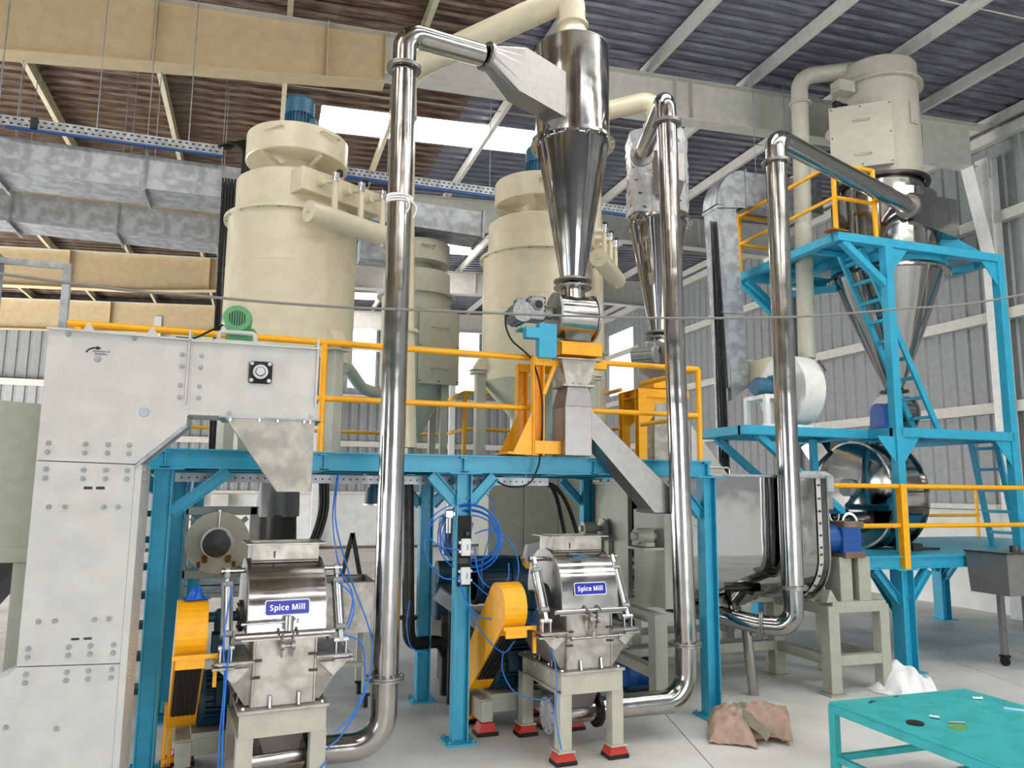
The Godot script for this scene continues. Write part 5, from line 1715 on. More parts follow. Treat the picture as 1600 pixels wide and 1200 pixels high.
	s = Sh.new()
	s.t = Transform3D(nb, c)
	s.prism(round_rect(0.302, 0.104, 0.016), 0.0, 0.0025)
	var plate := part(o, "name_plate", s, M.print_white, "blue plate lettered Spice Mill")
	s = Sh.new()
	s.t = Transform3D(nb, c)
	s.prism(round_rect(0.290, 0.092, 0.013), 0.0025, 0.004)
	part(plate, "plate_face", s, M.label_blue)
	lettering(plate, "Spice Mill", c + nb * V(0, 0.0, 0.0045), 0.052, M.print_white, nb, true)
	if sticker:
		var a1 := 0.98
		var q := V(0.0, 1.30 + 0.385 * pow(sin(a1), 0.9), -0.40 + 0.36 * cos(a1))
		var sb := Basis(Vector3.RIGHT, -0.90)
		s = Sh.new()
		s.t = Transform3D(sb, q + sb * V(0, 0, 0.003))
		var wv := [V(-0.07, -0.02, 0), V(-0.072, 0.012, 0), V(-0.05, 0.034, 0), V(-0.025, 0.018, 0), V(-0.035, -0.004, 0), V(-0.06, -0.014, 0), V(-0.02, -0.014, 0), V(-0.005, 0.012, 0), V(0.005, -0.012, 0), V(0.02, 0.014, 0), V(0.03, -0.012, 0), V(0.045, 0.008, 0), V(0.055, -0.012, 0), V(0.075, 0.002, 0)]
		s.tube(curve(wv, 5), 0.0022, 6)
		s.bar(V(-0.13, -0.034, 0), V(0.14, -0.034, 0), 0.001, 0.004, V(0, 0, 1))
		part(o, "faint_print", s, M.print_cyan)
	# shaft, belt guard and motor on the left side
	s = Sh.new()
	s.cyl(V(-0.28, 1.28, -0.40), V(-0.62, 1.28, -0.40), 0.035, 0.035, 16)
	s.box(V(-0.40, 1.25, -0.40), V(0.10, 0.16, 0.14), 0.02)
	s.box(V(-0.40, 1.10, -0.40), V(0.12, 0.14, 0.16))
	part(o, "shaft_bearing", s, M.motor_dark)
	var g := PackedVector2Array()
	# teardrop outline in (-z, y): top circle and bottom circle
	var t0 := Vector2(0.42, 1.20)
	var t1 := Vector2(1.18, 0.50)
	for i in 15:
		var an := PI * 1.26 - i * PI / 14 * 1.0
		g.append(t0 + Vector2(cos(an), sin(an)) * 0.205)
	for i in 15:
		var an := PI * 0.26 - i * PI / 14
		g.append(t1 + Vector2(cos(an), sin(an)) * 0.15)
	s = Sh.new()
	s.t = Transform3D(Basis(V(0, 0, -1), V(0, 1, 0), V(1, 0, 0)), V(-0.60, 0, 0))
	s.prism(g, -0.10, 0.10)
	var bg := part(o, "belt_guard", s, M.yellow_paint)
	s = Sh.new()
	s.box(V(-0.57, 1.055, -0.205), V(0.29, 0.03, 0.02)); s.box(V(-0.44, 0.955, -0.205), V(0.024, 0.21, 0.024)); s.box(V(-0.60, 1.02, -0.215), V(0.19, 0.09, 0.02), 0.004)
	part(bg, "guard_bracket", s, M.yellow_paint)
	s = Sh.new()
	for x in [-0.71, -0.67]: s.box(V(x, 0.28, -1.26), V(0.03, 0.46, 0.10), 0.004)
	s.box(V(-0.62, 0.10, -1.22), V(0.20, 0.03, 0.08))
	part(bg, "guard_foot", s, M.yellow_paint)
	s = Sh.new()
	s.bar(V(-0.60, 0.96, -0.376), V(-0.60, 0.50, -0.932), 0.17, 0.02, V(0, -0.735, 0.68))
	for k in 5: s.bar(V(-0.664 + k * 0.032, 0.955, -0.364), V(-0.664 + k * 0.032, 0.50, -0.914), 0.018, 0.018, V(0, -0.735, 0.68))
	part(bg, "belts", s, M.black)
	motor(o, V(-0.49, 0.55, -1.18), V(1, 0, 0), 0.20, 0.62, M.motor_dark, V(0, 0.3, 0.95))
	s = Sh.new()
	s.box(V(-0.28, 0.32, -1.18), V(0.50, 0.05, 0.44)); s.box(V(-0.28, 0.245, -1.0), V(0.72, 0.12, 0.09), 0.004); s.box(V(-0.28, 0.245, -1.36), V(0.72, 0.12, 0.09), 0.004)
	s.box(V(-0.58, 0.205, -1.18), V(0.11, 0.18, 0.5), 0.004); s.box(V(0.05, 0.205, -1.18), V(0.11, 0.18, 0.5), 0.004)
	part(o, "motor_base", s, M.frame_grey)
	for x in [-0.58, 0.05]:
		for z in [-0.98, -1.38]:
			s = Sh.new()
			s.hull8([V(x - 0.09, 0.035, z - 0.07), V(x + 0.09, 0.035, z - 0.07), V(x + 0.09, 0.035, z + 0.07), V(x - 0.09, 0.035, z + 0.07), V(x - 0.06, 0.11, z - 0.06), V(x + 0.06, 0.11, z - 0.06), V(x + 0.06, 0.11, z + 0.06), V(x - 0.06, 0.11, z + 0.06)])
			var pd := part(o, "vibration_pad", s, M.red_pad)
			s = Sh.new()
			s.box(V(x, 0.017, z), V(0.2, 0.034, 0.16), 0.004)
			part(pd, "rubber_mat", s, M.rubber)
	# outlet below the bed into the suction pipe
	s = Sh.new()
	s.hull8([V(-0.08, 0.34, -0.48), V(0.16, 0.34, -0.48), V(0.16, 0.34, -0.32), V(-0.08, 0.34, -0.32), V(-0.20, 0.70, -0.66), V(0.20, 0.70, -0.66), V(0.20, 0.70, -0.14), V(-0.20, 0.70, -0.14)])
	part(o, "outlet_cone", s, M.dull_steel)
	s = Sh.new()
	s.cyl(V(-0.22, 0.285, -0.40), V(0.24, 0.295, -0.40), 0.098, 0.098, 28)
	var ot := part(o, "suction_pipe", s, M.steel)
	s = Sh.new()
	s.cyl(V(-0.235, 0.285, -0.40), V(-0.22, 0.285, -0.40), 0.15, 0.15, 32)
	s.bolts_round(V(-0.235, 0.285, -0.40), V(-1, 0, 0), 0.125, 8, 0.009, 0.012)
	part(ot, "blind_flange", s, M.galvanised)
	s = Sh.new()
	s.ring(V(0.235, 0.295, -0.40), V(1, 0, 0), 0.09, 0.15, 0.035, 32)
	s.bolts_round(V(0.253, 0.295, -0.40), V(1, 0, 0), 0.125, 8, 0.010, 0.012)
	part(ot, "rubber_joint", s, M.black)
	return o
func round_rect(w: float, h: float, r: float) -> PackedVector2Array:
	var p := PackedVector2Array()
	for k in [[1, 1, 0], [-1, 1, 1], [-1, -1, 2], [1, -1, 3]]:
		for i in 5:
			var a: float = PI / 2 * (k[2] + i / 4.0)
			p.append(Vector2(k[0] * (w / 2 - r) + cos(a) * r, k[1] * (h / 2 - r) + sin(a) * r))
	return p
func hose(o: Node3D, pts: Array, r := 0.006) -> void:
	var s := Sh.new()
	s.tube(curve(pts, 7), r, 7)
	part(o, "hose", s, M.hose_blue)
func mills() -> void:
	mill("stainless spice mill at the front left with its screw handle above the locking bar", V(0.26, 0, -5.56), 0.10, false)
	mill("stainless spice mill further right with yellow belt guard and faint print above its plate", V(2.72, 0, -5.95), 0.06, true)
	# air hoses of the mills
	var h := thing("air_hose", "long blue air hoses drooping round the left spice mill from the platform above", "hose", V(0.6, 0.0, -5.6))
	hose(h, [V(0.62, 2.30, -6.2), V(0.60, 1.95, -6.1), V(0.70, 1.55, -5.9), V(0.86, 1.10, -5.75), V(0.82, 0.75, -5.7), V(0.66, 0.50, -5.62), V(0.55, 0.42, -5.6)])
	hose(h, [V(0.615, 2.30, -6.22), V(0.58, 1.95, -6.12), V(0.63, 1.60, -5.95), V(0.72, 1.42, -5.85), V(0.70, 1.25, -5.8), V(0.64, 1.17, -5.72)])
	hose(h, [V(0.60, 1.52, -5.70), V(0.69, 1.44, -5.66), V(0.71, 1.32, -5.64), V(0.67, 1.20, -5.62)])
	hose(h, [V(0.64, 1.17, -5.62), V(0.72, 1.14, -5.62), V(0.78, 1.08, -5.62), V(0.80, 0.80, -5.62), V(0.72, 0.62, -5.6), V(0.60, 0.53, -5.58)])
	hose(h, [V(-0.12, 1.52, -5.62), V(-0.15, 1.2, -5.58), V(-0.13, 0.9, -5.56), V(-0.14, 0.5, -5.56), V(-0.12, 0.10, -5.55)])
	hose(h, [V(-0.11, 1.15, -5.55), V(-0.12, 0.9, -5.54), V(-0.12, 0.6, -5.54), V(-0.10, 0.3, -5.54), V(0.0, 0.16, -5.54), V(0.22, 0.15, -5.54), V(0.44, 0.24, -5.56), V(0.56, 0.34, -5.6)])
	var vp := thing("valve_panel", "black strip with two white solenoid valves fixed to the middle blue column", "valve panel", V(1.80, 1.5, -6.66))
	var s := Sh.new()
	s.box(V(1.80, 1.645, -6.685), V(0.12, 0.62, 0.02), 0.003)
	part(vp, "back_strip", s, M.rubber)
	for y in [1.68, 1.43]:
		s = Sh.new()
		s.box(V(1.805, y, -6.655), V(0.085, 0.15, 0.045), 0.006)
		for dy in [-0.04, 0.04]:
			for sx in [-1, 1]: s.cyl(V(1.805 + sx * 0.04, y + dy, -6.655), V(1.805 + sx * 0.062, y + dy, -6.655), 0.013, 0.013, 12)
		var vb := part(vp, "solenoid_valve", s, M.white_valve)
		s = Sh.new()
		s.box(V(1.815, y, -6.632), V(0.012, 0.05, 0.002))
		part(vb, "label", s, M.print_cyan).position = Vector3.ZERO
	s = Sh.new()
	s.box(V(1.82, 1.80, -6.66), V(0.05, 0.05, 0.04), 0.01); s.box(V(1.79, 1.56, -6.67), V(0.10, 0.06, 0.03), 0.006)
	part(vp, "connector", s, M.black)
	var rg := thing("air_regulator", "chrome air filter bowl hanging left of the middle blue column", "regulator", V(1.66, 1.7, -6.75))
	s = Sh.new()
	s.box(V(1.67, 1.97, -6.74), V(0.07, 0.08, 0.06), 0.012); s.cyl(V(1.67, 1.93, -6.74), V(1.67, 1.80, -6.74), 0.028, 0.024, 20); s.box(V(1.70, 1.97, -6.75), V(0.1, 0.025, 0.025))
	part(rg, "bowl", s, M.steel)
	var b := thing("air_hose", "blue air hoses coiled and looping round the middle blue column's valves", "hose", V(1.9, 1.4, -6.7))
	for k in 5:
		var pts := []
		for i in 13:
			var a := TAU * i / 12 + 0.4
			pts.append(V(1.84 + (0.235 - 0.016 * k) * cos(a) + 0.010 * k, 1.76 + (0.30 - 0.026 * k) * sin(a) + 0.012 * (k % 2), -6.60 + 0.16 * cos(a) - 0.012 * k - 0.15 * (1.0 - cos(a)) * 0.5))
		hose(b, pts, 0.0065)
	hose(b, [V(1.87, 1.80, -6.6), V(2.0, 1.84, -6.5), V(2.16, 1.72, -6.42), V(2.22, 1.5, -6.4), V(2.16, 1.32, -6.42), V(2.0, 1.27, -6.5), V(1.86, 1.38, -6.6)])
	hose(b, [V(1.87, 1.70, -6.6), V(1.9, 1.45, -6.55), V(2.0, 1.34, -6.5), V(2.13, 1.40, -6.45), V(2.16, 1.55, -6.5)])
	hose(b, [V(1.74, 1.66, -6.62), V(1.58, 1.69, -6.6), V(1.46, 1.78, -6.6), V(1.50, 1.95, -6.65), V(1.66, 2.05, -6.68)])
	hose(b, [V(1.74, 1.42, -6.62), V(1.60, 1.42, -6.6), V(1.47, 1.54, -6.6), V(1.42, 1.72, -6.6), V(1.50, 1.9, -6.64), V(1.62, 1.98, -6.68)])
	hose(b, [V(1.74, 1.44, -6.62), V(1.78, 1.25, -6.58), V(1.9, 1.10, -6.5), V(2.1, 1.09, -6.36), V(2.28, 1.07, -6.2), V(2.36, 0.99, -6.05)])
	hose(b, [V(1.74, 1.42, -6.62), V(1.80, 1.2, -6.56), V(1.92, 0.96, -6.46), V(2.07, 0.82, -6.36), V(2.16, 0.92, -6.32), V(2.30, 1.15, -6.22), V(2.36, 1.42, -6.18)])
	hose(b, [V(2.07, 0.82, -6.36), V(2.05, 0.68, -6.3), V(2.14, 0.52, -6.25), V(2.3, 0.48, -6.12), V(2.40, 0.50, -6.05)], 0.005)
	hose(b, [V(2.36, 0.98, -6.02), V(2.40, 0.7, -5.96), V(2.38, 0.4, -5.93), V(2.42, 0.14, -5.9)])
	hose(b, [V(2.02, 2.2, -6.9), V(2.1, 2.05, -6.8), V(2.06, 1.8, -6.75), V(2.0, 1.5, -6.8), V(2.02, 1.3, -6.8)], 0.005)
	hose(b, [V(1.36, 1.2, -6.9), V(1.32, 1.0, -6.8), V(1.36, 0.82, -6.75), V(1.5, 0.78, -6.7)], 0.005)
	s = Sh.new()
	s.tube(curve([V(2.27, 3.93, -6.82), V(2.20, 3.82, -6.8), V(2.24, 3.62, -6.74), V(2.42, 3.42, -6.66), V(2.47, 3.1, -6.53), V(2.48, 2.8, -6.52), V(2.50, 2.54, -6.62), V(2.49, 2.4, -6.66), V(2.4, 2.25, -6.66), V(2.22, 2.22, -6.7), V(2.08, 2.3, -6.8)], 7), 0.009, 8)
	single("power_cable", "black motor cable drooping from the front cyclone's gear motor past the yellow frame", "cable", s, M.black)
	for k in 2:
		s = Sh.new()
		s.tube(curve([V(2.72, 2.26, -7.1), V(2.86 + 0.05 * k, 2.2, -7.2), V(3.06 + 0.12 * k, 1.95, -7.5), V(3.18 + 0.16 * k, 1.5, -7.6), V(3.18 + 0.16 * k, 1.0, -7.7)], 6), 0.022, 10)
		single("thick_cable", ["thick black cable curving down from the tray's end, inner one", "thick black cable curving down from the tray's end, outer one"][k], "cable", s, M.black)
	for k in 3:
		s = Sh.new()
		s.tube(curve([V(0.55 + 0.03 * k, 2.26, -7.1), V(0.56 + 0.03 * k, 2.0, -7.1), V(0.50 + 0.03 * k, 1.75, -7.1), V(0.38 + 0.035 * k, 1.55, -7.1), V(0.2 + 0.03 * k, 1.35, -7.15)], 6), 0.017, 8)
		single("thick_cable", "thick black cable bending down behind the left mill's inlet, %s of its bundle" % ["left one", "middle one", "right one"][k], "cable", s, M.black, "black cable bundle behind the left mill")
	s = Sh.new()
	s.tube(curve([V(-6.0, 3.62, -4.6), V(-1.36, 3.315, -4.6), V(-0.41, 3.285, -4.6), V(0.31, 3.285, -4.6), V(0.86, 3.308, -4.6), V(1.99, 3.361, -4.6), V(2.78, 3.412, -4.6), V(3.77, 3.503, -4.6), V(4.76, 3.647, -4.6), V(6.17, 3.898, -4.6), V(10.5, 5.0, -4.6)], 8), 0.0085, 8)
	single("overhead_wire", "thin grey wire sagging right across the view in front of everything", "wire", s, M.wire_grey)

# ---------------------------------------------------------------- ribbon mixers
func skin(s: Sh, prof: Array, x0: float, x1: float, ctr: Vector2) -> void:
	# smooth sheet through a profile of (z, y), pulled along x
	for i in prof.size() - 1:
		var p: Vector2 = prof[i]
		var q: Vector2 = prof[i + 1]
		var d0: Vector2 = prof[mini(i + 1, prof.size() - 1)] - prof[maxi(i - 1, 0)]
		var d1: Vector2 = prof[mini(i + 2, prof.size() - 1)] - prof[i]
		var n0 := V(0, -d0.x, d0.y).normalized()
		var n1 := V(0, -d1.x, d1.y).normalized()
		if n0.dot(V(0, p.y - ctr.y, p.x - ctr.x)) < 0: n0 = -n0
		if n1.dot(V(0, q.y - ctr.y, q.x - ctr.x)) < 0: n1 = -n1
		var a := V(x0, p.y, p.x)
		var b := V(x1, p.y, p.x)
		var c := V(x1, q.y, q.x)
		var e := V(x0, q.y, q.x)
		if (b - a).cross(c - a).dot(n0) > 0: s.tri(a, b, c, n0, n0, n1); s.tri(a, c, e, n0, n1, n1)
		else: s.tri(a, c, b, n0, n1, n0); s.tri(a, e, c, n0, n1, n1)
func u_profile(zf: float, zb: float, yt: float, r_y: float) -> Array:
	var zc := (zf + zb) / 2
	var r := (zf - zb) / 2
	var p := [Vector2(zf, yt), Vector2(zf, yt - 0.3), Vector2(zf, r_y + 0.02)]
	for i in 25:
		var a := -PI * i / 24
		p.append(Vector2(zc + r * cos(a), r_y + r * sin(a)))
	p.append(Vector2(zb, r_y + 0.3)); p.append(Vector2(zb, yt))
	return p
func u_plate(s: Sh, x0: float, x1: float, zf: float, zb: float, yt: float, r_y: float) -> void:
	var pl := PackedVector2Array()
	for p in u_profile(zf, zb, yt, r_y):
		if pl.is_empty() or pl[pl.size() - 1].distance_to(Vector2(-p.x, p.y)) > 0.003: pl.append(Vector2(-p.x, p.y))
	s.t = Transform3D(Basis(V(0, 0, -1), V(0, 1, 0), V(1, 0, 0)), V(0, 0, 0))
	s.prism(pl, x0, x1)
	s.t = Transform3D.IDENTITY
func sq_bar(o: Node3D, called: String, a: Vector3, b: Vector3, w: float, m: Material) -> MeshInstance3D:
	var s := Sh.new()
	s.bar(a, b, w, w, V(0, 0, 1) if absf((b - a).normalized().z) < 0.9 else Vector3.UP, 0.005)
	return part(o, called, s, m)
func plummer(o: Node3D, x: float, y: float, z: float) -> void:
	var s := Sh.new()
	s.cyl(V(x - 0.09, y, z), V(x + 0.09, y, z), 0.085, 0.085, 24)
	s.box(V(x, y - 0.08, z), V(0.12, 0.05, 0.30), 0.01)
	s.cyl(V(x - 0.13, y, z), V(x + 0.3, y, z), 0.04, 0.04, 18)
	s.cyl(V(x + 0.18, y, z), V(x + 0.21, y, z), 0.13, 0.13, 28)
	part(o, "shaft_bearing", s, M.cream_grey)
	s = Sh.new()
	s.box(V(x + 0.05, y - 0.125, z), V(0.30, 0.03, 0.36), 0.004)
	for dz in [-0.15, 0.15]: s.extrude(V(x + 0.2, y - 0.14, z + dz), V(x + 0.2, y - 0.14, z + dz + 0.012), PackedVector2Array([Vector2(0, 0), Vector2(0.30, 0), Vector2(0.08, -0.2), Vector2(0, -0.2)]))
	part(o, "bearing_bracket", s, M.cream_grey)
func mixers() -> void:
	var o := thing("ribbon_mixer", "long polished steel ribbon mixer trough on a grey-green frame right of the mezzanine", "mixer", V(5.1, 0, -7.55))
	var pr := u_profile(-7.05, -8.05, 2.35, 1.50)
	var s := Sh.new()
	skin(s, pr, 4.33, 6.08, Vector2(-7.55, 1.9))
	part(o, "trough", s, M.mirror)
	s = Sh.new()
	u_plate(s, 6.08, 6.10, -7.0, -8.10, 2.38, 1.50)
	part(o, "end_plate", s, M.steel)
	s = Sh.new()
	skin(s, u_profile(-7.035, -8.065, 2.35, 1.50), 5.97, 6.03, Vector2(-7.55, 1.9))
	var band := part(o, "stud_band", s, M.white_panel)
	s = Sh.new()
	for i in pr.size() - 1:
		var p: Vector2 = pr[i]
		var q: Vector2 = pr[i + 1]
		var n := maxi(1, int(p.distance_to(q) / 0.11))
		for k in n:
			var c := p.lerp(q, (k + 0.5) / n)
			var e := V(0, c.y - 1.5 if c.y < 1.5 else 0.0, c.x + 7.55).normalized()
			if i % 2 == 0 or c.y > 1.5: s.box(V(6.0, c.y, c.x) + e * 0.02, V(0.028, 0.022, 0.022), 0.004)
	part(band, "studs", s, M.dark_steel).position = Vector3.ZERO
	s = Sh.new()
	s.box(V(5.2, 2.365, -7.55), V(1.82, 0.03, 1.08), 0.005)
	part(o, "lid", s, M.galvanised)
	s = Sh.new()
	s.tube(fillet([V(4.55, 2.38, -7.1), V(4.55, 2.45, -7.1), V(4.88, 2.45, -7.1), V(4.88, 2.38, -7.1)], 0.025, 5), 0.013, 10)
	part(o, "lid_handle", s, M.steel)
	s = Sh.new()
	s.hull8([V(5.72, 2.38, -7.3), V(6.2, 2.38, -7.3), V(6.2, 2.38, -7.02), V(5.72, 2.38, -7.02), V(5.80, 2.43, -7.27), V(6.12, 2.43, -7.27), V(6.12, 2.43, -7.05), V(5.80, 2.43, -7.05)])
	s.box(V(6.16, 2.29, -7.14), V(0.12, 0.18, 0.22), 0.005)
	part(o, "inlet_hood", s, M.galvanised)
	s = Sh.new()
	s.box(V(4.18, 1.49, -7.40), V(0.27, 1.0, 0.68), 0.006)
	part(o, "end_housing", s, M.frame_grey)
	s = Sh.new()
	u_plate(s, 4.30, 4.33, -7.02, -8.08, 2.38, 1.50)
	part(o, "end_plate", s, M.frame_grey)
	plummer(o, 3.90, 1.72, -7.25)
	for x in [3.96, 6.11]:
		for z in [-7.08, -8.02]:
			var lg := sq_bar(o, "leg", V(x, 0.02, z), V(x, 0.95, z), 0.145, M.frame_grey)
			s = Sh.new()
			s.box(V(x, 0.01, z), V(0.24, 0.02, 0.22), 0.003)
			part(lg, "foot_plate", s, M.frame_grey)
	for z in [-7.08, -8.02]:
		sq_bar(o, "top_rail", V(3.92 if z < -7.5 else 6.11, 0.93, z), V(6.85, 0.93, z), 0.12, M.frame_grey)
		sq_bar(o, "lower_rail", V(3.96, 0.36, z), V(6.11 if z < -7.5 else 6.11, 0.36, z), 0.11, M.frame_grey) if z < -7.5 else sq_bar(o, "lower_rail", V(6.11, 0.36, z), V(6.8, 0.36, z), 0.11, M.frame_grey)
		sq_bar(o, "leg", V(6.82, 0.02, z), V(6.82, 0.95, z), 0.13, M.frame_grey)
	for x in [3.96, 6.11, 6.82]:
		sq_bar(o, "cross_rail", V(x, 0.90, -7.08), V(x, 0.90, -8.02), 0.11, M.frame_grey)
		sq_bar(o, "lower_rail", V(x, 0.36, -7.08), V(x, 0.36, -8.02), 0.11, M.frame_grey)
	s = Sh.new()
	s.hull8([V(6.03, 0.99, -7.02), V(6.18, 0.99, -7.02), V(6.18, 0.99, -7.14), V(6.03, 0.99, -7.14), V(6.08, 1.12, -7.02), V(6.10, 1.12, -7.02), V(6.10, 1.12, -7.14), V(6.08, 1.12, -7.14)])
	part(o, "saddle", s, M.frame_grey)
	# drive: pedestals, gearbox, coupling
	for x in [6.36, 6.62]:
		s = Sh.new()
		s.box(V(x, 1.22, -7.20), V(0.17, 0.50, 0.26), 0.006)
		part(o, "pedestal", s, M.frame_grey)
	s = Sh.new()
	s.box(V(6.44, 1.66, -7.18), V(0.26, 0.30, 0.30), 0.012)
	s.cyl(V(6.12, 1.68, -7.22), V(6.31, 1.68, -7.22), 0.13, 0.16, 28)
	for k in 3: s.box(V(6.44, 1.57 + 0.08 * k, -7.18), V(0.275, 0.012, 0.315))
	var gb := part(o, "gearbox", s, M.gear_blue)
	s = Sh.new()
	for y in [1.495, 1.835]: s.box(V(6.46, y, -7.16), V(0.28, 0.07, 0.28), 0.006)
	part(gb, "foot", s, M.wood).position = Vector3.ZERO
	s = Sh.new()
	s.box(V(6.25, 2.08, -7.25), V(0.16, 0.17, 0.14), 0.01); s.cyl(V(6.28, 1.86, -7.3), V(6.28, 2.0, -7.3), 0.03)
	part(o, "terminal_box", s, M.cast_alu)
	s = Sh.new()
	s.box(V(5.33, 1.08, -7.42), V(0.14, 0.16, 0.12), 0.02); s.cyl(V(5.24, 1.10, -7.42), V(5.52, 1.10, -7.42), 0.05, 0.05, 16); s.box(V(5.36, 1.22, -7.42), V(0.03, 0.12, 0.03))
	part(o, "outlet_valve", s, M.black)
	# second mixer behind
	o = thing("ribbon_mixer", "further ribbon mixer with plain grey end plate standing behind under the mezzanine", "mixer", V(5.4, 0, -9.1))
	s = Sh.new()
	skin(s, u_profile(-8.55, -9.65, 2.26, 1.45), 4.45, 6.6, Vector2(-9.1, 1.9))
	part(o, "trough", s, M.mirror)
	s = Sh.new()
	s.box(V(4.42, 1.56, -9.11), V(0.06, 1.42, 1.12), 0.006)
	var ep := part(o, "end_plate", s, M.frame_grey)
	s = Sh.new()
	for y in [2.2, 2.0, 1.8, 1.6, 1.4, 1.2]: s.bolt(V(4.39, y, -9.63), V(-1, 0, 0), 0.014, 0.014)
	for k in [[1.3, -8.75], [1.15, -8.8], [1.1, -8.9]]: s.bolt(V(4.39, k[0], k[1]), V(-1, 0, 0), 0.012, 0.014)
	part(ep, "bolts", s, M.alu).position = Vector3.ZERO
	s = Sh.new()
	s.box(V(5.5, 2.285, -9.1), V(2.3, 0.04, 1.18), 0.005); s.box(V(4.75, 2.33, -8.9), V(0.5, 0.05, 0.3), 0.005)
	part(o, "lid", s, M.frame_grey)
	plummer(o, 4.12, 1.70, -9.12)
	for x in [4.5, 6.5]:
		for z in [-8.62, -9.6]: sq_bar(o, "leg", V(x, 0.0, z), V(x, 0.84, z), 0.13, M.frame_grey)
	for z in [-8.62, -9.6]:
		sq_bar(o, "top_rail", V(4.4, 0.86, z), V(6.6, 0.86, z), 0.12, M.frame_grey); sq_bar(o, "lower_rail", V(4.4, 0.28, z), V(6.6, 0.28, z), 0.09, M.frame_grey)
	s = Sh.new()
	s.cyl(V(3.66, 0.78, -7.5), V(3.88, 0.79, -7.45), 0.055, 0.055, 20)
	s.cyl(V(3.60, 0.78, -7.5), V(3.68, 0.78, -7.5), 0.14, 0.14, 28)
	single("pipe_coupling", "black rubber flanged coupling on a stub below the near mixer's housing", "coupling", s, M.black)

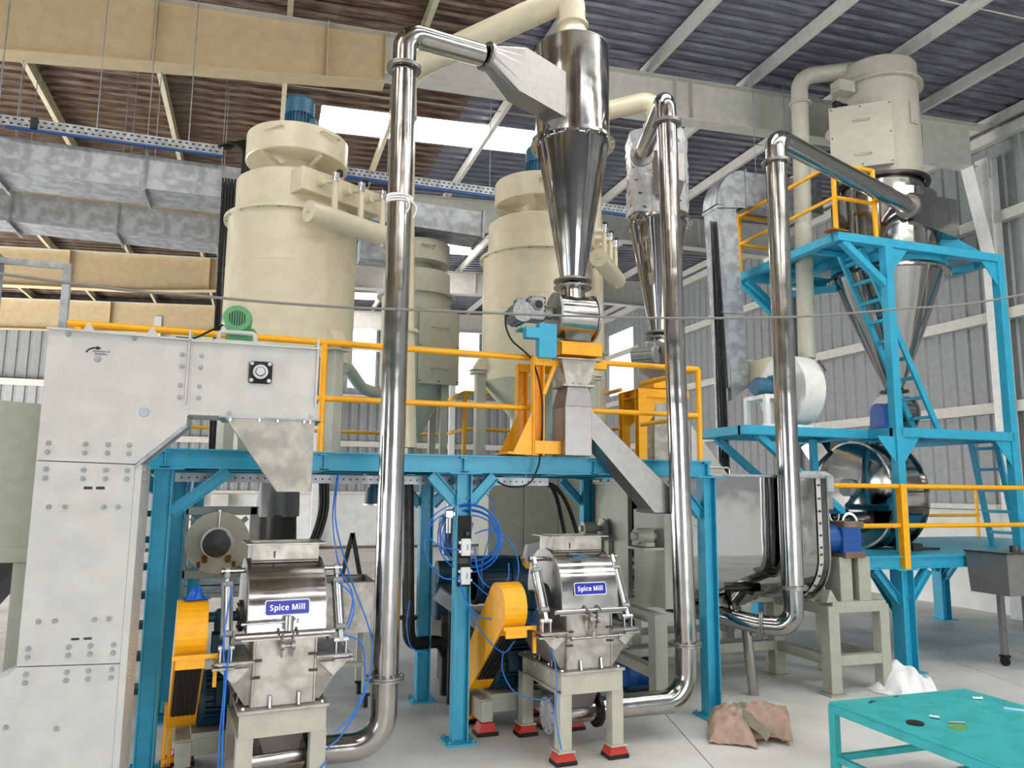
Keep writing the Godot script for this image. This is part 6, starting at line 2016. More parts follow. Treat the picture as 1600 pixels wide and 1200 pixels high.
# ---------------------------------------------------------------- tower at the right
func tower() -> void:
	var XL := 8.1
	var XR := 10.18
	var ZF := -7.95
	var ZB := -10.05
	var o := thing("tower_frame", "blue square-tube tower frame with a cantilevered deck, carrying the big cyclone at the right", "tower", V(9.1, 1.41, -9.0))
	for x in [XL, XR]:
		for z in [ZF, ZB]:
			var p := sq_bar(o, "post", V(x, 1.42, z), V(x, 5.60, z), 0.125, M.blue_paint)
	for z in [ZF, ZB]:
		sq_bar(o, "top_beam", V(7.25, 5.62, z), V(XR + 0.06, 5.62, z), 0.12, M.blue_paint)
		sq_bar(o, "middle_beam", V(XL, 3.0, z), V(XR, 3.0, z), 0.125, M.blue_paint)
	for x in [7.28, XL, XR]: sq_bar(o, "top_beam", V(x, 5.62, ZF - 0.06), V(x, 5.62, -10.2), 0.115, M.blue_paint)
	sq_bar(o, "middle_beam", V(XL, 3.0, ZF), V(XL, 3.0, ZB), 0.125, M.blue_paint)
	sq_bar(o, "middle_beam", V(XR, 3.0, ZF), V(XR, 3.0, ZB), 0.125, M.blue_paint)
	var s := Sh.new()
	s.box(V(7.72, 5.684, -9.07), V(0.96, 0.008, 2.28)); s.box(V(9.15, 5.684, -10.0), V(2.0, 0.008, 0.4))
	part(o, "upper_deck", s, M.blue_paint)
	for z in [-8.6, -9.4]: sq_bar(o, "deck_joist", V(7.3, 5.63, z), V(XL, 5.63, z), 0.07, M.blue_paint)
	s = Sh.new()
	s.box(V(9.14, 3.066, -9.75), V(2.1, 0.008, 0.62)); s.box(V(8.25, 3.066, -8.75), V(0.25, 0.008, 1.6)); s.box(V(9.95, 3.066, -8.75), V(0.4, 0.008, 1.6))
	part(o, "middle_deck", s, M.blue_paint)
	# blower shelf at the left
	sq_bar(o, "shelf_beam", V(6.0, 3.0, -8.45), V(XL, 3.0, -8.45), 0.12, M.blue_paint)
	sq_bar(o, "shelf_beam", V(6.06, 3.0, -8.45), V(6.06, 3.0, -9.5), 0.12, M.blue_paint)
	sq_bar(o, "shelf_beam", V(6.0, 3.0, -9.5), V(XL, 3.0, -9.5), 0.12, M.blue_paint)
	s = Sh.new()
	s.box(V(7.05, 3.062, -8.98), V(2.05, 0.008, 1.1))
	part(o, "shelf_deck", s, M.blue_paint)
	for k in [[V(6.3, 2.95, -8.5), V(7.6, 1.95, -8.5)], [V(6.3, 2.95, -9.45), V(7.6, 1.95, -9.45)], [V(XL, 5.0, ZF), V(7.35, 5.57, ZF)], [V(XL, 5.0, ZB), V(7.35, 5.57, ZB)], [V(7.30, 5.57, -10.15), V(8.05, 4.9, -10.05)]]:
		sq_bar(o, "diagonal_brace", k[0], k[1], 0.095, M.blue_paint)
	sq_bar(o, "hanger_post", V(7.6, 1.95, -8.98), V(7.6, 2.95, -8.98), 0.09, M.blue_paint)
	sq_bar(o, "hanger_post", V(7.6, 1.95, -8.45), V(7.6, 1.95, -9.5), 0.09, M.blue_paint)
	for k in [[XL, 1.0, ZF, 2.94], [XL, -1.0, ZF, 2.94], [XR, -1.0, ZF, 2.94], [XR, -1.0, ZF, 5.56], [XL, 1.0, ZF, 5.56]]:
		s = Sh.new()
		s.extrude(V(k[0] + k[1] * 0.06, k[3], k[2] + 0.02), V(k[0] + k[1] * 0.06, k[3], k[2] + 0.032), PackedVector2Array([Vector2(0, 0), Vector2(k[1] * 0.30, 0), Vector2(0, -0.36)]))
		part(o, "gusset", s, M.blue_paint)
	# cyclone support: ring and arms
	s = Sh.new()
	s.t = Transform3D(Basis.IDENTITY, V(8.97, 0, -8.8))
	s.lathe([Vector2(0.755, 5.50), Vector2(0.80, 5.50), Vector2(0.80, 5.68), Vector2(0.755, 5.68)], 48)
	part(o, "support_ring", s, M.blue_paint)
	for k in [[V(9.7, 5.58, -8.6), V(XR, 5.60, -8.3)], [V(8.25, 5.58, -8.6), V(XL, 5.60, -8.3)], [V(9.68, 5.30, -9.1), V(XR, 5.38, -9.9)], [V(8.3, 5.3, -9.1), V(XL, 5.38, -9.9)]]:
		sq_bar(o, "support_arm", k[0], k[1], 0.10, M.blue_paint)
	s = Sh.new()
	s.hull8([V(9.45, 5.62, -8.25), V(10.15, 5.70, -8.05), V(10.15, 5.70, -8.15), V(9.45, 5.62, -8.45), V(9.40, 5.98, -8.28), V(9.6, 5.92, -8.10), V(9.6, 5.92, -8.2), V(9.40, 5.98, -8.46)])
	part(o, "support_bracket", s, M.blue_paint)
	# rails of the upper deck
	var r := thing("guard_rail", "yellow tubular guard rail on the tower's upper deck", "guard rail", V(7.3, 5.69, -9.0))
	tube_part(r, "top_rail", [V(7.27, 6.66, -10.1), V(7.27, 6.66, ZF + 0.0), V(7.95, 6.66, ZF)], 0.03, M.yellow_paint, 0.03)
	tube_part(r, "middle_rail", [V(7.27, 6.18, -10.1), V(7.27, 6.18, ZF), V(7.95, 6.18, ZF)], 0.027, M.yellow_paint, 0.03)
	tube_part(r, "top_rail", [V(7.27, 6.66, -10.1), V(8.0, 6.66, -10.1)], 0.03, M.yellow_paint)
	tube_part(r, "middle_rail", [V(7.27, 6.18, -10.1), V(8.0, 6.18, -10.1)], 0.027, M.yellow_paint)
	for k in [[7.27, -10.1], [7.27, ZF], [7.95, ZF]]: tube_part(r, "post", [V(k[0], 5.69, k[1]), V(k[0], 6.66, k[1])], 0.034, M.yellow_paint)
	s = Sh.new()
	s.box(V(7.27, 5.70, ZF), V(0.28, 0.02, 0.16))
	part(r, "base_plate", s, M.orange_rust)
	# ladders
	for L in [["blue sloping ladder between the tower's middle and upper decks", V(9.06, 3.07, -8.15), V(7.86, 5.60, -8.15), -0.40, 9], ["blue sloping ladder from the lower deck up to the tower's middle level", V(10.60, 1.41, -8.3), V(10.30, 3.05, -8.3), -0.42, 5]]:
		var l := thing("ladder", L[0], "ladder", L[1], "blue tower ladders")
		var a: Vector3 = L[1]
		var b: Vector3 = L[2]
		for z in [0.0, L[3]]:
			s = Sh.new()
			s.bar(a + V(0, 0, z), b + V(0, 0, z), 0.045, 0.085, Vector3.UP, 0.004)
			part(l, "stile", s, M.blue_paint)
		for i in L[4]:
			var c := a.lerp(b, (i + 0.7) / (L[4] + 0.3))
			s = Sh.new()
			s.bar(c, c + V(0, 0, L[3]), 0.06, 0.045, Vector3.UP, 0.003)
			part(l, "rung", s, M.blue_paint)
	# third cyclone
	var c := thing("cyclone_separator", "broad mirror steel cyclone hanging in the blue tower at the right", "cyclone", V(8.97, 3.2, -8.8))
	var at := Transform3D(Basis.IDENTITY, V(8.97, 0, -8.8))
	s = Sh.new().put(at)
	s.lathe([Vector2(0.12, 3.72), Vector2(0.785, 5.42)], 56)
	part(c, "cone", s, M.mirror)
	s = Sh.new().put(at)
	s.lathe([Vector2(0.73, 5.405), Vector2(0.865, 5.405), Vector2(0.865, 5.435), Vector2(0.73, 5.435)], 56)
	s.bolts_round(V(0, 5.405, 0), V(0, -1, 0), 0.84, 28, 0.013, 0.018)
	part(c, "body_flange", s, M.steel)
	s = Sh.new().put(at)
	s.lathe([Vector2(0.745, 5.435), Vector2(0.745, 6.62), Vector2(0.60, 6.66), Vector2(0.58, 6.67), Vector2(0.58, 6.86)], 56)
	part(c, "barrel", s, M.mirror)
	s = Sh.new()
	s.hull8([V(8.72, 6.05, -8.30), V(9.55, 5.90, -8.60), V(9.60, 5.90, -8.05), V(8.70, 6.05, -8.02), V(8.72, 6.48, -8.30), V(9.55, 6.50, -8.60), V(9.60, 6.50, -8.05), V(8.70, 6.48, -8.02)])
	part(c, "inlet_volute", s, M.mirror)
	s = Sh.new()
	s.ring(V(8.64, 6.26, -8.03), V(3.12, 0, -1.1).normalized(), 0.11, 0.175, 0.05, 28)
	part(c, "inlet_flange", s, M.dull_steel)
	s = Sh.new().put(at)
	s.ring(V(0, 3.69, 0), Vector3.UP, 0.10, 0.20, 0.03)
	s.bolts_round(V(0, 3.705, 0), Vector3.UP, 0.175, 10, 0.010, 0.014, true)
	part(c, "cone_flange", s, M.dark_steel)
	s = Sh.new().put(at)
	s.cyl(V(-0.2, 3.37, 0), V(0.2, 3.37, 0), 0.235, 0.235, 36)
	s.cyl(V(0, 3.5, 0), V(0, 3.68, 0), 0.12, 0.12, 24)
	s.box(V(0, 3.12, 0), V(0.28, 0.12, 0.28))
	var vb := part(c, "valve_body", s, M.mirror)
	for x in [-0.2, 0.2]:
		s = Sh.new().put(at)
		s.cyl(V(x - 0.012, 3.37, 0), V(x + 0.012, 3.37, 0), 0.258, 0.258, 36)
		part(vb, "end_plate", s, M.dull_steel).position = Vector3.ZERO
	s = Sh.new().put(at)
	var ob := PackedVector2Array()
	for i in 13: ob.append(Vector2(0.13 * cos(PI * i / 12), 3.37 + 0.13 * sin(PI * i / 12)))
	ob.append(Vector2(-0.15, 3.085)); ob.append(Vector2(0.15, 3.085))
	s.t = at * Transform3D(Basis(V(0, 0, -1), V(0, 1, 0), V(1, 0, 0)), V(-0.30, 0, 0))
	s.prism(ob, -0.055, 0.055)
	part(c, "chain_guard", s, M.gear_blue)
	# blower
	var b := thing("blower", "cream centrifugal blower with blue motor on the tower's shelf", "blower", V(7.1, 3.07, -8.9))
	s = Sh.new()
	var sc := PackedVector2Array()
	for i in 33:
		var a := -PI * 0.5 + TAU * 0.86 * i / 32
		var rr := 0.42 + 0.12 * i / 32.0
		sc.append(Vector2(0.0 - rr * cos(a) * -1.0, rr * sin(a)))
	s.t = Transform3D(Basis(V(0, 0, 1), V(0, 1, 0), V(-1, 0, 0)), V(7.22, 3.64, -8.92))
	var sp := PackedVector2Array()
	for i in 33:
		var a := TAU * i / 33.0
		var rr := 0.45 + 0.07 * (i / 33.0)
		sp.append(Vector2(cos(a) * rr, sin(a) * rr))
	s.t = Transform3D.IDENTITY
	s.cyl(V(7.05, 3.63, -8.92), V(7.39, 3.63, -8.92), 0.50, 0.50, 72)
	s.ring(V(7.05, 3.63, -8.92), V(1, 0, 0), 0.485, 0.51, 0.012, 72)
	part(b, "scroll_case", s, M.white_paint)
	s = Sh.new()
	s.box(V(7.22, 3.99, -9.35), V(0.32, 0.34, 0.72), 0.004)
	part(b, "outlet_duct", s, M.cream)
	s = Sh.new()
	s.box(V(7.22, 3.99, -9.70), V(0.40, 0.42, 0.03), 0.003)
	part(b, "outlet_flange", s, M.cream)
	s = Sh.new()
	s.hull8([V(6.72, 3.55, -9.66), V(7.05, 3.80, -9.66), V(7.05, 3.80, -9.98), V(6.72, 3.55, -9.98), V(6.72, 4.1, -9.66), V(7.05, 4.18, -9.66), V(7.05, 4.18, -9.98), V(6.72, 4.1, -9.98)])
	part(b, "flexible_joint", s, M.galvanised)
	motor(b, V(7.02, 3.64, -8.80), V(-1, 0, 0), 0.135, 0.52, M.motor_blue, V(0, 1, 0))
	for k in [[6.55, -8.62], [6.55, -9.05], [6.98, -8.62], [6.98, -9.05]]:
		sq_bar(b, "stand_leg", V(k[0], 3.07, k[1]), V(k[0], 3.50, k[1]), 0.07, M.white_paint)
	for k in [[V(6.52, 3.49, -8.62), V(7.02, 3.49, -8.62)], [V(6.52, 3.49, -9.05), V(7.02, 3.49, -9.05)], [V(6.55, 3.49, -8.62), V(6.55, 3.49, -9.05)], [V(6.48, 3.085, -8.62), V(7.3, 3.085, -8.62)], [V(6.48, 3.085, -9.05), V(7.3, 3.085, -9.05)]]:
		sq_bar(b, "stand_rail", k[0], k[1], 0.06, M.white_paint)
	s = Sh.new()
	s.tube(PackedVector3Array([V(7.33, 4.02, -8.48), V(7.40, 3.86, -8.42)]), 0.012, 8)
	part(b, "handle", s, M.dark_steel)
	# drum vessel on the lower deck
	var d := thing("round_vessel", "round polished steel vessel lying on its side under the tower, sight port in front", "vessel", V(8.5, 1.42, -8.85))
	var A := V(8.14, 2.165, -8.85)
	s = Sh.new()
	s.cyl(A, A + V(0.62, 0, 0), 0.735, 0.735, 72, false)
	part(d, "shell", s, M.mirror)
	s = Sh.new()
	s.t = Transform3D(Basis(V(0, 1, 0), V(-1, 0, 0), V(0, 0, 1)), A)
	s.lathe([Vector2(0.735, 0.0), Vector2(0.60, 0.02), Vector2(0.3, 0.045), Vector2(0.0, 0.05)], 64, true)
	part(d, "front_head", s, M.mirror)
	s = Sh.new()
	for x in [0.02, 0.22, 0.60]: s.ring(A + V(x, 0, 0), V(1, 0, 0), 0.73, 0.77, 0.03, 64)
	part(d, "rim_band", s, M.steel)
	d.get_child(2).set_meta("kind", "stuff")
	s = Sh.new()
	s.cyl(A + V(-0.02, 0.10, 0.0), A + V(-0.13, 0.10, 0.0), 0.125, 0.125, 32)
	part(d, "bearing_cap", s, M.white_panel)
	s = Sh.new()
	s.ring(A + V(-0.08, -0.40, 0.10), V(1, 0, 0), 0.12, 0.155, 0.16, 28)
	s.cyl(A + V(-0.03, -0.40, 0.10), A + V(-0.01, -0.40, 0.10), 0.12, 0.12, 24)
	s.ring(A + V(-0.08, -0.30, -0.22), V(1, 0, 0), 0.085, 0.10, 0.12, 24)
	part(d, "sight_port", s, M.steel)
	s = Sh.new()
	s.hull8([A + V(-0.05, 0.42, -0.72), A + V(0.3, 0.42, -0.72), A + V(0.3, 0.62, -0.40), A + V(-0.05, 0.62, -0.40), A + V(-0.08, 0.72, -0.95), A + V(0.3, 0.72, -0.95), A + V(0.3, 0.88, -0.62), A + V(-0.05, 0.88, -0.62)])
	part(d, "inlet_spout", s, M.steel)
	s = Sh.new()
	for z in [-0.5, 0.5]: s.box(A + V(0.45, -0.70, z), V(0.16, 0.10, 0.35), 0.006)
	s.box(A + V(0.7, -0.735, 0.42), V(0.5, 0.03, 0.3), 0.004)
	part(d, "foot", s, M.dark_steel)
	# lower platform
	var p := thing("low_platform", "low blue steel platform with plate deck that the tower stands on", "platform", V(9.8, 0, -9.2))
	s = Sh.new()
	s.box(V(9.72, 1.408, -9.2), V(6.0, 0.012, 3.1))
	part(p, "deck_plate", s, M.blue_paint)
	for z in [-7.69, -10.7]:
		s = Sh.new()
		s.ibeam(V(6.72, 1.325, z), V(12.72, 1.325, z), 0.10, 0.15)
		part(p, "edge_beam", s, M.blue_paint)
	for x in [6.77, 7.78, 9.2, 10.3, 11.6, 12.68]:
		s = Sh.new()
		s.ibeam(V(x, 1.32, -7.7), V(x, 1.32, -10.7), 0.08, 0.14)
		part(p, "joist", s, M.blue_paint)
	for k in [[7.78, -7.69], [11.6, -7.69], [7.78, -10.6], [11.6, -10.6]]:
		s = Sh.new()
		s.ibeam(V(k[0], 0.012, k[1]), V(k[0], 1.24, k[1]), 0.19, 0.19, 0.012, 0.010, V(1, 0, 0))
		var col := part(p, "column", s, M.blue_paint)
		s = Sh.new()
		s.box(V(k[0], 1.245, k[1]), V(0.34, 0.014, 0.24)); s.box(V(k[0], 0.008, k[1]), V(0.32, 0.016, 0.32))
		part(col, "end_plates", s, M.blue_paint).position = Vector3.ZERO
		col.get_child(0).set_meta("kind", "stuff")
		for sx in [-1.0, 1.0]:
			s = Sh.new()
			s.ibeam(V(k[0] + sx * 0.09, 0.86, k[1]), V(k[0] + sx * 0.42, 1.24, k[1]), 0.10, 0.10, 0.008, 0.008, V(-sx, 1, 0))
			part(p, "knee_brace", s, M.blue_paint)
		s = Sh.new()
		s.ibeam(V(k[0], 0.72, k[1] + signf(-9.2 - k[1]) * 0.09), V(k[0], 1.24, k[1] + signf(-9.2 - k[1]) * 0.52), 0.10, 0.10, 0.008, 0.008)
		part(p, "knee_brace", s, M.blue_paint)
	r = thing("guard_rail", "yellow guard rail along the low blue platform with one broad flat post", "guard rail", V(7.8, 1.25, -7.66))
	tube_part(r, "top_rail", [V(6.74, 2.28, -7.66), V(12.7, 2.28, -7.66)], 0.030, M.yellow_paint)
	tube_part(r, "middle_rail", [V(7.02, 1.785, -7.66), V(12.7, 1.785, -7.66)], 0.030, M.yellow_paint)
	for x in [7.80, 12.66]:
		s = Sh.new()
		s.angle(V(x - 0.04, 1.25, -7.60), V(x - 0.04, 2.31, -7.60), 0.09, 0.09, 0.008, V(0, 0, -1))
		part(r, "post", s, M.yellow_paint)
	r = thing("guard_rail", "yellow guard rail at the back edge of the low platform by the white wall", "guard rail", V(10.6, 1.41, -10.68))
	tube_part(r, "middle_rail", [V(9.4, 1.80, -10.68), V(12.7, 1.80, -10.68)], 0.028, M.yellow_paint)
	tube_part(r, "top_rail", [V(10.9, 2.28, -10.68), V(12.7, 2.28, -10.68)], 0.028, M.yellow_paint)
	for x in [10.9, 12.66]: tube_part(r, "post", [V(x, 1.41, -10.68), V(x, 2.28, -10.68)], 0.028, M.yellow_paint)
	for x in [9.4]: tube_part(r, "post", [V(x, 1.41, -10.68), V(x, 1.80, -10.68)], 0.028, M.yellow_paint)

# ---------------------------------------------------------------- workbench, sacks and floor things
func floor_things() -> void:
	var o := thing("workbench", "turquoise painted steel workbench with worn top at the lower right corner", "table", V(4.9, 0, -4.1))
	var s := Sh.new()
	s.box(V(4.90, 0.612, -4.14), V(1.36, 0.016, 1.60), 0.003)
	part(o, "table_top", s, M.teal_paint)
	for k in [[V(4.23, 0.572, -4.93), V(5.57, 0.572, -4.93)], [V(4.23, 0.572, -3.36), V(5.57, 0.572, -3.36)], [V(4.24, 0.572, -4.93), V(4.24, 0.572, -3.36)], [V(5.56, 0.572, -4.93), V(5.56, 0.572, -3.36)]]:
		s = Sh.new()
		s.bar(k[0], k[1], 0.035, 0.066, Vector3.UP, 0.004)
		part(o, "apron", s, M.teal_paint)
	for x in [4.245, 5.555]:
		for z in [-4.92, -3.37]:
			var lg := sq_bar(o, "leg", V(x, 0.01, z), V(x, 0.6, z), 0.062, M.teal_paint)
			s = Sh.new()
			s.box(V(x, 0.006, z), V(0.14, 0.012, 0.12))
			part(lg, "foot_plate", s, M.teal_paint)
	for k in [[V(4.25, 0.22, -4.92), V(5.55, 0.22, -4.92)], [V(4.245, 0.22, -4.9), V(4.245, 0.22, -3.4)], [V(5.555, 0.22, -4.9), V(5.555, 0.22, -3.4)]]:
		sq_bar(o, "stretcher", k[0], k[1], 0.045, M.teal_paint)
	s = Sh.new()
	s.t = Transform3D(Basis.IDENTITY, V(4.40, 0.62, -4.31))
	s.lathe([Vector2(0.0, 0.0), Vector2(0.056, 0.0), Vector2(0.056, 0.012), Vector2(0.020, 0.014), Vector2(0.018, 0.018), Vector2(0, 0.018)], 32)
	single("grinding_disc", "black grinding disc lying on the turquoise workbench near its front edge", "disc", s, M.rubber)
	s = Sh.new()
	s.t = Transform3D(Basis.IDENTITY, V(4.61, 0.62, -4.16))
	s.lathe([Vector2(0.0, 0.0), Vector2(0.06, 0.0), Vector2(0.06, 0.004), Vector2(0.0, 0.005)], 32)
	single("polishing_pad", "thin green polishing pad lying on the turquoise workbench beside the black disc", "disc", s, mat("pad_green", Color(0.40, 0.58, 0.25), 0.8))
	s = Sh.new()
	s.cyl(V(4.615, 0.632, -4.39), V(4.655, 0.632, -4.34), 0.011, 0.011, 14)
	single("steel_stub", "short bright steel stub lying on the workbench between the two discs", "stub", s, M.alu)
	s = Sh.new()
	s.cyl(V(4.64, 0.627, -4.26), V(4.73, 0.627, -4.215), 0.006, 0.006, 10); s.cyl(V(4.73, 0.627, -4.215), V(4.738, 0.627, -4.211), 0.010, 0.010, 6)
	single("bolt", "long thin bolt lying on the workbench beside the green pad", "bolt", s, M.worn_steel)
	s = Sh.new()
	s.cyl(V(5.35, 0.630, -4.67), V(5.40, 0.630, -4.645), 0.010, 0.010, 12); s.cyl(V(5.40, 0.630, -4.645), V(5.41, 0.630, -4.64), 0.015, 0.015, 6)
	single("bolt", "short bolt lying near the workbench's far right edge", "bolt", s, M.alu)
	s = Sh.new()
	s.cyl(V(4.52, 0.624, -4.84), V(4.56, 0.624, -4.83), 0.007, 0.007, 8); s.box(V(4.50, 0.622, -4.82), V(0.03, 0.004, 0.02))
	single("metal_scrap", "small metal scrap on the workbench's far left corner", "scrap", s, M.dark_steel)
	s = Sh.new()
	s.box(V(4.83, 0.622, -4.90), V(0.03, 0.004, 0.014))
	single("metal_scrap", "tiny dark metal chip near the workbench's far edge", "scrap", s, M.dark_steel)
	s = Sh.new()
	s.bar(V(5.36, 0.622, -4.42), V(5.56, 0.622, -4.20), 0.05, 0.004)
	single("steel_rule", "pale blue strip lying on the workbench at the right frame edge", "ruler", s, mat("pale_blue", Color(0.70, 0.82, 0.93), 0.4))
	# crumpled brown sack: two pillow halves folded against each other
	var pillow := func(s0: Sh, at: Transform3D, a: float, b: float, ht: float, hb: float, y0: float, open_end: bool, ph: float) -> void:
		s0.t = at
		for side in [1.0, -1.0]:
			s0.surf(34, 26, func(u, v):
				var p: float = u * 2.0 - 1.0
				var q: float = v * 2.0 - 1.0
				var kx: float = 1.0 - pow(absf(p), 3.5)
				if open_end and p > 0.0: kx = 1.0 - 0.25 * p * p
				var k: float = pow(maxf(kx, 0.0), 0.75) * pow(maxf(1.0 - pow(absf(q), 3.0), 0.0), 0.75)
				var wr: float = 0.014 * sin(p * 7.0 + q * 4.0 + ph) + 0.010 * sin(q * 13.0 - p * 5.0 + ph * 2.0) + 0.006 * sin(p * 23.0 + q * 9.0)
				var nip: float = 1.0 - 0.16 * (1.0 - absf(p)) * pow(absf(q), 2.0)
				var y: float = y0 * (0.35 + 0.65 * k) + (ht if side > 0.0 else -hb) * k + wr * (0.3 + 0.7 * k)
				return V(a * p * (1.0 - 0.10 * (1.0 - q * q) * absf(p)), maxf(y, 0.004), (b * q * nip + 0.02 * sin(p * 6.0 + ph)) * side * (1.0 if side > 0.0 else -1.0)))
	var k := thing("brown_sack", "crumpled brown woven sack folded double on the floor before the mixer", "sack", V(4.44, 0, -6.12))
	s = Sh.new()
	pillow.call(s, Transform3D(Basis(Vector3.UP, 0.95) * Basis(V(0, 0, 1), 0.05), V(4.18, 0.0, -6.17)), 0.27, 0.21, 0.17, 0.08, 0.09, false, 0.4)
	part(k, "sack_half", s, M.sack)
	s = Sh.new()
	pillow.call(s, Transform3D(Basis(Vector3.UP, -0.62) * Basis(V(0, 0, 1), 0.06), V(4.46, 0.0, -6.14)), 0.28, 0.23, 0.15, 0.11, 0.125, true, 2.1)
	part(k, "open_half", s, M.sack)
	s = Sh.new()
	s.t = Transform3D(Basis(Vector3.UP, 0.5), V(4.31, 0.0, -6.12))
	s.surf(16, 16, func(u, v): return V(-0.13 + 0.26 * u + 0.02 * sin(v * 9.0), 0.285 - 0.19 * pow(v, 1.5) + 0.02 * sin(u * 8.0) - 0.05 * pow(absf(u - 0.5) * 2.0, 2.0), -0.10 + 0.34 * v + 0.015 * sin(u * 11.0)), true, 0.006)
	part(k, "folded_flap", s, M.flap)
	# white cloth heap
	s = Sh.new()
	s.t = Transform3D(Basis(Vector3.UP, 0.1), V(6.98, 0.0, -6.99))
	s.surf(30, 24, func(u, v):
		var x: float = (u - 0.5) * 0.66
		var z: float = (v - 0.5) * 0.5
		var peak := maxf(0.0, 1.0 - absf(x - 0.02) / 0.26) * exp(-pow((z + 0.02) / 0.22, 2.0))
		var edge := minf(1.0, 5.0 * minf(minf(u, 1.0 - u), minf(v, 1.0 - v)) + 0.08)
		return V(x + 0.02 * sin(v * 12.0), (0.03 + 0.27 * peak + 0.055 * absf(sin(u * 8.0 + v * 4.0)) + 0.02 * sin(v * 15.0 - u * 6.0)) * edge, z + 0.02 * sin(u * 14.0)))
	s.surf(10, 10, func(u, v): return V(0.22 + 0.2 * u, 0.01 + 0.15 * sin(v * PI) * (0.85 + 0.2 * sin(u * 6.0)), -0.1 + 0.2 * v + 0.02 * sin(u * 9.0)))
	single("white_cloth", "crumpled white cloth heaped on the floor behind the workbench", "cloth", s, M.white_cloth)
	# blue floor motor by the mixer
	o = thing("gear_motor", "small blue gear motor low on the floor behind the right mill", "motor", V(4.12, 0, -7.85))
	s = Sh.new()
	s.box(V(4.12, 0.02, -7.85), V(0.36, 0.04, 0.24))
	part(o, "base", s, M.rubber)
	motor(o, V(4.24, 0.18, -7.85), V(-1, 0, 0), 0.14, 0.30, M.gear_blue)
	s = Sh.new()
	s.cyl(V(4.24, 0.18, -7.85), V(4.30, 0.18, -7.85), 0.17, 0.17, 28); s.box(V(4.10, 0.05, -7.85), V(0.26, 0.08, 0.2))
	part(o, "flange", s, M.motor_dark)
	# steel tote on wheels at the right frame edge
	o = thing("tote_cart", "dark steel tote cart cut off by the right edge of the view", "cart", V(9.3, 0, -7.35))
	s = Sh.new()
	s.hull8([V(8.83, 0.95, -7.62), V(9.75, 0.95, -7.62), V(9.75, 0.95, -7.08), V(8.83, 0.95, -7.08), V(8.80, 1.46, -7.64), V(9.8, 1.46, -7.64), V(9.8, 1.46, -7.06), V(8.80, 1.46, -7.06)])
	part(o, "tote_body", s, M.tote_steel)
	s = Sh.new()
	s.bar(V(8.77, 1.465, -7.05), V(9.84, 1.465, -7.05), 0.04, 0.02); s.bar(V(8.79, 1.465, -7.05), V(8.79, 1.465, -7.64), 0.04, 0.02); s.cyl(V(9.25, 1.44, -7.3), V(9.25, 1.54, -7.3), 0.06)
	part(o, "rim", s, M.dark_steel)
	for x in [9.28, 9.72]:
		for z in [-7.58, -7.12]:
			var lg := sq_bar(o, "leg", V(x, 0.14, z), V(x, 0.95, z), 0.07, M.tote_steel)
			s = Sh.new()
			s.cyl(V(x - 0.02, 0.06, z), V(x + 0.02, 0.06, z), 0.06, 0.06, 18); s.box(V(x, 0.12, z), V(0.09, 0.03, 0.1))
			part(lg, "caster", s, M.rubber)

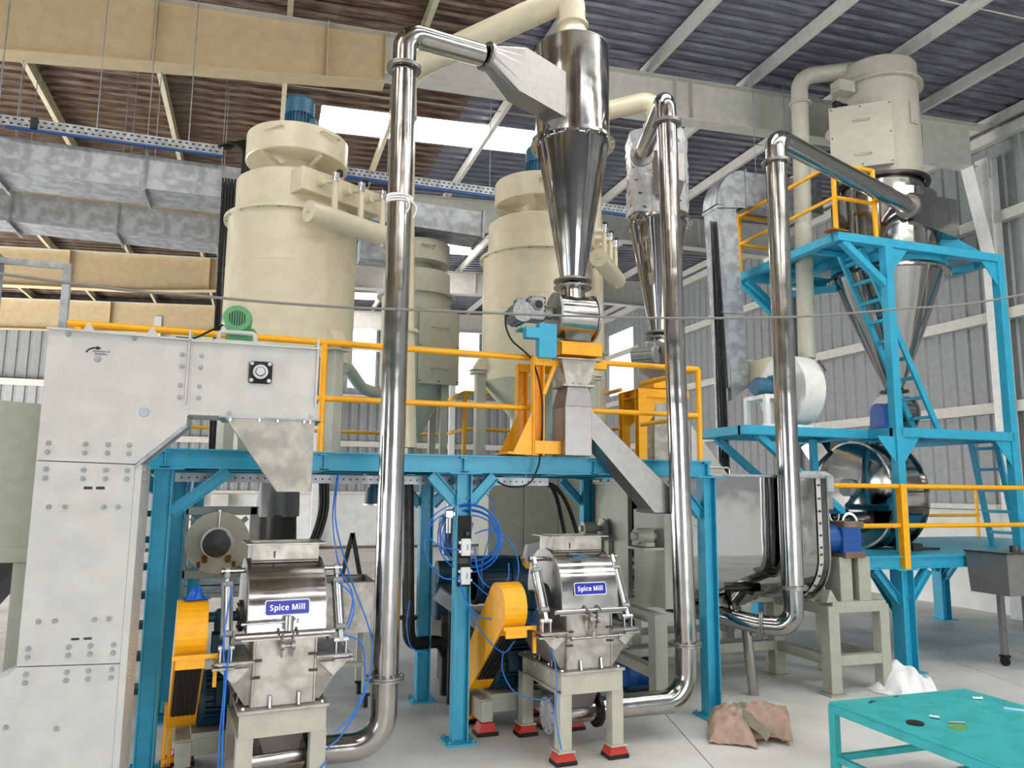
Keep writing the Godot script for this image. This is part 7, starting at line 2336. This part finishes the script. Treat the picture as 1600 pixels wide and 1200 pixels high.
# ---------------------------------------------------------------- things seen under the mezzanine
func under_platform() -> void:
	var o := thing("round_port", "cream dished disc with dark round opening, mounted on an olive frame behind the left mill", "port", V(-0.34, 0.0, -8.45))
	var c := V(-0.335, 1.64, -8.25)
	var s := Sh.new()
	s.t = Transform3D(Basis(V(1, 0, 0), V(0, 0, -1), V(0, 1, 0)), c)
	s.lathe([Vector2(0.14, 0.035), Vector2(0.16, 0.04), Vector2(0.305, 0.0), Vector2(0.305, -0.015), Vector2(0.14, -0.015)], 56)
	part(o, "dished_disc", s, M.cream)
	s = Sh.new()
	s.ring(c + V(0, 0, 0.04), V(0, 0, 1), 0.125, 0.155, 0.05, 40)
	part(o, "rim_ring", s, M.steel)
	s = Sh.new()
	s.t = Transform3D(Basis(V(1, 0, 0), V(0, 0, -1), V(0, 1, 0)), c)
	s.lathe([Vector2(0.13, 0.02), Vector2(0.128, -0.25), Vector2(0.0, -0.26)], 40)
	part(o, "dark_throat", s, M.dark_steel)
	s = Sh.new()
	s.cyl(c + V(0, 0.02, 0.06), c + V(0.01, 0.31, 0.05), 0.008, 0.008, 8); s.cyl(c + V(0.01, 0.30, 0.05), c + V(0.01, 0.325, 0.05), 0.016, 0.016, 10)
	part(o, "lever", s, M.steel)
	for sx in [-1.0, 1.0]:
		s = Sh.new()
		s.box(c + V(sx * 0.11, -0.16, 0.045), V(0.05, 0.07, 0.05), 0.01); s.box(c + V(sx * 0.165, -0.215, 0.03), V(0.03, 0.06, 0.03), 0.006)
		part(o, "toggle_clamp", s, M.orange_rust)
	for k in [[V(-0.70, 1.95, -8.4), V(0.03, 1.95, -8.4)], [V(-0.70, 1.32, -8.4), V(0.03, 1.32, -8.4)], [V(-0.67, 0.0, -8.4), V(-0.67, 1.99, -8.4)], [V(0.0, 0.0, -8.4), V(0.0, 1.99, -8.4)]]:
		sq_bar(o, "frame_bar", k[0], k[1], 0.085, M.frame_grey)
	for k in [[-0.60, 1.88], [-0.07, 1.88], [-0.60, 1.40], [-0.07, 1.40]]:
		s = Sh.new()
		s.bar(V(k[0], k[1], -8.34), c + (V(k[0], k[1], -8.34) - c).normalized() * 0.29, 0.05, 0.04, V(0, 0, 1))
		part(o, "corner_strut", s, M.frame_grey)
	# stairs at the left
	o = thing("stair", "teal steel stair with open treads glimpsed left of the round port", "stair", V(-1.1, 0, -8.9))
	for i in 8:
		s = Sh.new()
		s.box(V(-1.12, 0.27 * (i + 1), -8.3 - 0.17 * i), V(0.75, 0.06, 0.22), 0.004)
		part(o, "tread", s, M.motor_dark)
	for x in [-1.52, -0.73]:
		s = Sh.new()
		s.bar(V(x, 0.05, -8.15), V(x, 2.5, -9.7), 0.03, 0.16)
		part(o, "stringer", s, M.blue_paint)
	# stacked pale panels
	for i in 4:
		s = Sh.new()
		s.box(V(-0.1, 0.82 + 0.105 * i, -11.6), V(2.2, 0.09 if i < 3 else 0.30, 0.8), 0.004)
		if i == 3: s = Sh.new(); s.box(V(-0.15, 1.26, -11.6), V(1.7, 0.22, 0.8), 0.004)
		single("pale_panel", ["lowest pale panel of the stack behind the round port", "second pale panel up in the stack behind the round port", "third pale panel up in the stack behind the round port", "thick white slab topping the panel stack behind the round port"][i], "panel", s, M.white_panel if i == 3 else M.galvanised)
	s = Sh.new()
	for x in [-1.0, 0.8]:
		for z in [-11.3, -11.9]: s.box(V(x, 0.387, z), V(0.08, 0.774, 0.08))
	s.box(V(-0.1, 0.74, -11.6), V(2.2, 0.06, 0.8))
	single("trestle", "grey trestle carrying the stack of pale panels", "trestle", s, M.frame_grey)
	# tarp covered machine
	s = Sh.new()
	s.t = Transform3D(Basis.IDENTITY, V(0.33, 0, -12.2))
	var tarp := func(u: float, v: float, y0: float, y1: float) -> Vector3:
		var a := u * TAU
		var r := 0.27 + 0.02 * sin(a * 5.0 + v * 3.0) + 0.015 * sin(a * 9.0) + 0.03 * (1.0 - v)
		return V(r * cos(a), lerpf(y0, y1, v), -r * sin(a))
	s.surf(36, 10, func(u, v): return tarp.call(u, v, 1.75, 2.62))
	o = thing("covered_machine", "upright object draped in grey and dark brown cloth behind the left mill", "cover", V(0.33, 0, -12.2))
	part(o, "grey_cover", s, M.grey_tarp)
	s = Sh.new()
	s.t = Transform3D(Basis.IDENTITY, V(0.33, 0, -12.2))
	s.surf(36, 10, func(u, v): return tarp.call(u, v, 0.0, 1.78) * V(1.03, 1, 1.03))
	part(o, "brown_cover", s, M.brown_tarp)
	s = Sh.new()
	s.t = Transform3D(Basis.IDENTITY, V(0.33, 0, -12.2))
	s.lathe([Vector2(0.28, 2.60), Vector2(0.2, 2.66), Vector2(0.0, 2.68)], 24)
	part(o, "cover_top", s, M.grey_tarp)
	# tote bin on castors between mill and pipe
	o = thing("tote_bin", "open raw steel tote bin on grey legs between the left mill and its pipe", "bin", V(0.95, 0, -8.1))
	var X0 := 0.66
	var X1 := 1.19
	s = Sh.new()
	for z in [-8.02, -8.62]: s.hull8([V(X0 + 0.02, 0.74, z - 0.004), V(X1 - 0.01, 0.74, z - 0.004), V(X1 - 0.01, 0.74, z + 0.004), V(X0 + 0.02, 0.74, z + 0.004), V(X0, 1.24, z - 0.004), V(X1, 1.24, z - 0.004), V(X1, 1.24, z + 0.004), V(X0, 1.24, z + 0.004)])
	for x in [X0, X1]: s.box(V(x, 0.99, -8.32), V(0.008, 0.5, 0.60))
	s.box(V((X0 + X1) / 2, 0.745, -8.32), V(X1 - X0, 0.01, 0.6))
	part(o, "bin_body", s, M.worn_steel)
	s = Sh.new()
	s.bar(V(X0 - 0.02, 1.245, -8.01), V(X1 + 0.02, 1.245, -8.01), 0.03, 0.012); s.bar(V(X0 - 0.02, 1.245, -8.63), V(X1 + 0.02, 1.245, -8.63), 0.03, 0.012); s.bar(V(X1, 1.245, -8.01), V(X1, 1.245, -8.63), 0.03, 0.012); s.bar(V(X0, 1.245, -8.01), V(X0, 1.245, -8.63), 0.03, 0.012)
	part(o, "rim", s, M.dark_steel)
	for x in [X0 + 0.05, X1 - 0.03]:
		for z in [-8.06, -8.58]:
			var lg := sq_bar(o, "leg", V(x, 0.14, z), V(x, 0.76, z), 0.075, M.frame_grey)
			s = Sh.new()
			s.cyl(V(x - 0.02, 0.065, z), V(x + 0.02, 0.065, z), 0.065, 0.065, 20); s.box(V(x, 0.13, z), V(0.08, 0.03, 0.08))
			part(lg, "caster", s, M.rubber)
	sq_bar(o, "rail", V(X0, 0.42, -8.06), V(X1, 0.42, -8.06), 0.05, M.frame_grey)
	s = Sh.new()
	s.bar(V(1.02, 0.0, -11.2), V(1.35, 1.55, -11.2), 0.06, 0.06); s.bar(V(1.35, 1.55, -11.2), V(1.68, 0.0, -11.2), 0.06, 0.06); s.bar(V(1.12, 0.45, -11.2), V(1.58, 0.45, -11.2), 0.05, 0.05)
	single("a_frame", "dark grey steel A-frame standing behind the first vertical pipe", "trestle", s, M.dark_steel)
	# dark glossy drain pipe
	o = thing("dark_pipe", "glossy black steel pipe just right of the first vertical pipe, ending in a low bend", "pipe", V(1.56, 0.6, -8.0))
	tube_part(o, "riser", [V(1.52, 2.33, -8.0), V(1.57, 0.86, -8.0)], 0.062, M.dark_steel, 0.0, 24)
	tube_part(o, "bend", [V(1.57, 0.86, -8.0), V(1.58, 0.60, -8.0), V(2.05, 0.56, -8.3), V(2.05, 0.0, -8.3)], 0.066, M.black, 0.2, 24)
	s = Sh.new()
	s.ring(V(1.57, 0.87, -8.0), Vector3.UP, 0.06, 0.095, 0.03)
	part(o, "flange", s, M.black)
	# small dark green motor under the deck
	o = thing("hung_motor", "small dark green motor hanging under the deck beside the first vertical pipe", "motor", V(1.13, 2.2, -7.8))
	s = Sh.new()
	s.cyl(V(1.14, 2.28, -7.8), V(1.14, 2.335, -7.8), 0.11, 0.11, 24); s.cyl(V(1.14, 2.20, -7.8), V(1.14, 2.29, -7.8), 0.06, 0.06, 20); s.cyl(V(1.14, 2.03, -7.8), V(1.14, 2.20, -7.8), 0.095, 0.085, 24)
	part(o, "motor_body", s, M.motor_dark)
	s = Sh.new()
	s.ring(V(1.14, 2.03, -7.8), Vector3.UP, 0.085, 0.105, 0.014, 24)
	part(o, "rim", s, M.alu)
	# further mill with big dark motor
	o = thing("rear_mill", "dark machinery with big petrol-blue motor behind the middle column's hoses", "mill", V(2.5, 0, -8.9))
	motor(o, V(2.46, 1.14, -8.75), V(1, 0, 0), 0.27, 0.70, M.motor_dark)
	s = Sh.new()
	s.box(V(2.6, 0.62, -8.8), V(1.1, 0.36, 0.5), 0.01); s.box(V(2.2, 0.25, -8.8), V(0.14, 0.5, 0.5)); s.box(V(3.0, 0.25, -8.8), V(0.14, 0.5, 0.5))
	part(o, "base_frame", s, M.dark_steel)
	s = Sh.new()
	s.box(V(3.08, 1.2, -8.62), V(0.14, 0.42, 0.2), 0.03)
	part(o, "belt_guard", s, M.yellow_paint)
	s = Sh.new()
	s.box(V(2.16, 1.0, -8.8), V(0.34, 0.55, 0.42), 0.02); s.cyl(V(2.0, 1.25, -8.62), V(2.3, 1.25, -8.62), 0.13, 0.13, 24)
	part(o, "housing", s, M.motor_dark)
	s = Sh.new()
	s.t = Transform3D(Basis(Vector3.FORWARD, 0.2), V(2.2, 1.62, -8.7))
	s.lathe([Vector2(0.10, -0.2), Vector2(0.20, 0.12), Vector2(0.20, 0.22), Vector2(0.12, 0.26)], 28)
	s.box(V(0.05, 0.42, 0.02), V(0.16, 0.30, 0.16), 0.02)
	part(o, "feed_funnel", s, M.steel)
	s = Sh.new()
	s.hull8([V(3.02, 1.36, -8.5), V(3.24, 1.36, -8.5), V(3.24, 1.36, -8.6), V(3.02, 1.36, -8.6), V(3.06, 1.55, -8.5), V(3.3, 1.60, -8.5), V(3.3, 1.60, -8.6), V(3.06, 1.55, -8.6)])
	part(o, "guard_plate", s, M.white_panel)
	o = thing("incline_chute", "narrow galvanised chute sloping behind the middle column", "chute", V(2.2, 0.7, -7.9))
	s = Sh.new()
	s.channel(V(1.85, 1.12, -7.95), V(2.55, 0.62, -7.75), 0.16, 0.13, 0.006)
	part(o, "channel", s, M.galvanised)
	sq_bar(o, "leg", V(2.0, 0.0, -7.92), V(2.0, 0.98, -7.92), 0.05, M.dark_steel); sq_bar(o, "leg", V(2.45, 0.0, -7.8), V(2.45, 0.66, -7.8), 0.05, M.dark_steel)
	# big grey enclosure
	o = thing("grey_enclosure", "large plain grey sheet enclosure standing behind the machines under the mezzanine", "cabinet", V(4.2, 0, -11.4))
	for i in 3:
		s = Sh.new()
		s.box(V(3.62 + 0.57 * i, 1.30, -11.3), V(0.562, 2.3, 0.5), 0.005)
		part(o, "side_panel", s, M.frame_grey)
	s = Sh.new()
	s.box(V(4.19, 0.08, -11.3), V(1.75, 0.16, 0.5)); s.box(V(4.19, 1.18, -11.045), V(1.72, 0.012, 0.012))
	part(o, "plinth", s, M.frame_grey)
	# blue gloves left on the guard of the left mill
	s = Sh.new()
	s.t = Transform3D(Basis(Vector3.UP, 0.3), V(-0.36, 1.38, -5.93))
	s.surf(22, 16, func(u, v):
		var x: float = (u - 0.5) * 0.17
		var z: float = (v - 0.5) * 0.14
		return V(x, 0.03 + (0.075 * exp(-pow(x / 0.045, 2.0) - pow(z / 0.06, 2.0)) + 0.020 * sin(u * 17.0 + v * 6.0) + 0.013 * sin(v * 23.0)) * minf(1.0, 5.0 * minf(minf(u, 1 - u), minf(v, 1 - v)) + 0.1), z))
	single("blue_glove", "crumpled blue glove lying on top of the left mill's belt guard", "glove", s, M.glove)
	# wall boxes far behind
	for k in 2:
		s = Sh.new()
		s.box(V(-2.1 + k * 0.95, 1.72, -28.2), V(0.55, 0.42, 0.25), 0.01)
		single("wall_box", ["small white electric box on the far white wall, left one", "small white electric box on the far white wall, right one"][k], "box", s, M.white_panel)

func _ready() -> void:
	materials()
	stage()
	building()
	platform()
	cyclone_one()
	cyclone_two()
	pipes()
	filters()
	ducts()
	elevator()
	mills()
	mixers()
	tower()
	floor_things()
	under_platform()
